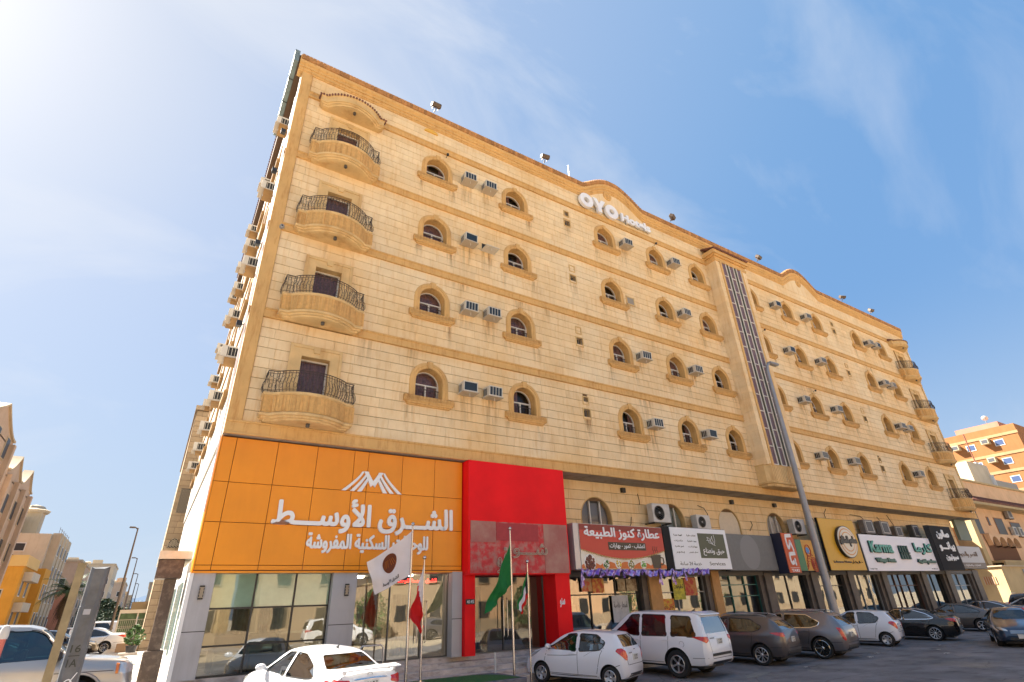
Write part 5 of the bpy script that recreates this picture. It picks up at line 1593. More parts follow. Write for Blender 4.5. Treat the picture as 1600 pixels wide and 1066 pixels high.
    for wi, o_ in enumerate(wins):
        mm = tints[wi] if tints else gm
        for s in (1, -1):
            if detail:
                q = MB(); pts = [proj('y', s, p, -.012) for p in grow_poly(o_, .015)]
                if any(p is None for p in pts): continue
                c_ = sum(pts, Vector((0, 0, 0)))/len(pts)
                q.add(pts+[c_], [(i, (i+1) % len(pts), len(pts)) for i in range(len(pts))]); q.obj('window', mm, t, local=True, smooth=180, fix=False)
            else: patch('window', o_, 'y', s, DARKG, .004, sink=.004)
        # rubber surround
        for s in (1, -1):
            if s == -1 and not detail: continue
            q = MB(); a = grow_poly(o_, .022); b_ = grow_poly(o_, -.004); V = []
            ok = True
            for p1, p2 in zip(a, b_):
                h1, h2 = proj('y', s, p1, .002), proj('y', s, p2, .004)
                if h1 is None or h2 is None: ok = False; break
                V += [h1, h2]
            if ok:
                n = len(a); q.add(V, [(2*i, 2*i+1, (2*i+3) % (2*n), (2*i+2) % (2*n)) for i in range(n)]); q.obj('window_trim', S.get('trim', BLKP), t, local=True)
    for (yb, yt, zb, zt, xa, sg) in S['ends']:
        nmx = 'windscreen' if sg > 0 else 'rear_window'
        q = MB(); nu, nv = 10, 5; g_ = .012 if detail else 0; V = []
        for j in range(nv+1):
            for i in range(nu+1):
                z = zb-g_+(zt-zb+2*g_)*j/nv; hw = yb+(yt-yb)*j/nv+g_
                p = proj('x', sg, (-hw+2*hw*i/nu, z), -.012 if detail else .004)
                V.append(p if p else (V[-1] if V else Vector((0, 0, 1))))
        q.add(V, [(j*(nu+1)+i, j*(nu+1)+i+1, (j+1)*(nu+1)+i+1, (j+1)*(nu+1)+i) for j in range(nv) for i in range(nu)])
        q.obj(nmx, (tints[-1] if tints and sg < 0 else gm) if detail else DARKG, t, local=True, smooth=180, fix=False)
    # ---- seats and dash
    if detail:
        cab = S['cabin']; zf = min(p[1] for p in cab)
        for sx in S['seats']:
            for s in (-.36, .36):
                q = MB(); q.bbox(sx-.06, sx+.08, s-.22, s+.22, zf, S['seat_z'], .03); q.bbox(sx-.05, sx+.04, s-.13, s+.13, S['seat_z']+.02, S['seat_z']+.20, .03)
                q.obj('seat', S.get('seatm', SEATM), t, local=True)
        q = MB(); q.box(max(p[0] for p in cab)-.45, max(p[0] for p in cab)-.05, -RW+.08, RW-.08, zf, zf+.14); q.obj('dashboard', CINT, t, local=True)
    # ---- wheels
    key = (round(wr, 3), S['wst'], rimm.name if rimm else 's')
    if key not in WHEELS: WHEELS[key] = wheel_meshes(key, wr, S.get('ww', .2), S['rimr'], S['wst'], rimm or RIMS)
    tm, rm = WHEELS[key]
    for wx in S['axles']:
        for s in (1, -1):
            e = bpy.data.objects.new('wheel', None); COL.objects.link(e); e.parent = t
            e.location = (wx, s*(W-S.get('ww', .2)/2-.015), wr); e.rotation_euler = (0, 0.4*wx, 0 if s > 0 else pi)
            inst('tyre', tm, e); inst('rim', rm, e)
    # ---- lights, handles, plates, seams
    for kind, ax, sg, pts, m_ in S['lights']:
        for s in ((1, -1) if ax == 'x' else (1, -1)):
            if ax in ('r', 'f'): patch(kind, pts, ax, s, m_)
            elif ax == 'x': patch(kind, [(p[0]*s, p[1]) for p in pts], 'x', sg, m_)
            else: patch(kind, pts, 'y', s, m_)
    for (nm_, ax, sg, pts, m_) in S.get('patches', ()):
        if ax == 'y':
            for s in (1, -1): patch(nm_, pts, 'y', s, m_, .004)
        else: patch(nm_, pts, ax, sg, m_, .005)
    for pts in S.get('seams', ()):
        for s in (1, -1): strip('panel_gap', pts, 'y', s, SEAM)
    for pts in S.get('rseams', ()): strip('panel_gap', pts, 'x', -1, SEAM)
    for (hx, hz) in S['handles']:
        for s in (1, -1):
            p = proj('y', s, (hx, hz), 0)
            if p:
                q = MB(); q.bbox(hx-.10, hx+.10, min(p.y+s*.028, p.y+s*.045), max(p.y+s*.028, p.y+s*.045), hz-.014, hz+.014, .006)
                q.box(hx-.09, hx-.06, min(p.y, p.y+s*.03), max(p.y, p.y+s*.03), hz-.01, hz+.01); q.box(hx+.06, hx+.09, min(p.y, p.y+s*.03), max(p.y, p.y+s*.03), hz-.01, hz+.01)
                q.obj('door_handle', S.get('handlem', paint), t, local=True)
    mx_, mz_ = S['mirror']
    for s in (1, -1):
        p = proj('y', s, (mx_, mz_-.02), 0)
        if p:
            q = MB(); sz = S.get('mir', 1)
            q.lathe([(0, -.06*sz), (.06*sz, -.055*sz), (.085*sz, -.02*sz), (.09*sz, .03*sz), (.07*sz, .06*sz), (0, .07*sz)], 12, 'x', (0, 0, 0))
            q.v = [(a, b_*1.35, c_*.85) for a, b_, c_ in q.v]; q.off(mx_, s*(abs(p.y)+.14), mz_+.06)
            q.box(mx_-.02, mx_+.03, min(s*(abs(p.y)-.02), s*(abs(p.y)+.08)), max(s*(abs(p.y)-.02), s*(abs(p.y)+.08)), mz_+.0, mz_+.04)
            q.obj('side_mirror', S.get('mirm', paint), t, local=True, smooth=50)
    for sg, z in ((-1, S['pz'][0]), (1, S['pz'][1])):
        p = proj('x', sg, (0, z), 0)
        if p:
            q = MB(); a, b_ = sorted((p.x, p.x+sg*.03)); q.box(a, b_, -.17, .17, z-.08, z+.08); pl = q.obj('number_plate', PLATE, t, local=True)
            if sg < 0 and detail:
                q = MB(); q.box(p.x-.033, p.x-.03, -.15, .15, z-.003, z+.003)
                tx = text_mb('4 1 8 7', -.13, .13, z+.04, .05, .003, 0, .01); M_ = Matrix.Translation((p.x-.031, 0, 0)) @ Matrix.Rotation(-pi/2, 4, 'Z'); tx.xf(M_); tx.m = []
                q.add(tx.v, tx.f); tx = text_mb('A K D', -.12, .12, z-.04, .045, .003, 0, .01); tx.xf(M_); q.add(tx.v, tx.f)
                q.obj('plate_characters', INK, pl, local=True)
    p = proj('z', 1, (S['roofmid'], 0), 0)
    if detail and p and S.get('ant', True):
        q = MB(); q.add([(S['antx'], -.02, top(S['antx'])), (S['antx']+.12, -.025, top(S['antx'])), (S['antx']+.12, .025, top(S['antx'])), (S['antx'], .02, top(S['antx'])), (S['antx']-.06, 0, top(S['antx'])+.10)], [(0,1,4),(1,2,4),(2,3,4),(3,0,4)]); q.obj('antenna', BLKP, t, local=True)
    if S.get('rails'):
        a, b_ = S['rails']; rl = RW-.06
        for s in (1, -1):
            q = MB(); q.tube([(a, s*rl, top(a)+.0), (a+.12, s*rl, top(a+.12)+.035)]+[(a+.12+(b_-a-.24)*i/8, s*rl, top(a+.12+(b_-a-.24)*i/8)+.045) for i in range(1, 8)]+[(b_-.1, s*rl, top(b_-.1)+.035), (b_, s*rl, top(b_)+.0)], .018, 6); q.obj('roof_rail', S.get('railm', RIMS), t, local=True, smooth=60)
    for s in (1, -1): strip('sill_trim', [(max(S['axles'])-wr*1.25, bot(0)+.06), (min(S['axles'])+wr*1.25, bot(0)+.06)], 'y', s, BLKP, w=.07, off=.006)
    # underside
    q = MB(); q.box(-L/2+.35, L/2-.35, -W+.32, W-.32, bot(0)-.05, bot(0)+.03); q.obj('underbody', BLKP, t, local=True)
    if extras: extras(t, patch, strip, proj)
    return t

def rr_poly(P, r, n=3):
    """polygon with rounded corners"""
    o = []
    k = len(P)
    for i in range(k):
        a, b, c = Vector(P[i-1]), Vector(P[i]), Vector(P[(i+1) % k])
        r1 = min(r, (a-b).length*.45, (c-b).length*.45)
        p, q = b+(a-b).normalized()*r1, b+(c-b).normalized()*r1
        for j in range(n+1):
            t = j/n; o.append(((1-t)**2*p+2*t*(1-t)*b+t*t*q))
    return [(v.x, v.y) for v in o]
def grow_poly(P, d):
    s = 1 if poly_area(P) > 0 else -1
    return fatten(P, d*s)
def plan_std(L, nose=.86, tail=.88):
    h = L/2
    return [(-h, tail*.80), (-h+.05, tail*.93), (-h+.16, tail+.045), (-h+.45, .975), (-h+1.0, 1.0), (h-1.2, 1.0), (h-.6, .965), (h-.25, nose+.035), (h-.07, nose*.90), (h, nose*.72)]
def bot_std(L, g, e=.1):
    h = L/2
    return [(-h, g+e+.08), (-h+.12, g+e*.7), (-h+.5, g+.02), (0, g), (h-.5, g+.01), (h-.12, g+e*.4), (h, g+e)]

def spec_hatch():
    L = 3.64
    w1 = rr_poly([(.86, .955), (.82, 1.0), (.12, 1.375), (-.16, 1.395), (-.16, .93)], .05)
    w2 = rr_poly([(-.28, .93), (-.28, 1.395), (-.86, 1.375), (-1.16, 1.18), (-1.10, 1.08), (-.98, .985)], .06)
    return dict(L=L, W=1.60, roofw=.56, top=[(-1.82, .70), (-1.79, .98), (-1.70, 1.10), (-1.50, 1.37), (-1.40, 1.445), (-1.0, 1.475), (-.4, 1.49), (.05, 1.455), (.30, 1.39), (.92, 1.045), (1.05, 1.0), (1.45, .88), (1.68, .74), (1.82, .56)],
        belt=[(-1.82, .68), (-1.7, .98), (-1.3, 1.0), (-.3, .92), (.8, .87), (1.3, .80), (1.82, .5)], bot=bot_std(L, .19, .08), plan=plan_std(L, .86, .88),
        wr=.285, ww=.17, rimr=.19, wst='cap', axles=(1.10, -1.285), wins=[w1, w2], cabin=[(1.0, .70), (1.0, .93), (.28, 1.34), (-.3, 1.41), (-1.3, 1.36), (-1.62, 1.0), (-1.62, .7)],
        ends=[(.62, .50, 1.07, 1.38, .2, 1), (.585, .47, 1.08, 1.385, -1.2, -1)], seats=(.15, -.75), seat_z=1.12, mirror=(.78, .98), handles=[(-.02, .86), (-1.02, 1.06)][:1]+[(-.02, .86)][:0], pz=(.80, .45), roofmid=-.5, antx=-1.25, ant=False,
        lights=[('taillight', 'r', 1, rr_poly([(.20, .97), (.13, 1.05), (0, 1.06), (-.11, 1.0), (-.17, .84), (-.16, .73), (-.09, .73), (.06, .85)], .035), TAIL),
                ('headlight', 'x', 1, rr_poly([(.36, .66), (.62, .72), (.70, .86), (.60, .86), (.40, .74)], .03), HEADL), ('headlight', 'y', 1, rr_poly([(1.62, .70), (1.35, .86), (1.12, .94), (1.3, .80), (1.55, .66)], .02), HEADL)],
        patches=[('bumper_insert', 'x', -1, rr_poly([(-.52, .30), (.52, .30), (.48, .40), (-.48, .40)], .03), BLKP), ('grille', 'x', 1, rr_poly([(-.35, .36), (.35, .36), (.42, .58), (-.42, .58)], .04), BLKP)],
        seams=[[(.98, .32), (.98, .62), (.90, .90)], [(-.22, .32), (-.22, .92)], [(-1.12, 1.05), (-1.0, .86), (-.93, .62), (-.86, .36)], [(.98, .32), (-.86, .30)], [(.86, .78), (.2, .80), (-.2, .83)], [(-1.62, .62), (-1.45, .56)]],
        rseams=[[(-.60, 1.06), (-.56, .62), (.56, .62), (.60, 1.06)]])
def spec_sedan(L=4.62, W=1.80, H=1.46, chrome=False, wst='split', wr=.325, rimr=.225, k=0):
    h = L/2; s = L/4.62
    w1 = rr_poly([(.86*s, .955), (.78*s, .995), (.18*s, H-.105), (-.12*s, H-.085), (-.14*s, .94)], .045)
    w2 = rr_poly([(-.22*s, .94), (-.20*s, H-.085), (-.60*s, H-.10), (-1.12*s, H-.26), (-1.42*s, 1.02), (-1.30*s, .985), (-1.1*s, .965)], .05)
    return dict(L=L, W=W, roofw=.565, top=[(-h, .70), (-h+.04, .98), (-h+.14, 1.085), (-h+.45, 1.11), (-1.66*s, 1.12), (-1.02*s, H-.075), (-.75*s, H-.02), (-.2*s, H), (.1*s, H-.02), (.32*s, H-.085), (1.05*s, .995), (1.22*s, .955), (h-.45, .83), (h-.16, .74), (h-.04, .62), (h, .5)],
        belt=[(-h, .68), (-h+.12, 1.0), (-1.5*s, 1.0), (-.3*s, .93), (.8*s, .895), (h-.5, .74), (h, .45)], bot=bot_std(L, .19, .09), plan=plan_std(L, .84, .86),
        wr=wr, ww=.21, rimr=rimr, wst=wst, axles=(h-.92, -h+1.03), wins=[w1, w2], cabin=[(1.1*s, .70), (1.05*s, .90), (.34*s, H-.13), (-.8*s, H-.09), (-1.1*s, H-.16), (-1.62*s, 1.03), (-1.62*s, .7)],
        ends=[(.66, .50, 1.02, H-.105, .2, 1), (.62, .49, 1.135, H-.105, -1.0*s, -1)], seats=(.2*s, -.85*s), seat_z=1.13, mirror=(.76*s, .97), handles=[(-.02*s, .85), (-1.0*s, .875)], pz=(.88, .42), roofmid=-.3, antx=-.85*s,
        lights=[('taillight', 'r', 1, rr_poly([(.32, .99), (.12, 1.03), (-.24, 1.0), (-.27, .90), (-.08, .84), (.10, .88)], .025), TAIL),
                ('headlight', 'x', 1, rr_poly([(.42, .60), (.70, .66), (.78, .78), (.66, .76), (.46, .68)], .03), HEADL), ('headlight', 'y', 1, rr_poly([(h-.18, .62), (h-.55, .78), (h-.72, .80), (h-.5, .68), (h-.2, .58)], .02), HEADL)],
        patches=[('bumper_insert', 'x', -1, rr_poly([(-.55, .30), (.55, .30), (.50, .42), (-.50, .42)], .03), BLKP), ('grille', 'x', 1, rr_poly([(-.36, .50), (.36, .50), (.40, .64), (-.40, .64)], .03), BLKP), ('air_intake', 'x', 1, rr_poly([(-.5, .28), (.5, .28), (.46, .38), (-.46, .38)], .03), BLKP)],
        seams=[[(1.0*s, .30), (1.0*s, .62), (.90*s, .92)], [(-.18*s, .30), (-.18*s, .93)], [(-1.38*s, .98), (-1.22*s, .84), (-1.08*s, .56), (-.98*s, .36)], [(1.0*s, .30), (-.98*s, .28)], [(-h+.05, .60), (-h+.60, .58)]],
        rseams=[[(-.66, 1.05), (-.60, .66), (.60, .66), (.66, 1.05)]], trim=CHROME if chrome else BLKP)
def spec_suv(L=4.45, W=1.86, H=1.66, wr=.35, rimr=.25, wst='split', big=False):
    h = L/2; s = L/4.45
    zb = 1.08 if not big else 1.20
    w1 = rr_poly([(.84*s, zb+.0), (.78*s, zb+.04), (.22*s, H-.13), (-.06*s, H-.11), (-.08*s, zb-.02)], .05)
    w2 = rr_poly([(-.17*s, zb-.02), (-.15*s, H-.11), (-.93*s, H-.12), (-1.0*s, zb)], .06)
    if big:
        w3 = rr_poly([(-1.14*s, zb), (-1.12*s, H-.13), (-1.72*s, H-.15), (-1.90*s, zb+.06), (-1.86*s, zb)], .07); ws = [w1, w2, w3]
    else:
        w2 = rr_poly([(-.17*s, zb-.02), (-.15*s, H-.11), (-.95*s, H-.13), (-1.42*s, zb+.20), (-1.36*s, zb+.10), (-1.1*s, zb+.02)], .05); ws = [w1, w2]
    if big: tp = [(-h, .78), (-h+.05, 1.10), (-h+.10, 1.28), (-h+.25, H-.16), (-h+.36, H-.05), (-h+1.0, H-.01), (-.2*s, H), (.25*s, H-.03), (.42*s, H-.11), (1.05*s, 1.26), (1.2*s, 1.20), (h-.4, 1.08), (h-.12, .98), (h-.03, .82), (h, .6)]
    else: tp = [(-h, .74), (-h+.04, 1.02), (-h+.10, 1.16), (-h+.42, H-.16), (-h+.55, H-.06), (-h+1.0, H-.01), (-.3*s, H), (.1*s, H-.02), (.34*s, H-.10), (1.02*s, 1.15), (1.18*s, 1.09), (h-.42, .98), (h-.14, .86), (h-.03, .72), (h, .55)]
    return dict(L=L, W=W, roofw=.60 if not big else .74, top=tp,
        belt=[(-h, .74), (-h+.1, zb+.02), (-1.0*s, zb-.02), (.2*s, zb-.06), (1.0*s, zb-.10), (h-.4, zb-.20), (h, .5)], bot=bot_std(L, .26 if not big else .34, .08), plan=plan_std(L, .86 if not big else .9, .89 if not big else .93),
        wr=wr, ww=.24, rimr=rimr, wst=wst, axles=(h-.90*(1.05 if big else 1), -h+(.92 if not big else 1.13)), wins=ws, cabin=[(1.05*s, .85), (1.02*s, 1.06), (.42*s, H-.16), (-h+1.0, H-.11), (-h+.55, H-.16), (-h+.35, zb+.05), (-h+.35, .85)],
        ends=[(.66 if not big else .78, .54 if not big else .68, zb+.10, H-.14, .3, 1), (.60 if not big else .76, .50 if not big else .68, zb+.10, H-.17 if not big else H-.16, -h+.8, -1)],
        seats=(.2*s, -.8*s), seat_z=1.25 if not big else 1.42, mirror=(.76*s, zb), handles=[(-.0*s, zb-.14), (-.95*s, zb-.12)], pz=(.86 if not big else 1.06, .5), roofmid=-.3, antx=-h+.8, rails=(-h+.65, .2*s),
        lights=[('taillight', 'r', 1, rr_poly([(.34, zb+.0), (.14, zb+.03), (-.16, zb+.02), (-.19, zb-.10), (-.05, zb-.17 if big else zb-.13), (.16, zb-.08)], .03), TAIL),
                ('headlight', 'x', 1, rr_poly([(.45, .74), (.72, .80), (.80, .92), (.66, .90), (.48, .82)], .03), HEADL), ('headlight', 'y', 1, rr_poly([(h-.16, .76), (h-.50, .92), (h-.66, .94), (h-.46, .82), (h-.2, .72)], .02), HEADL)],
        patches=[('bumper_insert', 'x', -1, rr_poly([(-.75, .34), (.75, .34), (.72, .52), (-.72, .52)], .04), BLKP), ('grille', 'x', 1, rr_poly([(-.38, .58), (.38, .58), (.42, .78), (-.42, .78)], .03), BLKP)],
        seams=[[(1.0*s, .38), (1.0*s, .7), (.90*s, zb-.03)], [(-.12*s, .38), (-.12*s, zb)], [(-1.05*s, zb), (-1.03*s, .85), (-.92*s, .5)], [(1.0*s, .38), (-.92*s, .36)], [(-h+.05, .62), (-h+.55, .60)]],
        rseams=[[(-.70, zb+.1), (-.66, .60), (.66, .60), (.70, zb+.1)]])
def paint(nm, c, metal=0.0, r=.28):
    return mat(nm, c, r, metal=metal, coat=.9, spec=.5)
P_WHITE = paint('white_paint', (.78, .79, .81)); P_WHITE2 = paint('pearl_white_paint', (.76, .765, .80)); P_BROWN = paint('bronze_brown_paint', (.105, .093, .092), .55, .33)
P_GREY = paint('warm_grey_paint', (.185, .172, .178), .6, .30); P_BLACK = paint('black_brown_paint', (.018, .014, .013), .3, .2); P_TAUPE = paint('taupe_paint', (.11, .095, .085), .55, .33)
P_BLUE = paint('dark_blue_paint', (.022, .045, .085), .55, .3); P_SILVER = paint('silver_paint', (.40, .375, .35), .55, .33)
RIMG = mat('dark_chrome_rim', (.42, .42, .42), .2, metal=1.0)
def park(xr, yr, yaw, spec):
    """place by the ground point of the left rear wheel"""
    ax = min(spec['axles']); W = spec['W']/2-.1
    c, s = cos(yaw), sin(yaw)
    x = xr-(ax*c-W*s); y = yr-(ax*s+W*c)
    return (x, y, gz(xr, yr))
def fit_slope(t, spec):
    c, s = cos(t.rotation_euler.z), sin(t.rotation_euler.z)
    f_, r_ = max(spec['axles']), min(spec['axles'])
    zf = gz(t.location.x+f_*c, t.location.y+f_*s); zr = gz(t.location.x+r_*c, t.location.y+r_*s)
    a = atan2(zf-zr, f_-r_)
    t.location.z = zr - r_*sin(a)*1.0 + 0
    t.rotation_euler.y = -a
def put(name, label, cat, spec, pnt, xr, yr, yawdeg, **kw):
    yaw = radians(yawdeg)
    t = build_car(name, label, cat, spec, pnt, park(xr, yr, yaw, spec), yaw, **kw)
    fit_slope(t, spec); return t
def text_on_rear(t, proj, s, y0, y1, z, h, m_, nm='badge', bold=.02):
    p = proj('x', -1, ((y0+y1)/2, z), 0)
    if p is None: return
    q = text_mb(s, -y1, -y0, z, h, .006, 0, bold); q.xf(Matrix.Translation((p.x-.002, 0, 0)) @ Matrix.Rotation(-pi/2, 4, 'Z')); q.obj(nm, m_, t, local=True)
GC = 'cars parked nose-in along the shopfronts'
# white hatchback with a passenger looking out
sh = spec_hatch()
SKIN = mat('skin', (.32, .17, .10), .6)
def spark_extra(t, patch, strip, proj):
    q = MB(); p = proj('x', -1, (0, 1.0), 0)
    q.tube([(p.x-.012, -.05, 1.0), (p.x-.012, .05, 1.0)], .012, 6); q.obj('emblem', CHROME, t, local=True)
    text_on_rear(t, proj, 'SPARK', .18, .44, .92, .04, CHROME)
    strip('panel_gap', [(-1.05, .98), (-.7, .93), (-.45, .80)], 'y', 1, SEAM, w=.006)
H1 = put('white_hatchback', 'small white hatchback nearest the green flag with a passenger at its rear window', 'car', sh, P_WHITE2, 12.25, 14.15, 114, group=GC, extras=spark_extra, tints=[CGLASS, glass('car_glass_open', (.85, .9, .9), .03, top=.3), glass('car_glass_mid', (.2, .24, .25), .08, top=.45)])
H2 = put('white_hatchback', 'small white hatchback between the grey crossover and the black sedan', 'car', spec_hatch(), P_WHITE2, 29.55, 14.5, 105, group=GC, extras=spark_extra, tints=[CGLASS, CGLASS, CTINT])
sp = spec_suv(5.21, 2.03, 1.93, .40, .255, 'five', True); sp['rails'] = None; sp['arch'] = 1.16
def seq_extra(t, patch, strip, proj):
    patch('bumper_step', rr_poly([(-.72, .66), (.72, .66), (.70, .74), (-.70, .74)], .02), 'x', -1, BLKP)
    text_on_rear(t, proj, 'SEQUOIA', .30, .62, 1.16, .045, CHROME)
    q = MB(); q.prism([(-2.38, 1.86), (-2.10, 1.93), (-2.10, 1.90), (-2.40, 1.83)], 1.34, 'y', -.67); q.obj('spoiler', P_WHITE, t, local=True)
    p = proj('y', 1, (-1.72, .98), .001)
    q = MB(); q.tube([(-1.72+.085*cos(k*pi/10), p.y, .98+.085*sin(k*pi/10)) for k in range(21)], .004, 4, False); q.obj('fuel_flap', SEAM, t, local=True)
S1 = put('white_suv', 'large white sport utility vehicle with dark windows behind the small white hatchback', 'car', sp, P_WHITE, 15.3, 14.25, 103, group=GC, extras=seq_extra, tints=[glass('car_glass_front', (.22, .34, .38), .07, top=.45), CTINT, CTINT, CTINT])
sp = spec_suv(4.43, 1.86, 1.64, .345, .245, 'split')
S2 = put('brown_crossover', 'bronze brown crossover beside the large white vehicle', 'car', sp, P_BROWN, 19.85, 14.3, 103, group=GC, tints=[CGLASS, glass('car_glass_bluish', (.16, .25, .30), .07, top=.45), CTINT])
sp = spec_suv(4.83, 1.91, 1.66, .375, .285, 'seven'); sp['trim'] = CHROME; sp['railm'] = CHROME
sp['lights'] = [('taillight', 'r', 1, rr_poly([(.14, 1.13), (.02, 1.13), (-.14, .74), (-.12, .66), (-.02, .68), (.06, .86)], .02), TAIL)] + sp['lights'][1:]
S3 = put('grey_crossover', 'warm grey crossover with chrome window trim in front of the lamp post', 'car', sp, P_GREY, 23.2, 13.9, 102, group=GC, rimm=RIMG, tints=[CGLASS, CTINT, CTINT])
sp = spec_sedan(4.85, 1.83, 1.455, True, 'ten', .335, .25)
B1 = put('black_sedan', 'black sedan with slim red tail lamps and ten spoke wheels', 'car', sp, P_BLACK, 33.9, 14.25, 104, group=GC, tints=[CGLASS, CTINT, CTINT])
sp = spec_sedan(4.57, 1.80, 1.45, False, 'five', .32, .21)
B2 = put('taupe_sedan', 'taupe grey sedan parked right of the black sedan', 'car', sp, P_TAUPE, 41.5, 14.9, 106, group=GC)
sp = spec_sedan(4.75, 1.82, 1.46, True, 'ten')
B3 = put('dark_sedan', 'dark sedan with chrome window line behind the taupe sedan', 'car', sp, P_BROWN, 48.0, 15.6, 103, group=GC, detail=False)
B4 = put('silver_sedan', 'silver car further right behind the dark blue sedan', 'car', spec_sedan(4.6, 1.8, 1.45), P_SILVER, 56.0, 15.6, 95, group=GC, detail=False)
B5 = put('silver_suv', 'pale silver sport utility vehicle parked before the yellow yard wall', 'car', spec_suv(4.7, 1.9, 1.75), P_SILVER, 61.0, 16.6, 93, group=GC, detail=False)
B6 = put('black_sedan', 'small dark car in front of the sunlit yellow wall', 'car', spec_suv(4.5, 1.85, 1.7), P_BLACK, 57.5, 18.2, 8, detail=False)
# dark blue sedan facing the camera
sp = spec_sedan(4.75, 1.82, 1.45, False, 'five')
def pass_extra(t, patch, strip, proj):
    for k in range(3): patch('grille_bar', rr_poly([(-.40, .535+.04*k), (.40, .535+.04*k), (.40, .55+.04*k), (-.40, .55+.04*k)], .004), 'x', 1, CHROME)
t = build_car('blue_sedan', 'dark blue sedan driving towards the camera at the right edge', 'car', sp, P_BLUE, (33.6, 10.9, 0), radians(203), extras=pass_extra)
# white sedan in the sun in front of the hotel
sp = spec_sedan(4.54, 1.76, 1.465, False, 'cap', .31, .2)
sp['seatm'] = SEATM
def cor_extra(t, patch, strip, proj):
    RH = mat('red_headrest_cloth', (.62, .03, .03), .8)
    for s in (-.36, .36):
        q = MB(); q.lathe([(0, -.09), (.13, -.07), (.17, 0), (.13, .08), (0, .10)], 12, 'z', (0, 0, 0)); q.v = [(a*.45, b, c) for a, b, c in q.v]; q.off(-1.02, s, 1.22); q.obj('headrest_cover', RH, t, local=True, smooth=60)
    q = MB(); q.prism([(-2.26, 1.17), (-2.04, 1.20), (-2.04, 1.18), (-2.26, 1.15)], 1.44, 'y', -.72)
    for s in (-.6, .6): q.box(-2.18, -2.08, s-.03, s+.03, 1.09, 1.18)
    q.obj('spoiler', P_WHITE, t, local=True)
    patch('chrome_strip', rr_poly([(-.42, .985), (.42, .985), (.42, 1.015), (-.42, 1.015)], .01), 'x', -1, CHROME)
    q = MB(); p = proj('x', -1, (0, 1.06), 0); q.tube([(p.x-.006, .06*cos(k*pi/8), 1.055+.035*sin(k*pi/8)) for k in range(17)], .006, 4, False); q.obj('emblem', CHROME, t, local=True)
C1 = build_car('white_sedan', 'white sedan with rear spoiler and red headrest covers below the orange sign', 'car', sp, P_WHITE, (3.65, 14.6, gz(3.6, 14.5)), radians(106), extras=cor_extra, tints=[CGLASS, CTINT, glass('car_glass_green', (.42, .48, .42), .03, top=.2)])
fit_slope(C1, sp)
# ------------------------------------------------------------------ the child looking out of the hatchback
def make_person():
    me = bpy.data.meshes.new('body')
    V = [(0, 0, 0), (0, 0, .16), (0, .01, .30), (0, .015, .38), (0, .02, .42), (0, .03, .50), (0, .02, .57), (-.15, .0, .33), (-.19, .06, .17), (-.12, .20, .10), (.15, .0, .33), (.19, .06, .17), (.12, .20, .10)]
    E_ = [(0, 1), (1, 2), (2, 3), (3, 4), (4, 5), (5, 6), (2, 7), (7, 8), (8, 9), (2, 10), (10, 11), (11, 12)]
    R_ = [.13, .12, .115, .05, .045, .085, .07, .06, .045, .03, .06, .045, .03]
    me.from_pydata(V, E_, []); o = bpy.data.objects.new('body', me); COL.objects.link(o)
    sk = o.modifiers.new('s', 'SKIN'); ss = o.modifiers.new('b', 'SUBSURF'); ss.levels = 2
    lay = me.skin_vertices[0].data
    for i, r in enumerate(R_): lay[i].radius = (r, r*(.8 if i < 3 else 1)); lay[i].use_root = (i == 0)
    bpy.context.view_layer.update()
    nm = bpy.data.meshes.new_from_object(o.evaluated_get(bpy.context.evaluated_depsgraph_get()))
    bpy.data.objects.remove(o)
    nm.materials.clear(); nm.materials.append(SKIN); nm.materials.append(mat('pale_blue_shirt', (.42, .52, .62), .85))
    for p in nm.polygons: p.material_index = 1 if p.center.z < .37 else 0; p.use_smooth = True
    t = thing('person', 'child in a pale blue shirt looking out of the rear window of the white hatchback', 'person', (0, 0, 0))
    b = bpy.data.objects.new('body', nm); COL.objects.link(b); b.parent = t
    q = MB(); q.lathe([(0, .625), (.05, .615), (.085, .575), (.098, .52), (.09, .47)], 14, 'z', (0, .015, 0), cap=False); q.v = [(a, b_-(.028 if b_ > .05 else 0), c) for a, b_, c in q.v]; q.obj('hair', mat('dark_hair', (.015, .011, .009), .7), t, local=True, smooth=60)
    for s in (-.03, .03):
        q = MB(); q.lathe([(0, .012), (.010, .008), (.012, 0)], 8, 'y', (s, .105, .515)); q.obj('eye', mat('eye_dark', (.02, .015, .012), .3), t, local=True)
    q = MB(); q.add([(-.012, .10, .485), (.012, .10, .485), (0, .135, .487), (0, .108, .52)], [(0, 1, 2), (0, 2, 3), (1, 3, 2)]); q.obj('nose', SKIN, t, local=True)
    q = MB(); q.box(-.022, .022, .10, .108, .462, .467); q.obj('mouth', mat('lip', (.22, .07, .06), .5), t, local=True)
    for s in (-1, 1): q = MB(); q.lathe([(0, -.008), (.02, 0), (0, .008)], 8, 'x', (s*.083, .03, .505)); q.obj('ear', SKIN, t, local=True)
    return t
p_ = make_person()
M_ = H1.matrix_world
bpy.context.view_layer.update()
p_.location = H1.matrix_world @ Vector((-.72, .38, .74)); p_.rotation_euler = (0, 0, H1.rotation_euler.z+radians(20))
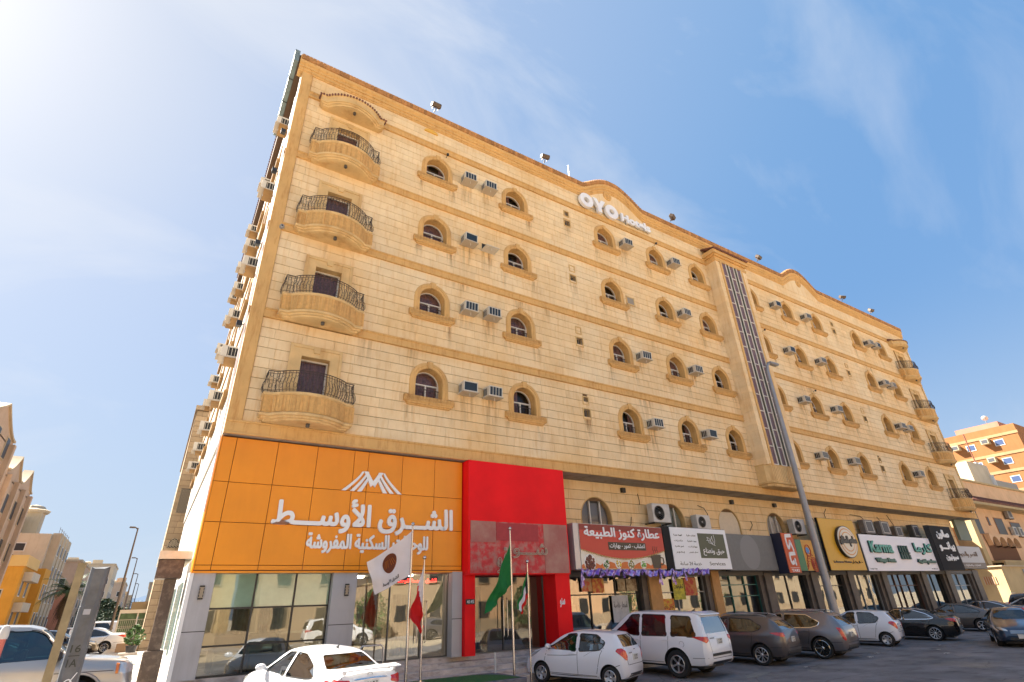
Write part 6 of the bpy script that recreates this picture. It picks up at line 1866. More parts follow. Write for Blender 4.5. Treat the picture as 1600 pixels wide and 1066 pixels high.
# ------------------------------------------------------------------ window air conditioners
CASE = mat('ac_casing', (.62, .57, .48), .5, var=.1, scale=5)
COIL = mat('ac_coil', (.018, .032, .045), .5, metal=.2)
AFR = mat('ac_bracket', (.50, .42, .32), .6)
def ac_proto(loc, label, kind=0):
    t = thing('air_conditioner', label, 'air conditioner', loc, 0, 'window air conditioners on the stone facade')
    q = MB(); w, h, d = .31, .21, .52
    q.box(-w, w, -d, -.001, -h, -h+.03); q.box(-w, w, -d, -.001, h-.02, h); q.box(-w, -w+.02, -d, -d+.16, -h+.03, h-.02); q.box(w-.02, w, -d, -d+.16, -h+.03, h-.02)
    q.box(-w, -w+.035, -d-.012, -d, -h, h); q.box(w-.035, w, -d-.012, -d, -h, h); q.box(-w+.035, w-.035, -d-.012, -d, h-.035, h); q.box(-w+.035, w-.035, -d-.012, -d, -h, -h+.045)
    q.obj('casing', CASE, t, local=True)
    q = MB(); q.box(-w+.03, w-.03, -d+.01, -.01, -h+.03, h-.03); q.obj('core', mat('ac_dark', (.03, .03, .03), .8), t, local=True)
    q = MB()
    if kind == 1:
        q.box(-w+.035, w-.035, -d-.004, -d+.008, -h+.045, h-.035)
    else: q.box(-w+.035, w-.035, -d-.004, -d+.008, -h+.045, h-.035)
    q.obj('condenser_grille', COIL, t, local=True)
    if kind == 1:
        q = MB(); [q.box(x-.011, x+.011, -d-.013, -d-.005, -h+.04, h-.03) for x in (-.14, 0, .14)]; q.obj('grille_bar', CASE, t, local=True)
    q = MB()
    for s in (-1, 1):
        q.box(min(s*w, s*(w-.015)), max(s*w, s*(w-.015)), -d+.17, -.002, -h+.03, -h+.06); q.box(min(s*w, s*(w-.015)), max(s*w, s*(w-.015)), -d+.17, -.002, h-.06, h-.02)
        for k in range(3): q.box(min(s*w, s*(w-.015)), max(s*w, s*(w-.015)), -d+.19+.10*k, -d+.205+.10*k, -h+.04, h-.03)
    stuff(q.obj('side_louvre', CASE, t, local=True))
    q = MB(); q.box(-w-.03, w+.05, -d-.05, -.001, -h-.025, -h-.001); q.obj('tray', AFR, t, local=True)
    q = MB(); q.tube([(.02, -d+.12, -h-.02), (.02, -d+.12, -h-.15)], .014, 6); q.obj('drain_pipe', WHITEF, t, local=True)
    return t
FLN = ('lowest', 'second', 'third', 'top')
def aclab(c, k): return {0: 'left unit of the pair between the two leftmost arched windows, %s window row', 1: 'right unit of the pair between the two leftmost arched windows, %s window row',
    2: 'single unit right of the third arched window, %s window row', 3: 'single unit right of the fourth arched window, %s window row',
    4: 'unit left of the second window beyond the stair bay, %s window row', 5: 'unit left of the third window beyond the stair bay, %s window row',
    6: 'left unit of the pair near the far balconies, %s window row', 7: 'right unit of the pair near the far balconies, %s window row'}[c] % FLN[k]
ACX = [9.05, 10.18, 19.43, 23.48, 34.1, 38.0, 47.2, 48.4]
pr = None; pr1 = None
ra = random.Random(4)
for k in range(4):
    for c, x in enumerate(ACX):
        if (k == 2 and c in (1, 2)) or (k == 0 and c == 7): continue
        L = (x*1.0+ra.uniform(-.03, .03), FACEY, 10.10+P*k+ra.uniform(-.03, .03)-.02*k)
        lab = 'white ' + aclab(c, k)
        if pr is None: pr = ac_proto(L, lab); o = pr
        elif pr1 is None: pr1 = ac_proto(L, lab, 1); o = pr1
        else: o = dup(pr1 if ra.random() < .6 else pr, loc=L, label=lab)
        o.rotation_euler = (ra.uniform(.0, .07), 0, ra.uniform(-.04, .04))
# the empty sleeve and the bare bracket on the third row
q = MB(); q.box(19.05, 19.12, FACEY-.03, FACEY+.03, 17.02, 17.55); q.box(19.62, 19.69, FACEY-.03, FACEY+.03, 17.02, 17.55); q.box(19.05, 19.69, FACEY-.03, FACEY+.03, 17.48, 17.55); q.box(19.05, 19.69, FACEY-.03, FACEY+.03, 17.02, 17.08)
o = q.obj('vent', TRIM2, hotel); q = MB(); q.box(19.12, 19.62, FACEY-.015, FACEY+.02, 17.08, 17.48); q.obj('vent_back', mat('grey_board', (.30, .26, .21), .8), o)
t = thing('bracket', 'bare air conditioner tray left on the third window row without its unit', 'bracket', (10.18, FACEY, 17.3))
q = MB(); q.box(-.36, .36, -.55, -.001, -.03, 0); q.obj('tray', CASE, t, local=True); q = MB(); q.tube([(0, -.4, -.03), (0, -.4, -.16)], .014, 6); q.obj('drain_pipe', WHITEF, t, local=True)
q = MB(); q.box(-.30, .30, -.012, -.001, .02, .42); q.obj('hole', DARKIN, t, local=True)

# rust and dust streaks below sills, trays and balconies
sm = bpy.data.materials.new('water_stain'); sm.use_nodes = True; st_ = sm.node_tree
for n in list(st_.nodes): st_.nodes.remove(n)
so = N(st_, 'ShaderNodeOutputMaterial'); smx = N(st_, 'ShaderNodeMixShader'); stt = N(st_, 'ShaderNodeBsdfTransparent'); sdf = N(st_, 'ShaderNodeBsdfDiffuse'); sdf.inputs[0].default_value = (.36, .19, .075, 1)
sg_ = N(st_, 'ShaderNodeNewGeometry'); smp = N(st_, 'ShaderNodeMapping'); smp.inputs['Scale'].default_value = (1.0, 1.0, .10); st_.links.new(sg_.outputs['Position'], smp.inputs['Vector'])
snz = N(st_, 'ShaderNodeTexNoise'); snz.inputs['Scale'].default_value = 9; snz.inputs['Detail'].default_value = 5; st_.links.new(smp.outputs[0], snz.inputs['Vector'])
smr = N(st_, 'ShaderNodeMapRange'); smr.inputs['From Min'].default_value = .40; smr.inputs['From Max'].default_value = .72; smr.inputs['To Max'].default_value = .75; st_.links.new(snz.outputs['Fac'], smr.inputs['Value'])
sat = N(st_, 'ShaderNodeAttribute'); sat.attribute_name = 'fade'; sml = N(st_, 'ShaderNodeMath', operation='MULTIPLY'); st_.links.new(smr.outputs[0], sml.inputs[0]); st_.links.new(sat.outputs['Fac'], sml.inputs[1])
st_.links.new(sml.outputs[0], smx.inputs[0]); st_.links.new(stt.outputs[0], smx.inputs[1]); st_.links.new(sdf.outputs[0], smx.inputs[2]); st_.links.new(smx.outputs[0], so.inputs[0])
q = MB(); fade = []; rst = random.Random(12)
def streak(x, z, w, h, a):
    for i in range(5):
        for j in range(5):
            u, v = i/4, j/4
            q.v.append((x-w/2+w*u, FACEY-.013, z-h*v)); fade.append(a*sin(pi*u)**.7*(1-v)**1.2)
    k = len(q.v)-25
    for i in range(4):
        for j in range(4): q.f.append((k+i*5+j, k+(i+1)*5+j, k+(i+1)*5+j+1, k+i*5+j+1)); q.m.append(0)
for k in range(4):
    for x in WCOLS:
        for s_ in (-.8, .8): streak(x+s_, 9.08+P*k, .5, rst.uniform(.7, 1.25), rst.uniform(.45, 1.0))
    for x in ACX: streak(x, 9.85+P*k, .75, rst.uniform(.8, 1.8) if k else 1.5, rst.uniform(.5, 1.0))
    for x in VENTX: streak(x, 9.78+P*k, .6, 1.2, rst.uniform(.5, 1))
    for x in DOORX:
        for s_ in (-1.3, 1.3): streak(x+s_, 7.7+P*k+1.0, .5, 1.0, .6)
for i in range(26):
    x = rst.uniform(1.6, 54)
    if not 26.9 < x < 30.8: streak(x, 11.38+P*rst.randint(0, 2), rst.uniform(.3, 1.2), rst.uniform(.5, 1.5), rst.uniform(.3, .7))
so_ = q.obj('water_stains', sm, hotel, fix=False); at_ = so_.data.attributes.new('fade', 'FLOAT', 'POINT'); at_.data.foreach_set('value', fade); stuff(so_)
# condenser units over the shop signs
def cond(x, z, y, w, h, lab, kind=0, tone=(.55, .53, .50)):
    t = thing('condenser_unit', lab, 'air conditioner', (x, y, z), 0, 'condenser units above the shop signs')
    q = MB(); q.bbox(-w/2, w/2, 0, .36, 0, h, .015); q.obj('casing', mat('cond_%d' % int(tone[0]*100), tone, .5, var=.12, scale=4), t, local=True)
    q = MB(); r = h*.40; cx_ = -w*.14 if kind == 0 else 0
    if kind == 0:
        q.lathe([(r, 0), (r, -.02), (r-.02, -.02), (r-.02, 0)], 24, 'y', (cx_, 0, h/2))
        for j in range(1, 5): q.tube([(cx_+r*j/5*cos(2*pi*i/20), -.02, h/2+r*j/5*sin(2*pi*i/20)) for i in range(21)], .006, 3, False)
        q.lathe([(0, -.03), (.05, -.028), (.06, 0)], 10, 'y', (cx_, 0, h/2))
        q.obj('fan_guard', mat('guard_grey', (.30, .28, .26), .5), t, local=True)
        f_ = MB(); f_.lathe([(0, -.004), (r-.02, -.004)], 20, 'y', (cx_, 0, h/2)); f_.obj('fan_well', RIMD, t, local=True)
    else:
        q.box(-w*.36, w*.36, -.012, -.001, h*.1, h*.9); q.obj('grille', mat('guard_dark', (.07, .07, .08), .5), t, local=True)
        q = MB(); [q.box(a, b, -.02, -.013, c, d) for a, b, c, d in ((-w*.36, -w*.32, h*.1, h*.9), (w*.32, w*.36, h*.1, h*.9), (-w*.36, w*.36, h*.1, h*.14), (-w*.36, w*.36, h*.86, h*.9))]; q.obj('grille_frame', WHITEF, t, local=True)
    q = MB(); q.box(-w/2, -w/2+.04, -.0, .6, -.06, 0); q.box(w/2-.04, w/2, -.0, .6, -.06, 0); q.obj('bracket', BLKF, t, local=True)
    return t
cond(19.75, 5.55, 18.0, 1.15, .85, 'large white condenser unit with a round fan between the spice and mint signs')
cond(22.65, 5.35, 18.0, 1.0, .68, 'white condenser unit with a round fan above the mint sign')
cond(30.9, 5.40, 18.0, 1.1, .8, 'condenser unit with a round fan left of the yellow sign')
cond(38.9, 5.68, 18.0, 1.2, .85, 'left of the two boxy condensers above the white sign', 1, (.16, .15, .15))
cond(41.0, 5.68, 18.0, 1.2, .85, 'right of the two boxy condensers above the white sign', 1, (.16, .15, .15))
cond(43.0, 5.6, 18.1, 1.0, .7, 'dark condenser box right of the boxy pair', 1, (.12, .11, .10))
cond(45.1, 5.6, 17.9, 1.0, .85, 'black condenser box left of the black salon sign', 1, (.05, .05, .05))
cond(14.0, 4.0, 17.9, .5, .9, 'dark condenser box between the red fascia and the spice sign', 1, (.08, .08, .08)).location.x = 13.66

# floodlights on the parapet
def flood(x, z, lab, first=[None]):
    if first[0] is None:
        t = thing('floodlight', lab, 'floodlight', (x, 17.25, z), 0, 'floodlights along the parapet')
        q = MB(); q.tube([(0, 0, 0), (0, -.1, .12)], .03, 6); q.box(-.16, -.14, -.25, -.05, .10, .24); q.box(.14, .16, -.25, -.05, .10, .24); q.obj('bracket', IRON, t, local=True)
        q = MB(); q.bbox(-.24, .24, -.12, .12, -.16, .16, .03); q.xf(Matrix.Translation((0, -.2, .28)) @ Matrix.Rotation(radians(-50), 4, 'X')); q.obj('housing', mat('flood_bronze', (.10, .07, .05), .45, metal=.4), t, local=True)
        q = MB(); q.box(-.20, .20, -.125, -.121, -.13, .13); q.xf(Matrix.Translation((0, -.2, .28)) @ Matrix.Rotation(radians(-50), 4, 'X')); q.obj('lens', mat('flood_lens', (.25, .25, .24), .1), t, local=True)
        first[0] = t
    else: dup(first[0], loc=(x, 17.25, z), label=lab, rz=random.uniform(-.5, .5))
for x, z, l in ((7.07, 24.72, 'leftmost parapet floodlight, above the first arched window'), (13.85, 24.72, 'parapet floodlight between the first window columns and the hotel name'),
                (24.1, 24.72, 'parapet floodlight right of the hotel name pediment'), (33.4, 24.72, 'parapet floodlight just right of the stair bay'),
                (45.2, 24.72, 'parapet floodlight right of the second pediment'), (49.9, 24.72, 'rightmost parapet floodlight before the far balconies')): flood(x, z, l)
q = MB(); q.box(15.7, 15.76, 17.3, 17.36, 24.7, 25.55); tag(q.obj('white_post', WHITEF), 'thin white post on the roof left of the hotel name', 'post')
t = thing('camera_unit', 'small round security camera on the corner strip beside the third balcony', 'security camera', (1.3, 17.45, 15.2))
q = MB(); q.lathe([(0, -.14), (.07, -.13), (.09, -.06), (.09, 0)], 12, 'y'); q.obj('dome', mat('cam_grey', (.3, .3, .3), .4), t, local=True, smooth=40)
q = MB(); q.lathe([(0, -.16), (.03, -.15), (.035, -.13)], 8, 'y'); q.obj('lens', BLKF, t, local=True)
for x, k, l in ((7.9, 3, 'small black lamp on the first top row arch'), (22.3, 3, 'small black lamp over the fourth top row arch'), (36.1, 1, 'small black lamp over a second row arch right of the bay'), (31.9, 2, 'tiny black lamp right of the glazed bay')):
    t = thing('spot_lamp', l, 'lamp', (x, FACEY, 11.1+P*k), 0, 'little lamps over the arches')
    q = MB(); q.lathe([(0, -.02), (.05, 0), (.07, .1), (0, .12)], 8, 'z', (0, -.2, 0)); q.obj('lamp_head', BLKF, t, local=True); q = MB(); q.tube([(0, 0, .02), (0, -.2, .06)], .012, 5); q.obj('arm', BLKF, t, local=True)

# ------------------------------------------------------------------ sunlit side of the hotel
SIDEW = MATS['side_render']
SIDETR = mat('side_trim_shaded', (0.36, 0.20, 0.07), 0.8, var=.2, scale=2, coord='World')  # trim stone darkened in its colour, standing in for shade on the ledges
for k in range(4):
    o_ = P*k
    for j, y in enumerate((20.6, 24.6, 28.6, 32.6, 36.2)):
        q = MB(); v, f = ring_mesh(.5, .64, [(0, .2), (0, -.03), (.05, -.05), (.16, -.05), (.2, .03)], 8); q.add(v, f)
        q.box(-.8, .8, -.14, .02, -.28, -.04)
        q.xf(Matrix.Translation((XL, y, 9.5+o_)) @ Matrix.Rotation(radians(-90), 4, 'Z')); w_ = q.obj('side_window', SIDETR, hotel)
        q = MB(); q.box(XL-.02, XL-.003, y-.5, y+.5, 9.5+o_, 10.6+o_); q.obj('pane', DARKG, w_)
for k in range(3):
    q = MB(); q.box(XL-.05, XL-.001, FACEY+.05, 38, 11.5+P*k, 11.74+P*k); q.obj('string_course', SIDETR, hotel)
q = MB(); q.box(XL-.26, XL-.001, 17.45, 38, 24.0, 24.68); q.obj('cornice', mat('brown_eave', (.11, .06, .03), .8), hotel)
q = MB(); y = 22.2
while y < 38: q.tube([(XL-.30, y, 24.66), (XL-.05, y, 24.84)], .07, 6); y += .2
stuff(q.obj('cornice_tile', TERRA, hotel))
t = thing('roof_gutter', 'grey green metal gutter box along the sunlit roof edge at the corner', 'gutter', (.6, 20, 23.9))
q = MB(); q.box(.40, .605, 17.35, 22.15, 24.1, 24.8); q.obj('box', mat('gutter_green', (.20, .25, .24), .5, metal=.3, var=.2, coord='World'), t); q = MB(); [q.box(.39, .606, y, y+.04, 24.08, 24.82) for y in (18.4, 19.8, 21.2)]; q.obj('joint_band', BLKF, t)
sc = None; n_ = 0
for k in range(4):
    for j, (y, dz) in enumerate(((18.7, .35), (22.6, .1), (26.5, 0), (30.6, .1), (34.4, 0))):
        lab = 'sunlit unit on the side wall, %s window row, %s' % (FLN[k], ('nearest the corner', 'second from the corner', 'third from the corner', 'fourth from the corner', 'farthest down the side street')[j])
        L = (XL, y, 9.95+P*k+dz)
        if sc is None:
            sc = ac_proto(L, lab); sc['group'] = 'air conditioners on the side wall'; o = sc
            q = MB(); q.box(-.36, .36, -.40, -.001, -.30, -.24); q.obj('ledge', SIDETR, sc, local=True)
        else: o = dup(sc, loc=L, label=lab)
        o.rotation_euler = (0, 0, radians(-90))
# black camera boxes on the corner wall
for i, z in enumerate((11.2, 14.6, 18.2, 20.4)):
    t = thing('junction_lamp', 'small black lamp box on the side wall, %s from the ground' % ('first', 'second', 'third', 'fourth')[i], 'lamp', (XL, 18.0, z), 0, 'black lamp boxes up the corner')
    q = MB(); q.bbox(-.30, -.12, -.09, .09, -.1, .1, .01); q.obj('housing', BLKF, t, local=True); q = MB(); q.tube([(0, 0, 0), (-.13, 0, 0)], .02, 5); q.obj('arm', BLKF, t, local=True)
# cables down the corner
q = MB()
q.tube([(.84, 17.62, 23.5), (.83, 17.62, 18), (.84, 17.63, 12), (.83, 17.62, 7.5), (.84, 17.7, 5.0)], .018, 5); q.tube([(.82, 17.9, 22.5), (.82, 17.88, 15), (.82, 17.9, 8.2)], .022, 5)
stuff(q.obj('corner_cables', mat('cable_pale', (.6, .5, .48), .6), hotel))
# ground-floor side: white panels, clad column and slab
MB().box(.93, 1.0, 18.4, 37.9, .85, 7.25).obj('side_panel', mat('white_corner_panel', (0, 0, 0)), hotel)
for y0, y1 in ((18.9, 20.6), (22.2, 25.0), (27, 30)): 
    q = MB(); q.box(.88, .925, y0, y1, 1.3, 3.4); q.obj('side_pane', mat('side_teal_glass', (.20, .28, .27), .1), hotel)
t = thing('clad_column', 'dark brown stone clad column with a blocky capital at the building corner', 'column', (.45, 19.2, .78))
BRST = mat('brown_cladding', (.085, .055, .038), .5, two=((.17, .12, .085), 6, .45, .65), bump=.3, coord='World')
q = MB(); q.bbox(.30, .60, 19.05, 19.45, 1.55, 3.34, .01); q.obj('shaft', BRST, t); q = MB(); q.bbox(.22, .68, 18.95, 19.55, .78, 1.56, .015); q.obj('base', BRST, t)
q = MB(); q.bbox(.05, .70, 18.85, 19.65, 3.34, 3.84, .015); q.obj('capital', BRST, t); q = MB(); q.box(.03, .86, 18.8, 22.0, 3.845, 4.06); q.obj('slab', mat('cream_slab', (.62, .56, .44), .8, var=.1), t)

# ------------------------------------------------------------------ flagpoles and flags
POLEM = mat('polished_pole', (.55, .52, .50), .22, metal=1.0)
def flagpole(x, y, z0, z1, lab, r=.032, lean=0.0):
    t = thing('flagpole', lab, 'flagpole', (x, y, z0), 0, 'flagpoles in front of the hotel entrance')
    q = MB(); q.tube([(0, 0, 0), (lean*.5, 0, (z1-z0)*.5), (lean, 0, z1-z0)], r, 10, rr=[r, r*.85, r*.62]); q.obj('pole', POLEM, t, local=True, smooth=50)
    q = MB(); q.lathe([(0, 0), (.05, .015), (.062, .05), (.045, .095), (0, .115)], 12, 'z', (lean, 0, z1-z0)); q.obj('finial', POLEM, t, local=True, smooth=60)
    q = MB(); q.lathe([(.14, 0), (.14, .012), (.05, .014), (.045, .05)], 12, 'z'); q.obj('base_plate', POLEM, t, local=True)
    return t
flagpole(6.48, 16.0, .47, 4.62, 'tallest flagpole left of the entrance carrying the white emblem flag', .042)
flagpole(6.91, 16.0, .50, 3.66, 'shorter flagpole with the red and white flag')
flagpole(10.01, 16.0, .08, 4.62, 'tall flagpole with the large green flag', .042)
flagpole(10.62, 16.0, .08, 3.58, 'shorter flagpole with the small four colour flag beside the hatchback', lean=.04)
def flag(name, lab, cornersq, cols, waves=3, amp=.06, n=26, m=16, extra=None, col_fn=None, ph=0.0):
    """corners: hoist top, hoist bottom, fly bottom, fly top (x, y, z); col_fn(u, v) picks the material"""
    A, B, C_, D = [Vector(c) for c in cornersq]
    q = MB()
    nrm = (D-A).cross(B-A).normalized()
    def fn(u, v):
        p = (A*(1-v)+B*v)*(1-u)+(D*(1-v)+C_*v)*u
        w = amp*u**.6*sin(waves*2*pi*u+ph+1.6*v)+amp*.4*u*sin(9*v+3*u)
        sag = -.06*sin(pi*u)*(1-v)
        return p+nrm*w+Vector((0, 0, sag))
    q.grid(fn, n, m)
    if col_fn: q.m = [col_fn((i+.5)/n, (j+.5)/m) for j in range(m) for i in range(n)]
    o = q.obj(name, cols, smooth=180, fix=False); tag(o, lab, 'flag', 'flags before the hotel')
    if extra: extra(o, fn, nrm)
    return o
def cloth(nm, c):
    m_ = mat(nm, c, .85, var=.05, scale=5); b = m_.node_tree.nodes['Principled BSDF']
    t = m_.node_tree; tr = N(t, 'ShaderNodeBsdfTranslucent'); tr.inputs[0].default_value = (*c, 1); mxs = N(t, 'ShaderNodeMixShader'); mxs.inputs[0].default_value = .35
    o = [n for n in t.nodes if n.type == 'OUTPUT_MATERIAL'][0]
    t.links.new(b.outputs[0], mxs.inputs[1]); t.links.new(tr.outputs[0], mxs.inputs[2]); t.links.new(mxs.outputs[0], o.inputs['Surface'])
    return m_
FW, FR, FG, FK = cloth('flag_white', (.80, .80, .83)), cloth('flag_red', (.66, .012, .012)), cloth('flag_green', (.015, .20, .045)), cloth('flag_black', (.02, .02, .02))
FBR = cloth('flag_brown', (.20, .055, .02))
def emblem(o, fn, nrm):
    q = MB(); V = []
    for r in (0, .5, 1):
        for k in range(24):
            u = .53+.18*r*cos(2*pi*k/24); v = .40+.25*r*sin(2*pi*k/24); V.append(fn(u, v)+nrm*.008)
    q.add(V, [(a*24+k, a*24+(k+1) % 24, (a+1)*24+(k+1) % 24, (a+1)*24+k) for a in range(2) for k in range(24)]); q.obj('emblem_disc', FBR, o, smooth=180, fix=False)
    q = MB(); V2 = [p-nrm*.016 for p in V]; q.add(V2, [(a*24+k, a*24+(k+1) % 24, (a+1)*24+(k+1) % 24, (a+1)*24+k) for a in range(2) for k in range(24)]); q.obj('emblem_disc', FBR, o, smooth=180, fix=False)
    OR_ = cloth('flag_orange', (.50, .15, .02))
    q = MB()
    for sgn in (-1, 1):
        for xt, xb in ((.02, .05), (.05, .10), (.08, .15)):
            for w in (nrm*.013, -nrm*.013): q.tube([fn(.53+sgn*xt, .29)+w, fn(.53+sgn*(xt+xb)/2, .38)+w, fn(.53+sgn*xb, .48)+w], .010, 4)
    q.obj('emblem_lines', OR_, o)
    for w in (-1, 1):
        P_ = text_polys(arabic('الشرق الأوسط'), .03, 2); q = MB()
        X = [p[0] for r in P_ for p in r[0]]; Yy = [p[1] for r in P_ for p in r[0]]
        for r in P_:
            tr = geometry.tessellate_polygon([[Vector((p[0], p[1], 0)) for p in l] for l in r]); ap = [p for l in r for p in l]
            vs = []
            for p in ap:
                a = (p[0]-min(X))/(max(X)-min(X)); b = (p[1]-min(Yy))/(max(Yy)-min(Yy))
                vs.append(fn(.80-.48*a, .93-.14*b)+nrm*.009*w)
            q.add(vs, [tuple(f_) for f_ in tr])
        q.obj('lettering', FK, o, fix=False)
flag('flag', 'white flag with a brown round emblem blowing to the left', [(6.45, 16, 4.46), (6.46, 16, 3.22), (5.42, 15.85, 2.72), (5.02, 15.75, 3.55)], [FW], 1.3, .07, extra=emblem, ph=.5)
def bah(u, v):
    z = abs(((v*5) % 1)-.5)*2
    return 0 if u < .30+.10*z else 1
flag('flag', 'white and red flag with a serrated edge hanging down its pole', [(6.89, 16, 3.52), (6.93, 16, 2.55), (6.85, 15.92, 1.68), (6.42, 15.86, 2.12)], [FW, FR], 2.2, .06, 40, 30, col_fn=bah)
flag('flag', 'large green flag drooping from its pole towards the left', [(10.0, 16, 4.22), (10.05, 16, 2.98), (9.25, 15.9, 2.28), (8.80, 15.8, 2.10)], [FG], 2.0, .10, ph=1)
flag('flag', 'small flag in green white red and black drooping by the hatchback', [(10.64, 16, 3.36), (10.66, 16, 2.60), (10.30, 15.9, 2.05), (10.05, 15.85, 2.25)], [FG, FW, FR, FK], 2.2, .05, 18, 12, col_fn=lambda u, v: 3 if u < .22 and .2 < v < .8 else (0 if v < .36 else (1 if v < .68 else 2)))
# green carpet, low posts and handrail at the entrance
struct(MB().bbox(5.55, 9.75, 14.9, 16.76, .0, .462, .015).obj('entrance_landing', mat('landing_grey', (.13, .13, .15), .8, var=.2)))
def cfun(u, v):
    x0 = 6.45+.25*sin(v*2.2); x1 = 9.62-.55*v*v*v*v
    return (x0+(x1-x0)*u, 14.95+1.78*v-.22*(2*u-1)**4*v, .468+.012*sin(u*9+v*5)*.4+.05*sin(pi*u)*sin(pi*min(1, v*1.05)))
q = MB(); q.grid(cfun, 36, 24)
tag(q.obj('green_carpet', mat('artificial_turf', (.030, .125, .030), .95, var=.25, scale=20, bump=.8, bscale=200, coord='World'), smooth=180), 'green artificial turf mat on the landing before the steps', 'carpet')
t = thing('bollard', 'short white post standing on the steps by the red shop', 'bollard', (9.66, 16.55, .12)); q = MB(); q.tube([(0, 0, 0), (.0, 0, .9)], .03, 8); q.obj('post', WHITEF, t, local=True); q = MB(); q.box(-.1, .1, -.1, .1, 0, .03); q.obj('foot', WHITEF, t, local=True)
t = thing('handrail', 'low steel handrail loop at the hotel entrance', 'handrail', (5.8, 17.0, .3)); q = MB(); q.tube([(-.35, 0, 0), (-.35, 0, 1.05), (-.28, 0, 1.12), (.28, 0, 1.12), (.35, 0, 1.05), (.35, 0, 0)], .022, 8); q.obj('rail', STEEL, t, local=True, smooth=60); q = MB(); q.tube([(-.35, 0, .6), (.35, 0, .6)], .014, 6); q.obj('mid_rail', STEEL, t, local=True)

# ------------------------------------------------------------------ tall street lamp before the shops
GALV = mat('galvanised_pole', (.30, .30, .31), .45, metal=.35, var=.12, scale=2)
t = thing('street_lamp', 'very tall tapered grey lamp post rising in front of the shops and stair bay', 'street lamp', (28.85, 16.2, .05))
q = MB(); q.tube([(0, 0, 0), (0, 0, 5), (0, 0, 10), (0, 0, 14.3), (.1, -.02, 14.75), (.35, -.05, 14.95)], .2, 12, rr=[.22, .18, .145, .11, .08, .065]); q.obj('pole', GALV, t, local=True, smooth=50)
q = MB(); q.bbox(.3, 1.15, -.2, .10, 14.90, 15.06, .04); q.obj('lamp_head', GALV, t, local=True); q = MB(); q.box(.45, 1.08, -.15, .05, 14.885, 14.899); q.obj('lens', mat('lamp_lens', (.35, .35, .33), .2), t, local=True)
q = MB(); q.lathe([(.34, 0), (.34, .03), (.26, .05), (.25, .3), (.24, .3)], 12, 'z'); q.obj('base_plate', GALV, t, local=True)
# ------------------------------------------------------------------ cut off sign post, its neighbour and the striped bollard
t = thing('sign_post', 'thick grey steel post with a hand painted number, cut off at the top', 'post', (-.59, 9.0, .2))
GP = mat('grey_post_paint', (.12, .125, .135), .5, metal=.2, var=.25, scale=5, two=((.13, .12, .11), 9, .55, .7), coord='World')
q = MB(); 
prof = [(-.105, .02), (-.09, -.06), (-.05, -.085), (.05, -.085), (.09, -.06), (.105, .02), (.09, .06), (-.09, .06)]
v = []; f = []; zs = [0, 1.0, 2.0, 2.28, 2.285, 2.70]
for zz in zs:
    for i, (a, b) in enumerate(prof):
        s = 1.0 if zz < 2.285 else .965
        top_ = (.035*(abs(a)/.1)**2) if zz == 2.70 else 0
        v.append((a*s, b*s, zz+top_))
for i in range(len(zs)-1):
    for j in range(8): f.append((i*8+j, i*8+(j+1) % 8, (i+1)*8+(j+1) % 8, (i+1)*8+j))
f.append(tuple(range(8))); f.append(tuple(range((len(zs)-1)*8, len(zs)*8))); q.add(v, f); q.obj('post', GP, t, local=True, smooth=25)
q = text_mb('16', -.055, .045, 1.83, .08, .003, -.0865, .01); q.obj('painted_number', INK, t, local=True)
q = text_mb('1A', -.055, .045, 1.68, .08, .003, -.0865, .01); q.box(-.06, .05, -.089, -.0865, 1.751, 1.759); q.obj('painted_number', INK, t, local=True)
q = MB(); ring = [(.0+.045*cos(2*pi*k/16)+.01*sin(2*pi*k/16), -.09, 1.44+.075*sin(2*pi*k/16)) for k in range(17)]; q.tube(ring, .009, 4); q.tube([(-.02, -.09, 1.38), (.03, -.09, 1.5), (.075, -.085, 1.58)], .007, 4); q.obj('chalk_mark', LET, t, local=True)
q = MB(); q.add([(-.035+.07*(k % 2 if k < 2 else 1-k % 2), -.088, 1.93+(.035 if k > 1 else -.03)) for k in (0, 1, 2, 3)], [(0, 1, 3, 2)]) if False else q.box(-.04, .03, -.089, -.0865, 2.19, 2.25); q.obj('sticker', mat('sticker_grey', (.4, .4, .42), .6), t, local=True)
t = thing('timber_post', 'slim tan post just behind the cut off grey one', 'post', (-.965, 11, .25)); q = MB(); q.prism([(-.05, -.05), (.05, -.05), (.05, .05), (-.05, .05)], 2.86, 'z', 0); q.obj('post', mat('tan_post', (.33, .25, .13), .7, var=.2, scale=6), t, local=True); q = MB(); q.prism([(-.055, -.055), (.055, -.055), (.055, .055), (-.055, .055)], .02, 'z', 2.86); q.obj('cap', mat('tan_post', (0, 0, 0)), t, local=True)
t = thing('bollard', 'striped yellow and red bollard with a white cap at the left edge', 'bollard', (-1.17, 8, .1), 0); 
for z0, z1, m_, nm in ((0, 1.5, mat('bollard_red', (.50, .06, .04), .5), 'lower_band'), (1.5, 1.88, mat('bollard_yellow', (.75, .50, .03), .5), 'yellow_band'), (1.88, 2.08, mat('bollard_pink', (.62, .16, .12), .5), 'red_band')):
    q = MB(); q.lathe([(.032, z0), (.032, z1)], 14, 'z'); q.obj(nm, m_, t, local=True, smooth=40)
q = MB(); q.lathe([(.038, 2.08), (.042, 2.11), (.038, 2.17), (.024, 2.20), (0, 2.21)], 14, 'z'); q.obj('cap', WHITEF, t, local=True, smooth=40)
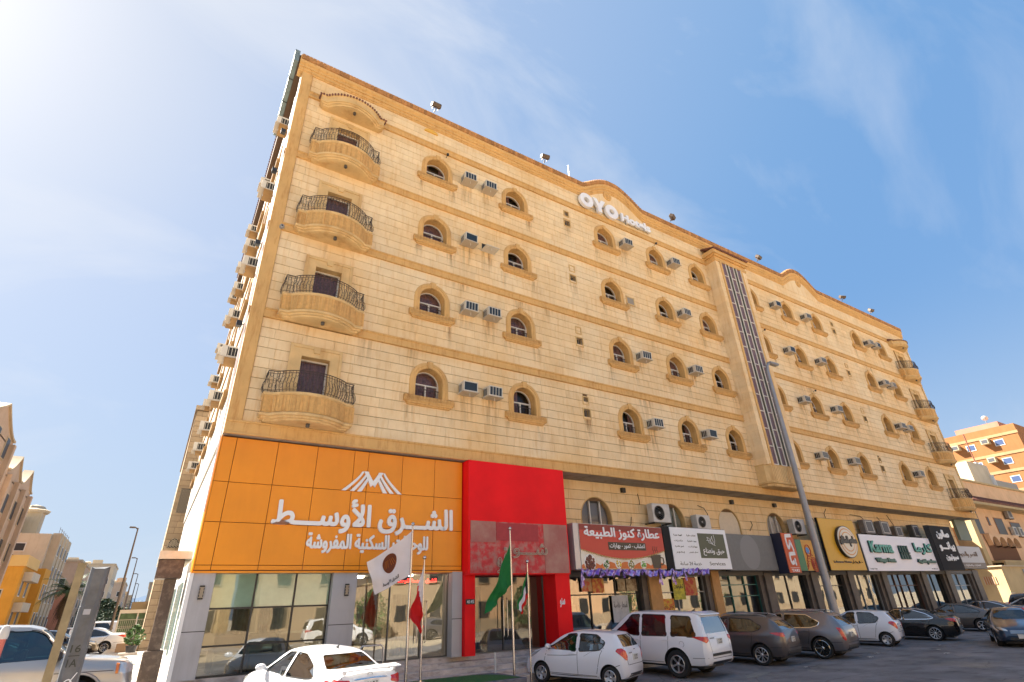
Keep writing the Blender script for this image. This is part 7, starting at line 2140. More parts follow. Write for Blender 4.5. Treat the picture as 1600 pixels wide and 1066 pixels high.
# ------------------------------------------------------------------ pickup and cars of the side street
def spec_pickup():
    L = 5.82; h = L/2
    w1 = rr_poly([(1.32, 1.22), (1.26, 1.26), (.94, 1.66), (.74, 1.745), (.20, 1.75), (.18, 1.20)], .07)
    w2 = rr_poly([(.06, 1.20), (.08, 1.75), (-.62, 1.72), (-.66, 1.22)], .06)
    return dict(L=L, W=2.02, roofw=.70, top=[(-h, .98), (-h+.05, 1.22), (-1.05, 1.24), (-.95, 1.30), (-.86, 1.74), (-.75, 1.83), (.1, 1.87), (.6, 1.85), (.82, 1.79), (1.40, 1.30), (1.55, 1.245), (h-.9, 1.21), (h-.25, 1.13), (h-.06, 1.02), (h, .72)],
        belt=[(-h, .95), (-1.3, 1.17), (.6, 1.15), (h-.3, 1.0), (h, .7)], bot=bot_std(L, .38, .05), plan=plan_std(L, .93, .95), wr=.40, ww=.26, rimr=.24, wst='six', axles=(h-1.0, -h+1.18), wins=[w1, w2],
        cabin=[(1.45, 1.0), (1.45, 1.14), (.84, 1.74), (.1, 1.79), (-.7, 1.75), (-.8, 1.2), (-.8, 1.0)], ends=[(.76, .64, 1.32, 1.76, .7, 1), (.70, .62, 1.32, 1.72, -.6, -1)], seats=(.6, -.3), seat_z=1.38, mirror=(1.22, 1.22), mir=1.5,
        handles=[(.28, 1.06), (-.55, 1.06)], pz=(1.05, .6), roofmid=-.3, antx=-1, ant=False, arch=1.19,
        lights=[('headlight', 'x', 1, rr_poly([(.66, .88), (.66, 1.06), (.90, 1.08), (.93, .86)], .02), HEADL), ('headlight', 'y', 1, rr_poly([(h-.16, .84), (h-.05, .88), (h-.10, 1.06), (h-.30, 1.07), (h-.30, .86)], .02), HEADL),
                ('side_marker', 'y', 1, rr_poly([(h-.36, .86), (h-.31, .86), (h-.31, 1.06), (h-.38, 1.07)], .01), AMBER), ('taillight', 'r', 1, rr_poly([(.08, .85), (-.08, .85), (-.08, 1.15), (.08, 1.15)], .02), TAIL)],
        patches=[('grille', 'x', 1, rr_poly([(-.62, .80), (.62, .80), (.62, 1.05), (-.62, 1.05)], .03), BLKP)],
        seams=[[(1.42, .6), (1.42, 1.0), (1.36, 1.22)], [(.12, .45), (.12, 1.2), (.13, 1.78)], [(-.74, .5), (-.72, 1.2)], [(1.30, .45), (-.74, .45)], [(1.5, .95), (h-.4, .93)], [(-1.0, .45), (-1.0, 1.22)]])
def pick_extra(t, patch, strip, proj):
    for s in (1, -1):   # thick wheel arch lips
        q = MB(); wx = max(spp['axles']); pts = [(wx+.50*cos(pi*k/14), .42+.50*sin(pi*k/14)) for k in range(15)]
        V = [proj('y', s, p, .02) for p in pts]
        q.tube([p if p else Vector((0, s, .5)) for p in V], .03, 6); q.obj('arch_lip', P_SILVER, t, local=True, smooth=60)
spp = spec_pickup()
def _sh(P_, d=.24): return [(p[0]+d, p[1]) for p in P_]
spp['wins'] = [_sh(w_) for w_ in spp['wins']]; spp['cabin'] = _sh(spp['cabin']); spp['top'] = [(p[0]+(.24 if -1.2 < p[0] < 1.6 else 0), p[1]) for p in spp['top']]
spp['mirror'] = (spp['mirror'][0]+.24, 1.22); spp['mirm'] = BLKP; spp['seats'] = (.8, -.1)
spp['seams'] = [_sh(s_) if -.9 < s_[0][0] < 1.43 else s_ for s_ in spp['seams']]; spp['handles'] = [(.52, 1.06), (-.31, 1.06)]
T_ = build_car('silver_pickup', 'silver white pickup truck with its nose behind the cut off grey post', 'pickup truck', spp, P_SILVER, (-2.84, 16.6, .44), radians(3), extras=pick_extra, tints=[glass('car_glass_teal', (.16, .30, .32), .09, top=.5), CTINT, CTINT])
G2 = 'cars standing in the side street'
def park2(name, lab, spec, pnt, x, y, yaw, **kw): return build_car(name, lab, 'car', spec, pnt, (x, y, gz(x, y)), radians(yaw), group=G2, detail=kw.pop('detail', False), **kw)
park2('white_sedan', 'white sedan with a red tail lamp visible right of the grey post', spec_sedan(4.7, 1.8, 1.47, True, 'ten'), P_WHITE, -2.95, 47.0, 178)
park2('grey_sedan', 'dark grey car nose showing between the post and the white sedan', spec_sedan(4.5, 1.78, 1.45), P_BLACK, -4.1, 43.0, -4)
park2('white_sedan', 'white car roof behind the white sedan with the red tail lamp', spec_sedan(4.6, 1.8, 1.5), P_WHITE, -4.2, 53.0, 175)
park2('white_suv', 'tall white car farther up the side street beyond the sedans', spec_suv(4.8, 1.9, 1.8), P_WHITE, -3.3, 62.0, 170)
park2('black_suv', 'dark car roof seen above the pickup cab', spec_suv(4.8, 1.9, 1.8), P_BLACK, -7.3, 40.0, 5)
park2('silver_sedan', 'silver car beyond the pickup at the left edge of the side street', spec_sedan(4.6, 1.8, 1.5), P_SILVER, -9.6, 46.0, 5)
park2('white_sedan', 'white car roof in the bottom left corner', spec_sedan(4.6, 1.8, 1.42), P_WHITE, -3.2, 12.9, 8)

# ------------------------------------------------------------------ buildings of the side street
def wallm(nm, c, **k): return mat(nm, c, .85, var=.10, scale=.5, coord='World', stain_amt=.5, stain=(.8, .72, .62), stain_scale=(.5, .5, .08), spec=.2, **k)
WDARK = mat('far_window', (.035, .035, .036), .4, spec=.25)
def face_windows(t, face, pos, zs, spec, w, h, m=WDARK, frame=None, sill=None):
    """face 'x' (facing +X at x=pos) or 'y' (facing -Y at y=pos); spec = positions along the face"""
    for z in zs:
        for s in spec:
            fr = MB()
            if face == 'x': fr.box(pos-.05, pos+.06, s-w/2-.10, s+w/2+.10, z-.10, z+h+.10)
            elif face == '-x': fr.box(pos-.06, pos+.05, s-w/2-.10, s+w/2+.10, z-.10, z+h+.10)
            else: fr.box(s-w/2-.10, s+w/2+.10, pos-.06, pos+.05, z-.10, z+h+.10)
            o = fr.obj('window', frame or WHITEF, t)
            q = MB()
            if face == 'x': q.box(pos+.061, pos+.075, s-w/2, s+w/2, z, z+h)
            elif face == '-x': q.box(pos-.075, pos-.061, s-w/2, s+w/2, z, z+h)
            else: q.box(s-w/2, s+w/2, pos-.075, pos-.061, z, z+h)
            q.obj('pane', m, o)
def block(t, m, x0, x1, y0, y1, z0, z1, nm='wall'): return MB().box(x0, x1, y0, y1, z0, z1).obj(nm, m, t)
PINK = wallm('pink_beige_render', (.50, .365, .26)); BEI = wallm('beige_render', (.50, .40, .275)); PALE = wallm('pale_cream_render', (.52, .45, .34)); TAN = wallm('tan_render', (.44, .33, .215))
# gabled apartment building at the far left
def gabled(name, lab, y0, y1, zt, X=-12, m=PINK, gable=1.6):
    t = thing(name, lab, 'building', (X-6, (y0+y1)/2, 0))
    block(t, m, X-14, X, y0, y1, -.5, zt-1.6)
    n = 40; pts = [(y0, zt-1.7)]
    for i in range(n+1):
        u = i/n; y = y0+(y1-y0)*u
        g = max(0, 1-abs((u*2 % 1)-.5)*2.3)
        pts.append((y, zt-1.2+gable*g**1.4))
    pts.append((y1, zt-1.7)); MB().prism(pts, .5, 'x', X-.5).obj('gable', m, t)
    q = MB(); 
    for i in range(n): 
        a, b = pts[1+i], pts[2+i]
        if i < n: q.prism([(a[0], a[1]), (b[0], b[1]), (b[0], b[1]+.16), (a[0], a[1]+.16)], .75, 'x', X-.6)
    q.obj('coping', BEI, t)
    for i in range(4): block(t, m, X, X+.35, y0+.6+(y1-y0-1.2)*i/3.0-.3, y0+.6+(y1-y0-1.2)*i/3.0+.3, 0, zt-1.5, 'pilaster')
    face_windows(t, 'x', X, [1.2+3.2*k for k in range(int((zt-3)/3.2)+1)], [y0+(y1-y0)*(i+.5)/6 for i in range(6)], .9, 1.5, frame=BEI)
    face_windows(t, 'y', y0, [1.2+3.2*k for k in range(int((zt-3)/3.2)+1)], [X-2.5, X-5.5, X-8.5], 1.0, 1.5, frame=BEI)
    return t
gabled('apartment_building', 'tallest pink beige gabled apartment building at the left edge', 36, 57, 16.8)
gabled('apartment_building', 'second pink beige gabled building farther along the left side', 58.5, 70, 15.0)
t = thing('apartment_building', 'cream apartment block with a small domed corner tower behind the orange house', 'building', (-26, 118, 0))
block(t, PALE, -34, -19.5, 113, 124, -.5, 17.8); block(t, BEI, -20.5, -17.6, 117, 120, -.5, 18.8, 'tower'); q = MB(); q.lathe([(2.0, 0), (2.2, .4), (1.5, .7), (1.2, 1.1), (0, 1.4)], 10, 'z', (-19, 118.5, 18.8)); q.obj('tower_cap', BEI, t)
face_windows(t, 'y', 113, (13.0, 15.2), (-21, -24, -27), 1.2, 1.2)
for (tx, ty, tz) in ((-14, 45, 15.3), (-15, 52, 15.3), (-14.5, 62, 13.5), (-17, 67, 13.5), (-24, 121, 17.8)):
    q = MB(); q.lathe([(.7, 0), (.75, .1), (.75, 1.5), (.4, 1.7), (0, 1.75)], 12, 'z', (tx, ty, tz)); tag(q.obj('water_tank', PALE), {45: 'roof tank on the nearest gabled building, front one', 52: 'roof tank on the nearest gabled building, rear one', 62: 'roof tank on the second gabled building, front one', 67: 'roof tank on the second gabled building, rear one', 121: 'roof tank on the cream block with the domed corner'}[ty], 'tank', 'rooftop tanks up the side street')
# orange house
t = thing('orange_house', 'bright orange house with a dark pyramid roof across the side street', 'house', (-16, 84, 0))
ORH = wallm('orange_render', (.62, .30, .045)); ORH2 = wallm('deep_orange_render', (.48, .20, .035))
block(t, ORH, -26, -12, 80, 88, -.5, 9.1); block(t, ORH2, -26, -12.6, 88.05, 92, -.5, 9.4); block(t, ORH, -26, -11.6, 92.05, 97, -.5, 8.6)
q = MB(); q.add([(-20.5, 79.2, 9.1), (-13.2, 79.2, 9.1), (-13.2, 87, 9.1), (-20.5, 87, 9.1), (-16.8, 83, 11.0)], [(0,1,4),(1,2,4),(2,3,4),(3,0,4)]); q.obj('roof', mat('dark_roof', (.06, .05, .045), .8), t)
block(t, mat('orange_parapet', (.66, .42, .14), .8), -20.8, -11.85, 79.85, 88.0, 8.0, 9.12, 'parapet')
face_windows(t, 'y', 80, (1.6, 4.6), (-13.6, -16.4, -19), .9, 1.1, frame=PALE); face_windows(t, 'x', -12, (2.0, 5.2), (82, 85.5), .9, 1.6); face_windows(t, 'x', -11.6, (2.0, 5.2), (94, 96), .8, 1.6)
for i, z in enumerate((3.6, 6.6)): block(t, PALE, -12, -11.2, 81.2, 86.4, z, z+.9, 'balcony')
# tall cream block behind it
t = thing('apartment_building', 'tall cream block with a stepped tan side behind the orange house', 'building', (-20, 106, 0))
block(t, PALE, -40, -13, 98, 112, -.5, 13.4)
for i in range(4): block(t, BEI, -13, -12.0, 99+3.4*i, 101.4+3.4*i, -.5, 13.6, 'bay'); block(t, TAN, -13, -12.5, 101.4+3.4*i, 102.4+3.4*i, 1, 12.6, 'bay')
face_windows(t, 'y', 98, (8.6, 11.2), (-16, -19, -22), 1.2, .9); face_windows(t, 'x', -12.0, (2, 5, 8, 10.8), [100.2+3.4*i for i in range(4)], .9, 1.3)
q = MB(); [q.tube([(-12.4, 99+2.2*i, 13.6), (-12.4, 99+2.2*i, 14.4)], .03, 4) for i in range(6)]; q.tube([(-12.4, 99, 14.2), (-12.4, 110, 14.2)], .02, 4); q.obj('roof_railing', IRON, t)
def simple(lab, x0, x1, y0, y1, z, m, fx='x', wz=(1.5, 4.7, 7.9), n=4, name='apartment_building'):
    rt = random.Random(int(y0+z*10))
    t = thing(name, lab, 'building', ((x0+x1)/2, (y0+y1)/2, 0)); block(t, m, x0, x1, y0, y1, -.5, z); block(t, BEI, x0-.15, x1+.15, y0-.15, y1+.15, z+.001, z+.35, 'coping')
    for i in range(4):
        tx, ty = rt.uniform(x0+1, x1-2), rt.uniform(y0+1, y1-2); q = MB()
        if i % 2: q.lathe([(.7, 0), (.75, .1), (.75, 1.4), (.4, 1.6), (0, 1.65)], 12, 'z', (tx, ty, z+.3))
        else: q.box(tx, tx+2.2, ty, ty+2.2, z+.3, z+2.2)
        q.obj('roof_tank' if i % 2 else 'roof_room', m if i % 2 == 0 else PALE, t)
    if fx == 'x': face_windows(t, 'x', x1, wz, [y0+(y1-y0)*(i+.5)/n for i in range(n)], (y1-y0)/n*.35, 1.4)
    else: face_windows(t, '-x', x0, wz, [y0+(y1-y0)*(i+.5)/n for i in range(n)], (y1-y0)/n*.35, 1.4)
    face_windows(t, 'y', y0, wz, [x0+(x1-x0)*(i+.5)/n for i in range(n)], (x1-x0)/n*.35, 1.4)
    return t
simple('low pink building beyond the palm on the left side street', -30, -11.5, 128, 150, 12.2, PINK, wz=(2, 5, 8))
simple('small coral house behind the palm', -20, -10.6, 113, 118, 7.0, wallm('coral_render', (.55, .25, .16)), wz=(1.5, 4.4), n=2)
simple('white apartment block with many small windows straight up the side street', -22, -9.0, 182, 200, 15.6, PALE, wz=(1.5, 4.7, 7.9, 11), n=6)
simple('pale pink block far up the side street', -18, -7.4, 240, 262, 14.0, PINK, wz=(3, 7, 10))
simple('distant tan block near the end of the side street', -14, -6.0, 300, 320, 12.0, TAN, wz=(3, 7), n=3)
simple('low tan shop building on the right of the side street beyond the hotel', .6, 12, 70, 84, 7.5, TAN, '-x', wz=(1.5, 4.5))
simple('distant beige block on the right of the side street', -.2, 14, 150, 176, 9.5, BEI, '-x', wz=(1.5, 4.7))
# tan stone building with lattice screens right behind the hotel
t = thing('stone_building', 'tan stone building with carved lattice windows just behind the hotel', 'building', (4, 48, 0))
block(t, JOINT, .18, 12, 40.03, 60, -.5, 15.0)
q = MB(); rr_ = random.Random(8); z = .2
while z < 14.9:
    x = .15; 
    while x < 3.0:
        w = rr_.uniform(.35, .75); q.box(x+.01, min(x+w, 3.2)-.005, 40.0, 40.029, z+.012, min(z+.36, 15.0)-.01); x += w
    z += .36
stuff(q.obj('stone_facing', mat('tan_ashlar', (.46, .33, .20), .85, island=.16, var=.1, coord='World'), t))
MB().box(.05, 12, 39.85, 60, 15.0, 15.3).obj('coping', TAN, t)
block(t, TAN, .15, .179, 40.0, 60, .2, 15.0)
for zc, r, half in ((9.0, .75, 0), (6.2, .55, 1)):
    s = MB(); cx_ = .66
    pts = ([(cx_-.30, zc-r), (cx_+.30, zc-r), (cx_+.30, zc+r), (cx_-.30, zc+r)] if not half else [(cx_+.32*cos(pi*k/10), zc+r*sin(pi*k/10)) for k in range(11)])
    s.prism(pts, .03, 'y', 39.96); s.obj('lattice_back', DARKIN, t)
    s = MB()
    for i in range(7):
        for j in range(4):
            a, b = cx_-.24+.16*j, zc-(0 if half else r)+.1+i*(.21 if not half else .09)
            if half and (a-cx_)**2/.1+(b-zc)**2/r**2 > 1: continue
            s.tube([(a+.07*cos(k*pi/3), 39.95, b+.08*sin(k*pi/3)) for k in range(7)], .018, 4, False)
    stuff(s.obj('lattice', mat('lattice_cream', (.6, .48, .33), .8), t))
# ------------------------------------------------------------------ lamps, palm, kiosk, planters up the side street
def lamp(x, y, h, lab, first=[None]):
    if first[0] is None:
        t = thing('street_lamp', lab, 'street lamp', (x, y, .4), 0, 'street lamps up the side street')
        q = MB(); q.tube([(0, 0, 0), (0, 0, 4.5), (0, 0, 9)], .1, 8, rr=[.12, .09, .055]); q.obj('pole', mat('brown_pole', (.14, .11, .09), .5), t, local=True)
        q = MB(); q.tube([(0, 0, 8.9), (-.15, 0, 9.02), (-.3, 0, 9.02)], .05, 6); q.obj('arm', MATS['brown_pole'], t, local=True); q = MB(); q.bbox(-.62, -.2, -.12, .12, 8.98, 9.1, .02); q.obj('lamp_head', MATS['brown_pole'], t, local=True)
        first[0] = t
    else: dup(first[0], loc=(x, y, .4), label=lab)
lamp(-1.95, 57, 9, 'nearest and tallest looking lamp of the side street'); lamp(-2.15, 86, 9, 'second lamp up the side street'); lamp(-2.2, 116, 9, 'third lamp up the side street'); lamp(-2.2, 148, 9, 'fourth and smallest looking lamp up the side street')
LEAF = mat('palm_leaf', (.055, .10, .035), .6, island=.35); DEADL = mat('dead_frond', (.10, .07, .045), .9, island=.3); BARK = mat('palm_bark', (.16, .12, .08), .9, var=.3, scale=8)
def palm(x, y, z0, h, lab, s=1.0):
    t = thing('palm_tree', lab, 'palm tree', (x, y, z0)); rr_ = random.Random(int(x*10))
    q = MB(); q.tube([(0, 0, 0), (.05, 0, h*.5), (0, .05, h)], .22*s, 8, rr=[.28*s, .22*s, .2*s]); q.obj('trunk', BARK, t, local=True, smooth=60)
    for nm, m_, n, up, L0 in (('crown', LEAF, 46, 1, 2.3), ('dead_fronds', DEADL, 34, -1, 2.6)):
        q = MB()
        for i in range(n):
            a = rr_.uniform(0, 2*pi); e = rr_.uniform(.1, 1.25) if up > 0 else rr_.uniform(-1.45, -1.0); L = L0*s*rr_.uniform(.75, 1.1)
            pts = []; p = Vector((0, 0, h)); d = Vector((cos(a)*cos(e), sin(a)*cos(e), sin(e)))
            for k in range(9):
                pts.append(p.copy()); p = p+d*L/8; d = (d+Vector((0, 0, -.17))).normalized()
            sd = Vector((-sin(a), cos(a), 0))
            for k in range(1, 9):
                for ss in (-1, 1):
                    w = .42*s*sin(pi*min(.97, k/9+.08))
                    for jj in (0, .5):
                        b = pts[k-1].lerp(pts[k], jj); tip = b+sd*ss*w+(pts[k]-pts[k-1])*.9+Vector((0, 0, -.12*s))
                        q.add([b, b+(pts[k]-pts[k-1])*.35, tip], [(0, 1, 2)])
        stuff(q.obj(nm, m_, t, local=True, fix=False))
    return t
palm(-5.6, 60, .4, 4.2, 'palm tree with a skirt of dead fronds beside the slim tan post', .9)
palm(-2.6, 190, .4, 5.4, 'small distant palm at the end of the side street', 1.0)
def bush(name, lab, cat, x, y, z, r, h, n, m_, ls=.12, trunk=True, seed=1, thing_=None):
    rr_ = random.Random(seed); t = thing(name, lab, cat, (x, y, z)); q = MB()
    for i in range(n):
        u = rr_.random()**.5; a = rr_.uniform(0, 2*pi); zz = rr_.uniform(.12, 1)*h; rad = r*u*sin(pi*min(.95, zz/h*.8+.15))*(1+.25*sin(3*a+zz*2))
        c_ = Vector((rad*cos(a), rad*sin(a), zz)); d1 = Vector((rr_.gauss(0, 1), rr_.gauss(0, 1), rr_.gauss(0, .7))).normalized()*ls; d2 = d1.cross(Vector((rr_.gauss(0, 1), rr_.gauss(0, 1), rr_.gauss(0, 1)))).normalized()*ls*.45
        q.add([c_-d1, c_+d2, c_+d1, c_-d2], [(0, 1, 2, 3)])
    stuff(q.obj('foliage', m_, t, local=True, fix=False))
    q = MB(); 
    for i in range(4):
        a = 2*pi*i/4; q.tube([(0, 0, 0), (.3*r*cos(a), .3*r*sin(a), h*.4), (.6*r*cos(a), .6*r*sin(a), h*.75)], .03, 5, rr=[.04, .03, .012])
    q.obj('stems', BARK, t, local=True); return t
GLEAF = mat('shrub_leaf', (.06, .12, .03), .6, island=.4); DGL = mat('tree_leaf', (.07, .10, .05), .7, island=.4)
bush('leafy_tree', 'low dark green tree in front of the white apartment block', 'tree', -7.5, 150, 0, 5.5, 6.5, 1500, DGL, .5, seed=3)
bush('leafy_tree', 'second dusty tree left of the kiosk up the side street', 'tree', -4.8, 120, 0, 2.6, 4.0, 700, DGL, .3, seed=5)
t = bush('potted_plant', 'leafy potted plant on a stone block at the side pavement', 'plant', -.15, 36, 1.12, .42, 1.0, 260, GLEAF, .11, seed=7)
q = MB(); q.lathe([(.20, -.22), (.26, .06), (.28, .08), (.24, .08)], 12, 'z'); q.obj('pot', BLKP, t, local=True); q = MB(); q.bbox(-.5, .32, -.3, .3, -.5, -.22, .02); q.obj('stone_block', PAVE, t, local=True)
t = thing('pergola_fence', 'cream framed garden enclosure with green lattice panels beyond the pickup nose', 'fence', (-.4, 52, .5)); CRF = mat('cream_fence', (.62, .56, .46), .7)
q = MB(); q.box(-1.5, .85, 51.9, 52.1, 2.82, 3.05); q.obj('top_rail', CRF, t); q = MB(); q.box(-1.5, .85, 51.95, 52.05, .5, .9); q.obj('plinth', CRF, t)
for i in range(3): q = MB(); q.box(-1.5+1.13*i, -1.42+1.13*i, 51.92, 52.08, .5, 2.82); q.obj('fence_post', CRF, t)
for i in range(2):
    x0 = -1.40+1.13*i; q = MB()
    for k in range(9): q.tube([(x0+.12*k, 52, .9), (x0+.12*k, 52, 2.4)], .012, 4, False); q.tube([(x0+.06+.12*k+.05*cos(j*pi/4), 52, 1.9+.09*sin(j*pi/4)) for j in range(9)], .012, 3, False)
    for z in (.95, 1.5, 2.38): q.box(x0, x0+1.03, 51.985, 52.015, z, z+.03)
    q.obj('lattice_panel', CRF, t); q = MB(); q.box(x0, x0+1.03, 52.1, 52.12, .9, 2.8); q.obj('green_screen', mat('green_mesh', (.10, .16, .08), .8, var=.3, scale=5, coord='World'), t)
MB().box(-.9, .85, 53.2, 53.6, 2.6, 3.6).obj('backing_wall', mat('brown_wall', (.25, .18, .11), .8), t)
q = MB(); q.bbox(-.9, .2, 40, 40.6, .78, 1.2, .02); tag(q.obj('brick_planter', mat('brick_planter', (.42, .24, .12), .8)), 'low tan brick planter beside the potted plant', 'planter')
# blue mountain ridge far off
q = MB(); pts = [(-220, 0), (-160, 16), (-110, 34), (-60, 50), (-20, 44), (10, 54), (60, 30), (120, 12), (180, 0)]
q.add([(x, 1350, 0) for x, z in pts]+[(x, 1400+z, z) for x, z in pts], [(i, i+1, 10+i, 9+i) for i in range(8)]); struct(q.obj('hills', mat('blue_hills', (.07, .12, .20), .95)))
# ------------------------------------------------------------------ villa, yard wall and orange tower at the right
K = 1.22
PEACH = wallm('peach_render', (.74, .47, .27)); YEL = wallm('yellow_render', (.50, .365, .19)); PEACH2 = wallm('rust_render', (.46, .20, .08))
t = thing('villa', 'peach villa with a tiled eave and scalloped arches beyond the hotel', 'house', (86, 32, 0)); Y0 = 25.6; X0 = 78
block(t, PEACH, X0, 104, Y0, 42, -.3, 11.2)
block(t, YEL, X0-.9, X0+.25, Y0-.7, Y0+1.5, -.3, 10.9, 'pilaster'); block(t, PEACH2, X0-5.2, X0-.91, Y0+1.2, Y0+6, -.3, 8.6, 'side_wing'); block(t, YEL, X0-5.3, X0-3.4, Y0+.6, Y0+1.19, 3.0, 6.2, 'side_wing')
block(t, PEACH, X0-.6, 104, Y0-.4, 41, 11.75, 13.9, 'parapet'); block(t, YEL, X0-.8, 104, Y0-.6, 41, 13.9, 14.1, 'coping')
q = MB()
q.add([(X0-1.6, Y0-1.6, 11.2), (104, Y0-1.6, 11.2), (104, Y0-.3, 12.0), (X0-.5, Y0-.3, 12.0), (X0-1.6, 42, 11.2), (X0-.5, 42, 12.0), (X0-1.6, Y0-1.6, 10.9), (104, Y0-1.6, 10.9), (104, Y0, 10.9), (X0, Y0, 10.9), (X0-1.6, 42, 10.9), (X0, 42, 10.9)],
      [(0,1,2,3),(0,3,5,4),(0,6,7,1),(6,9,8,7),(0,4,10,6),(6,10,11,9)]); r_ = q.obj('eave', YEL, t)
q = MB(); x = X0-1.5
while x < 103: q.tube([(x, Y0-1.65, 11.26), (x+.35, Y0-.35, 12.06)], .16, 6); x += .36
y = Y0-1.3
while y < 40: q.tube([(X0-1.65, y, 11.26), (X0-.5, y+.3, 12.06)], .16, 6); y += .36
stuff(q.obj('roof_tile', TERRA, t, smooth=50))
def vwin(x0, x1, z0, z1, nm='window', m=WDARK, fr=MATS['white_frame']):
    o = MB().box(x0-.08, x1+.08, Y0-.05, Y0+.02, z0-.08, z1+.08).obj(nm, PEACH2, t); MB().box(x0, x1, Y0-.065, Y0-.051, z0, z1).obj('pane', m, o)
vwin(80.2, 81.6, 7.9, 10.5); vwin(84.2, 84.7, 9.0, 9.9); vwin(86.4, 88.9, 8.0, 9.9); vwin(91.2, 94.4, 7.9, 9.6)
# loggia with scalloped arches
MB().box(81.3, 89.7, Y0-.03, Y0+.005, 3.4, 7.5).obj('loggia_shade_sheet', mat('loggia_shade', (.16, .065, .025), .9), t)  # flat dark sheet on the wall, loggia shade put into its colour
pts = [(81.0, 7.9), (81.0, 7.3)]
for i in range(4):
    for k in range(9): pts.append((81.3+2.1*i+1.05-1.05*cos(pi*k/8), 6.6+1.0*sin(pi*k/8)))
    pts.append((81.3+2.1*(i+1), 6.45))
pts += [(90.2, 7.3), (90.2, 7.9)]
MB().prism(pts, .5, 'y', Y0-.6).obj('arch_screen', PEACH, t)
block(t, YEL, 79.8, 104, Y0-1.4, Y0-.001, 4.7, 4.95, 'balcony'); block(t, YEL, 79.8, 104, Y0-1.4, Y0-1.2, 2.5, 4.69, 'balcony'); 
t2 = thing('water_tank', 'pale rooftop room and tank above the villa', 'roof structure', (100, 30, 14)); block(t2, PALE, 92, 99, 27.5, 33, 14.1, 18.0); block(t2, mat('grey_room', (.30, .29, .26), .8), 99.2, 112, 28.5, 33, 14.1, 16.6); block(t2, BEI, 91, 100, 26.8, 33.5, 14.05, 14.6, 'slab')
cond(89, 3.0, Y0-2.0, 2.6, 1.8, 'large sunlit condenser unit on the villa balcony wall')
o = cond(91.0, 10.0, Y0-.5, 1.6, 1.1, 'condenser unit high on the villa wall above its windows', 1, (.3, .27, .24))
for i, x in enumerate((90.6, 92.6)): cond(x, 7.9, Y0-.45, 1.2, 1.1, 'air conditioner box in the villa window, %s of two' % ('left', 'right')[i], 1, (.5, .46, .4))
t = thing('yard_wall', 'sunlit yellow yard wall with a small grilled opening right of the shops', 'wall', (80, 24, 0))
block(t, YEL, 74.6, 100, 23.2, 25.5, -.2, 4.2); MB().box(74.4, 100, 23.0, 25.56, 4.201, 4.32).obj('coping', BEI, t); q = MB(); q.box(74.55, 74.599, 24.0, 25.0, 2.55, 3.3); o = q.obj('opening', PEACH2, t); q = MB(); [q.box(74.52, 74.549, 24.0+.2*i, 24.05+.2*i, 2.55, 3.3) for i in range(6)]; q.obj('grille', PALE, o)
for i, (x0, x1, lab, c, s) in enumerate(((80.2, 83.6, 'grey notice board on the yard wall', (.38, .36, .33), 'مؤسسة الديار للعقارات'), (84.2, 86.5, 'yellow and green round sign board at the right edge', (.62, .52, .05), 'للايجار'))):
    o = MB().box(x0, x1, 23.1, 23.19, 2.45, 3.95).obj('notice_board', mat('board_%d' % i, c, .6)); tag(o, lab, 'sign'); text_mb(s, x0+.3, x1-.3, 3.4, .4, .01, 23.09, .02, ar=True).obj('lettering', INK, o); text_mb('055 214 7730', x0+.4, x1-.4, 2.8, .22, .01, 23.09, .0).obj('lettering', INK, o)
# orange tower
t = thing('orange_tower', 'sunlit orange apartment tower with blue windows at the right edge', 'building', (125, 34, 0)); TOR = wallm('tower_orange', (.29, .128, .050)); TB = wallm('tower_band', (.36, .235, .125)); S_ = 115/75
def sz(z): return 2.3+(z-2.3)*S_
block(t, TOR, 115, 150, 17.1*S_, 60, -.3, sz(18.0)); block(t, wallm('tower_pink', (.42, .20, .14)), 121, 135, 29.5, 36, sz(18.0), sz(19.4), 'roof_room')
for z in (17.1, 15.1, 13.3, 11.3): block(t, TB, 114.9, 115-.001, 17.1*S_-.1, 60, sz(z)-.22, sz(z)+.22, 'band')
BLUW = mat('blue_shutter', (.06, .09, .19), .3)
for z in (16.3, 14.3, 12.4, 10.3):
    for y in (16.3+2.6*i for i in range(1, 9)): face_windows(t, '-x', 115, [sz(z)-.4], [y*S_], 1.1, .85, m=BLUW)
i = 0
for (y, z) in ((22.75, 16.55), (19.95, 16.60), (20.05, 14.6), (22.45, 14.1)):
    u = thing('air_conditioner', ('left boxy air conditioner on the upper floor of the orange tower', 'right boxy air conditioner on the upper floor of the orange tower', 'right air conditioner on the second floor from the top of the orange tower', 'left air conditioner on the second floor from the top of the orange tower')[i], 'air conditioner', (115, y*S_, sz(z)), 0, 'air conditioners on the orange tower'); i += 1
    q = MB(); q.bbox(-1.0, -.002, -.55, .55, -.42, .42, .03); q.obj('casing', mat('cream_casing', (.46, .38, .25), .5), u, local=True); q = MB(); q.box(-1.02, -1.001, -.4, .4, -.28, .28); q.obj('grille', mat('guard_dark', (0, 0, 0)), u, local=True)
t = thing('satellite_dish', 'white satellite dish on the roof of the orange tower', 'dish', (121, 31, sz(19.4))); q = MB(); q.lathe([(0, 0), (.28, .05), (.5, .17), (.51, .18)], 14, 'x'); q.xf(Matrix.Translation((0, 0, .9)) @ Matrix.Rotation(radians(-40), 4, 'Y')); q.obj('reflector', WHITEF, t, local=True); q = MB(); q.tube([(0, 0, 0), (0, 0, .9)], .05, 6); q.obj('mast', GALV, t, local=True)
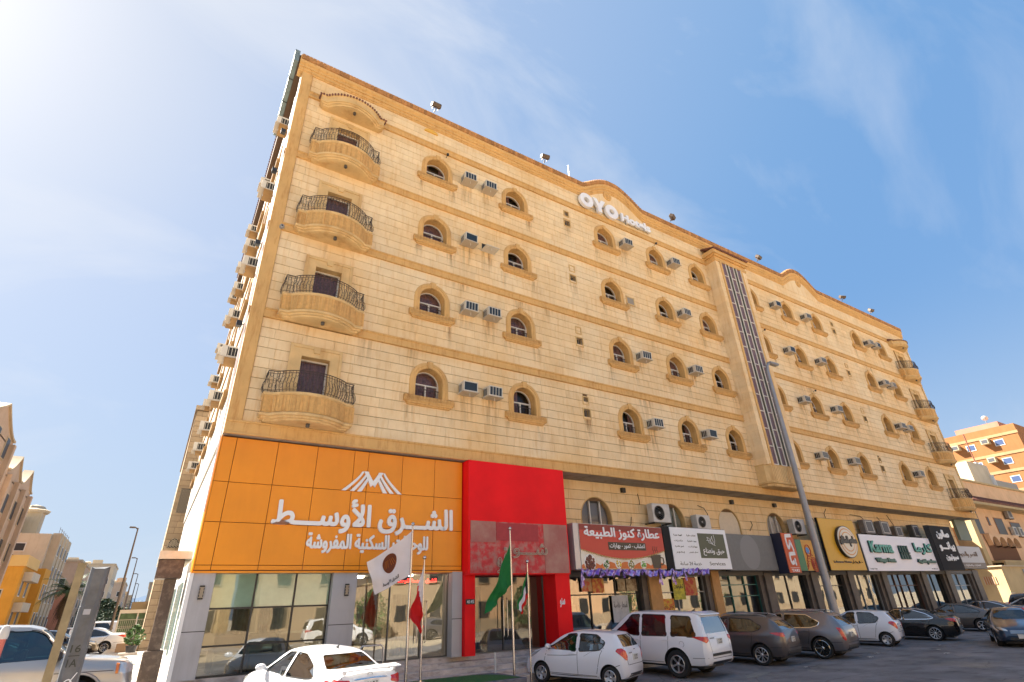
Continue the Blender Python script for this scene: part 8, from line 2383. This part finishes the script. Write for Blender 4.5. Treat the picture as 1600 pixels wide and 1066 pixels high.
t = thing('antenna_mast', 'rusty thin antenna mast rising before the orange tower', 'mast', (100.4, 29.0, 14)); q = MB(); q.tube([(0, 0, 0), (0, 0, 5.0)], .30, 8, rr=[.34, .30]); q.obj('lower_mast', mat('mast_white', (.5, .5, .5), .5), t, local=True); q = MB(); q.tube([(0, 0, 5), (0, 0, 9.3)], .09, 6); q.obj('upper_mast', mat('mast_rust', (.20, .07, .04), .7), t, local=True)
q = MB(); q.tube([(98.7, 27.6, 14.6), (98.7, 27.6, 16.6)], .45, 10); tag(q.obj('vent_pipe', mat('mast_white', (0, 0, 0))), 'short pale vent pipe beside the antenna mast', 'pipe')
simple('distant cream block to the right of the villa', 120, 150, 4, 22, 9, PALE, '-x', wz=(2, 5))

# ------------------------------------------------------------------ the other side of the road (seen only in the glass)
ro = random.Random(2)
for i, (x0, x1, z, m_, lab) in enumerate(((-34, -14, 14, TAN, 'cream block opposite the side street mirrored in the glass'), (-12.5, 6, 11, YEL, 'yellow house across the road mirrored in the hotel windows'), (8, 26, 9, TAN, 'cream house across the road mirrored in the shop windows'), (28, 52, 12, PEACH, 'peach block across the road mirrored in the shop windows'), (54, 78, 10, BEI, 'white house across the road mirrored in the far shop windows'), (80, 110, 13, BEI, 'beige block across the road near the far end'))):
    t = thing('house', lab, 'house', ((x0+x1)/2, -24, 0)); block(t, m_, x0, x1, -32, -17, -.2, z); block(t, BEI, x0-.2, x1+.2, -32.2, -16.8, z+.001, z+.4, 'coping')
    n = int((x1-x0)/3.4)
    for zz in [1.3+3.4*k for k in range(int((z-2)/3.4)+1)]:
        for j in range(n):
            xx = x0+(x1-x0)*(j+.5)/n; f_ = MB().box(xx-.7, xx+.7, -16.999, -16.9, zz-.1, zz+1.6).obj('window', TAN, t); MB().box(xx-.6, xx+.6, -16.899, -16.88, zz, zz+1.5).obj('pane', WDARK, f_)
struct(MB().box(-40, 115, -16.8, -12.5, -.1, .14).obj('opposite_pavement', PAVE))
struct(MB().box(-40, 115, -16.9, -16.7, .14, 1.2).obj('garden_wall', TAN))
for i, (x, h) in enumerate(((-3, 3.5), (17, 4), (33, 4), (48, 4.5), (63, 5))): bush('reflection_tree', 'tree number %s added across the road to break up reflections' % ('one', 'two', 'three', 'four', 'five', 'six', 'seven', 'eight', 'nine')[i], 'tree', x, -14.5, .1, 1.7, h, 900, GLEAF, .16, seed=20+i)  # trees added to break up the pale reflection in the shop glass
for i, (x, y, src) in enumerate(((2, -10.3, H1), (13, -10.3, S1), (22, -10.3, S3), (36, -10.3, H2), (46, -10.3, B1))):
    c = dup(src, loc=(x, y, 0), label='car parked across the road, %s from the left' % ('first', 'second', 'third', 'fourth', 'fifth')[i], group='cars across the road'); c.rotation_euler = (0, 0, radians(2))
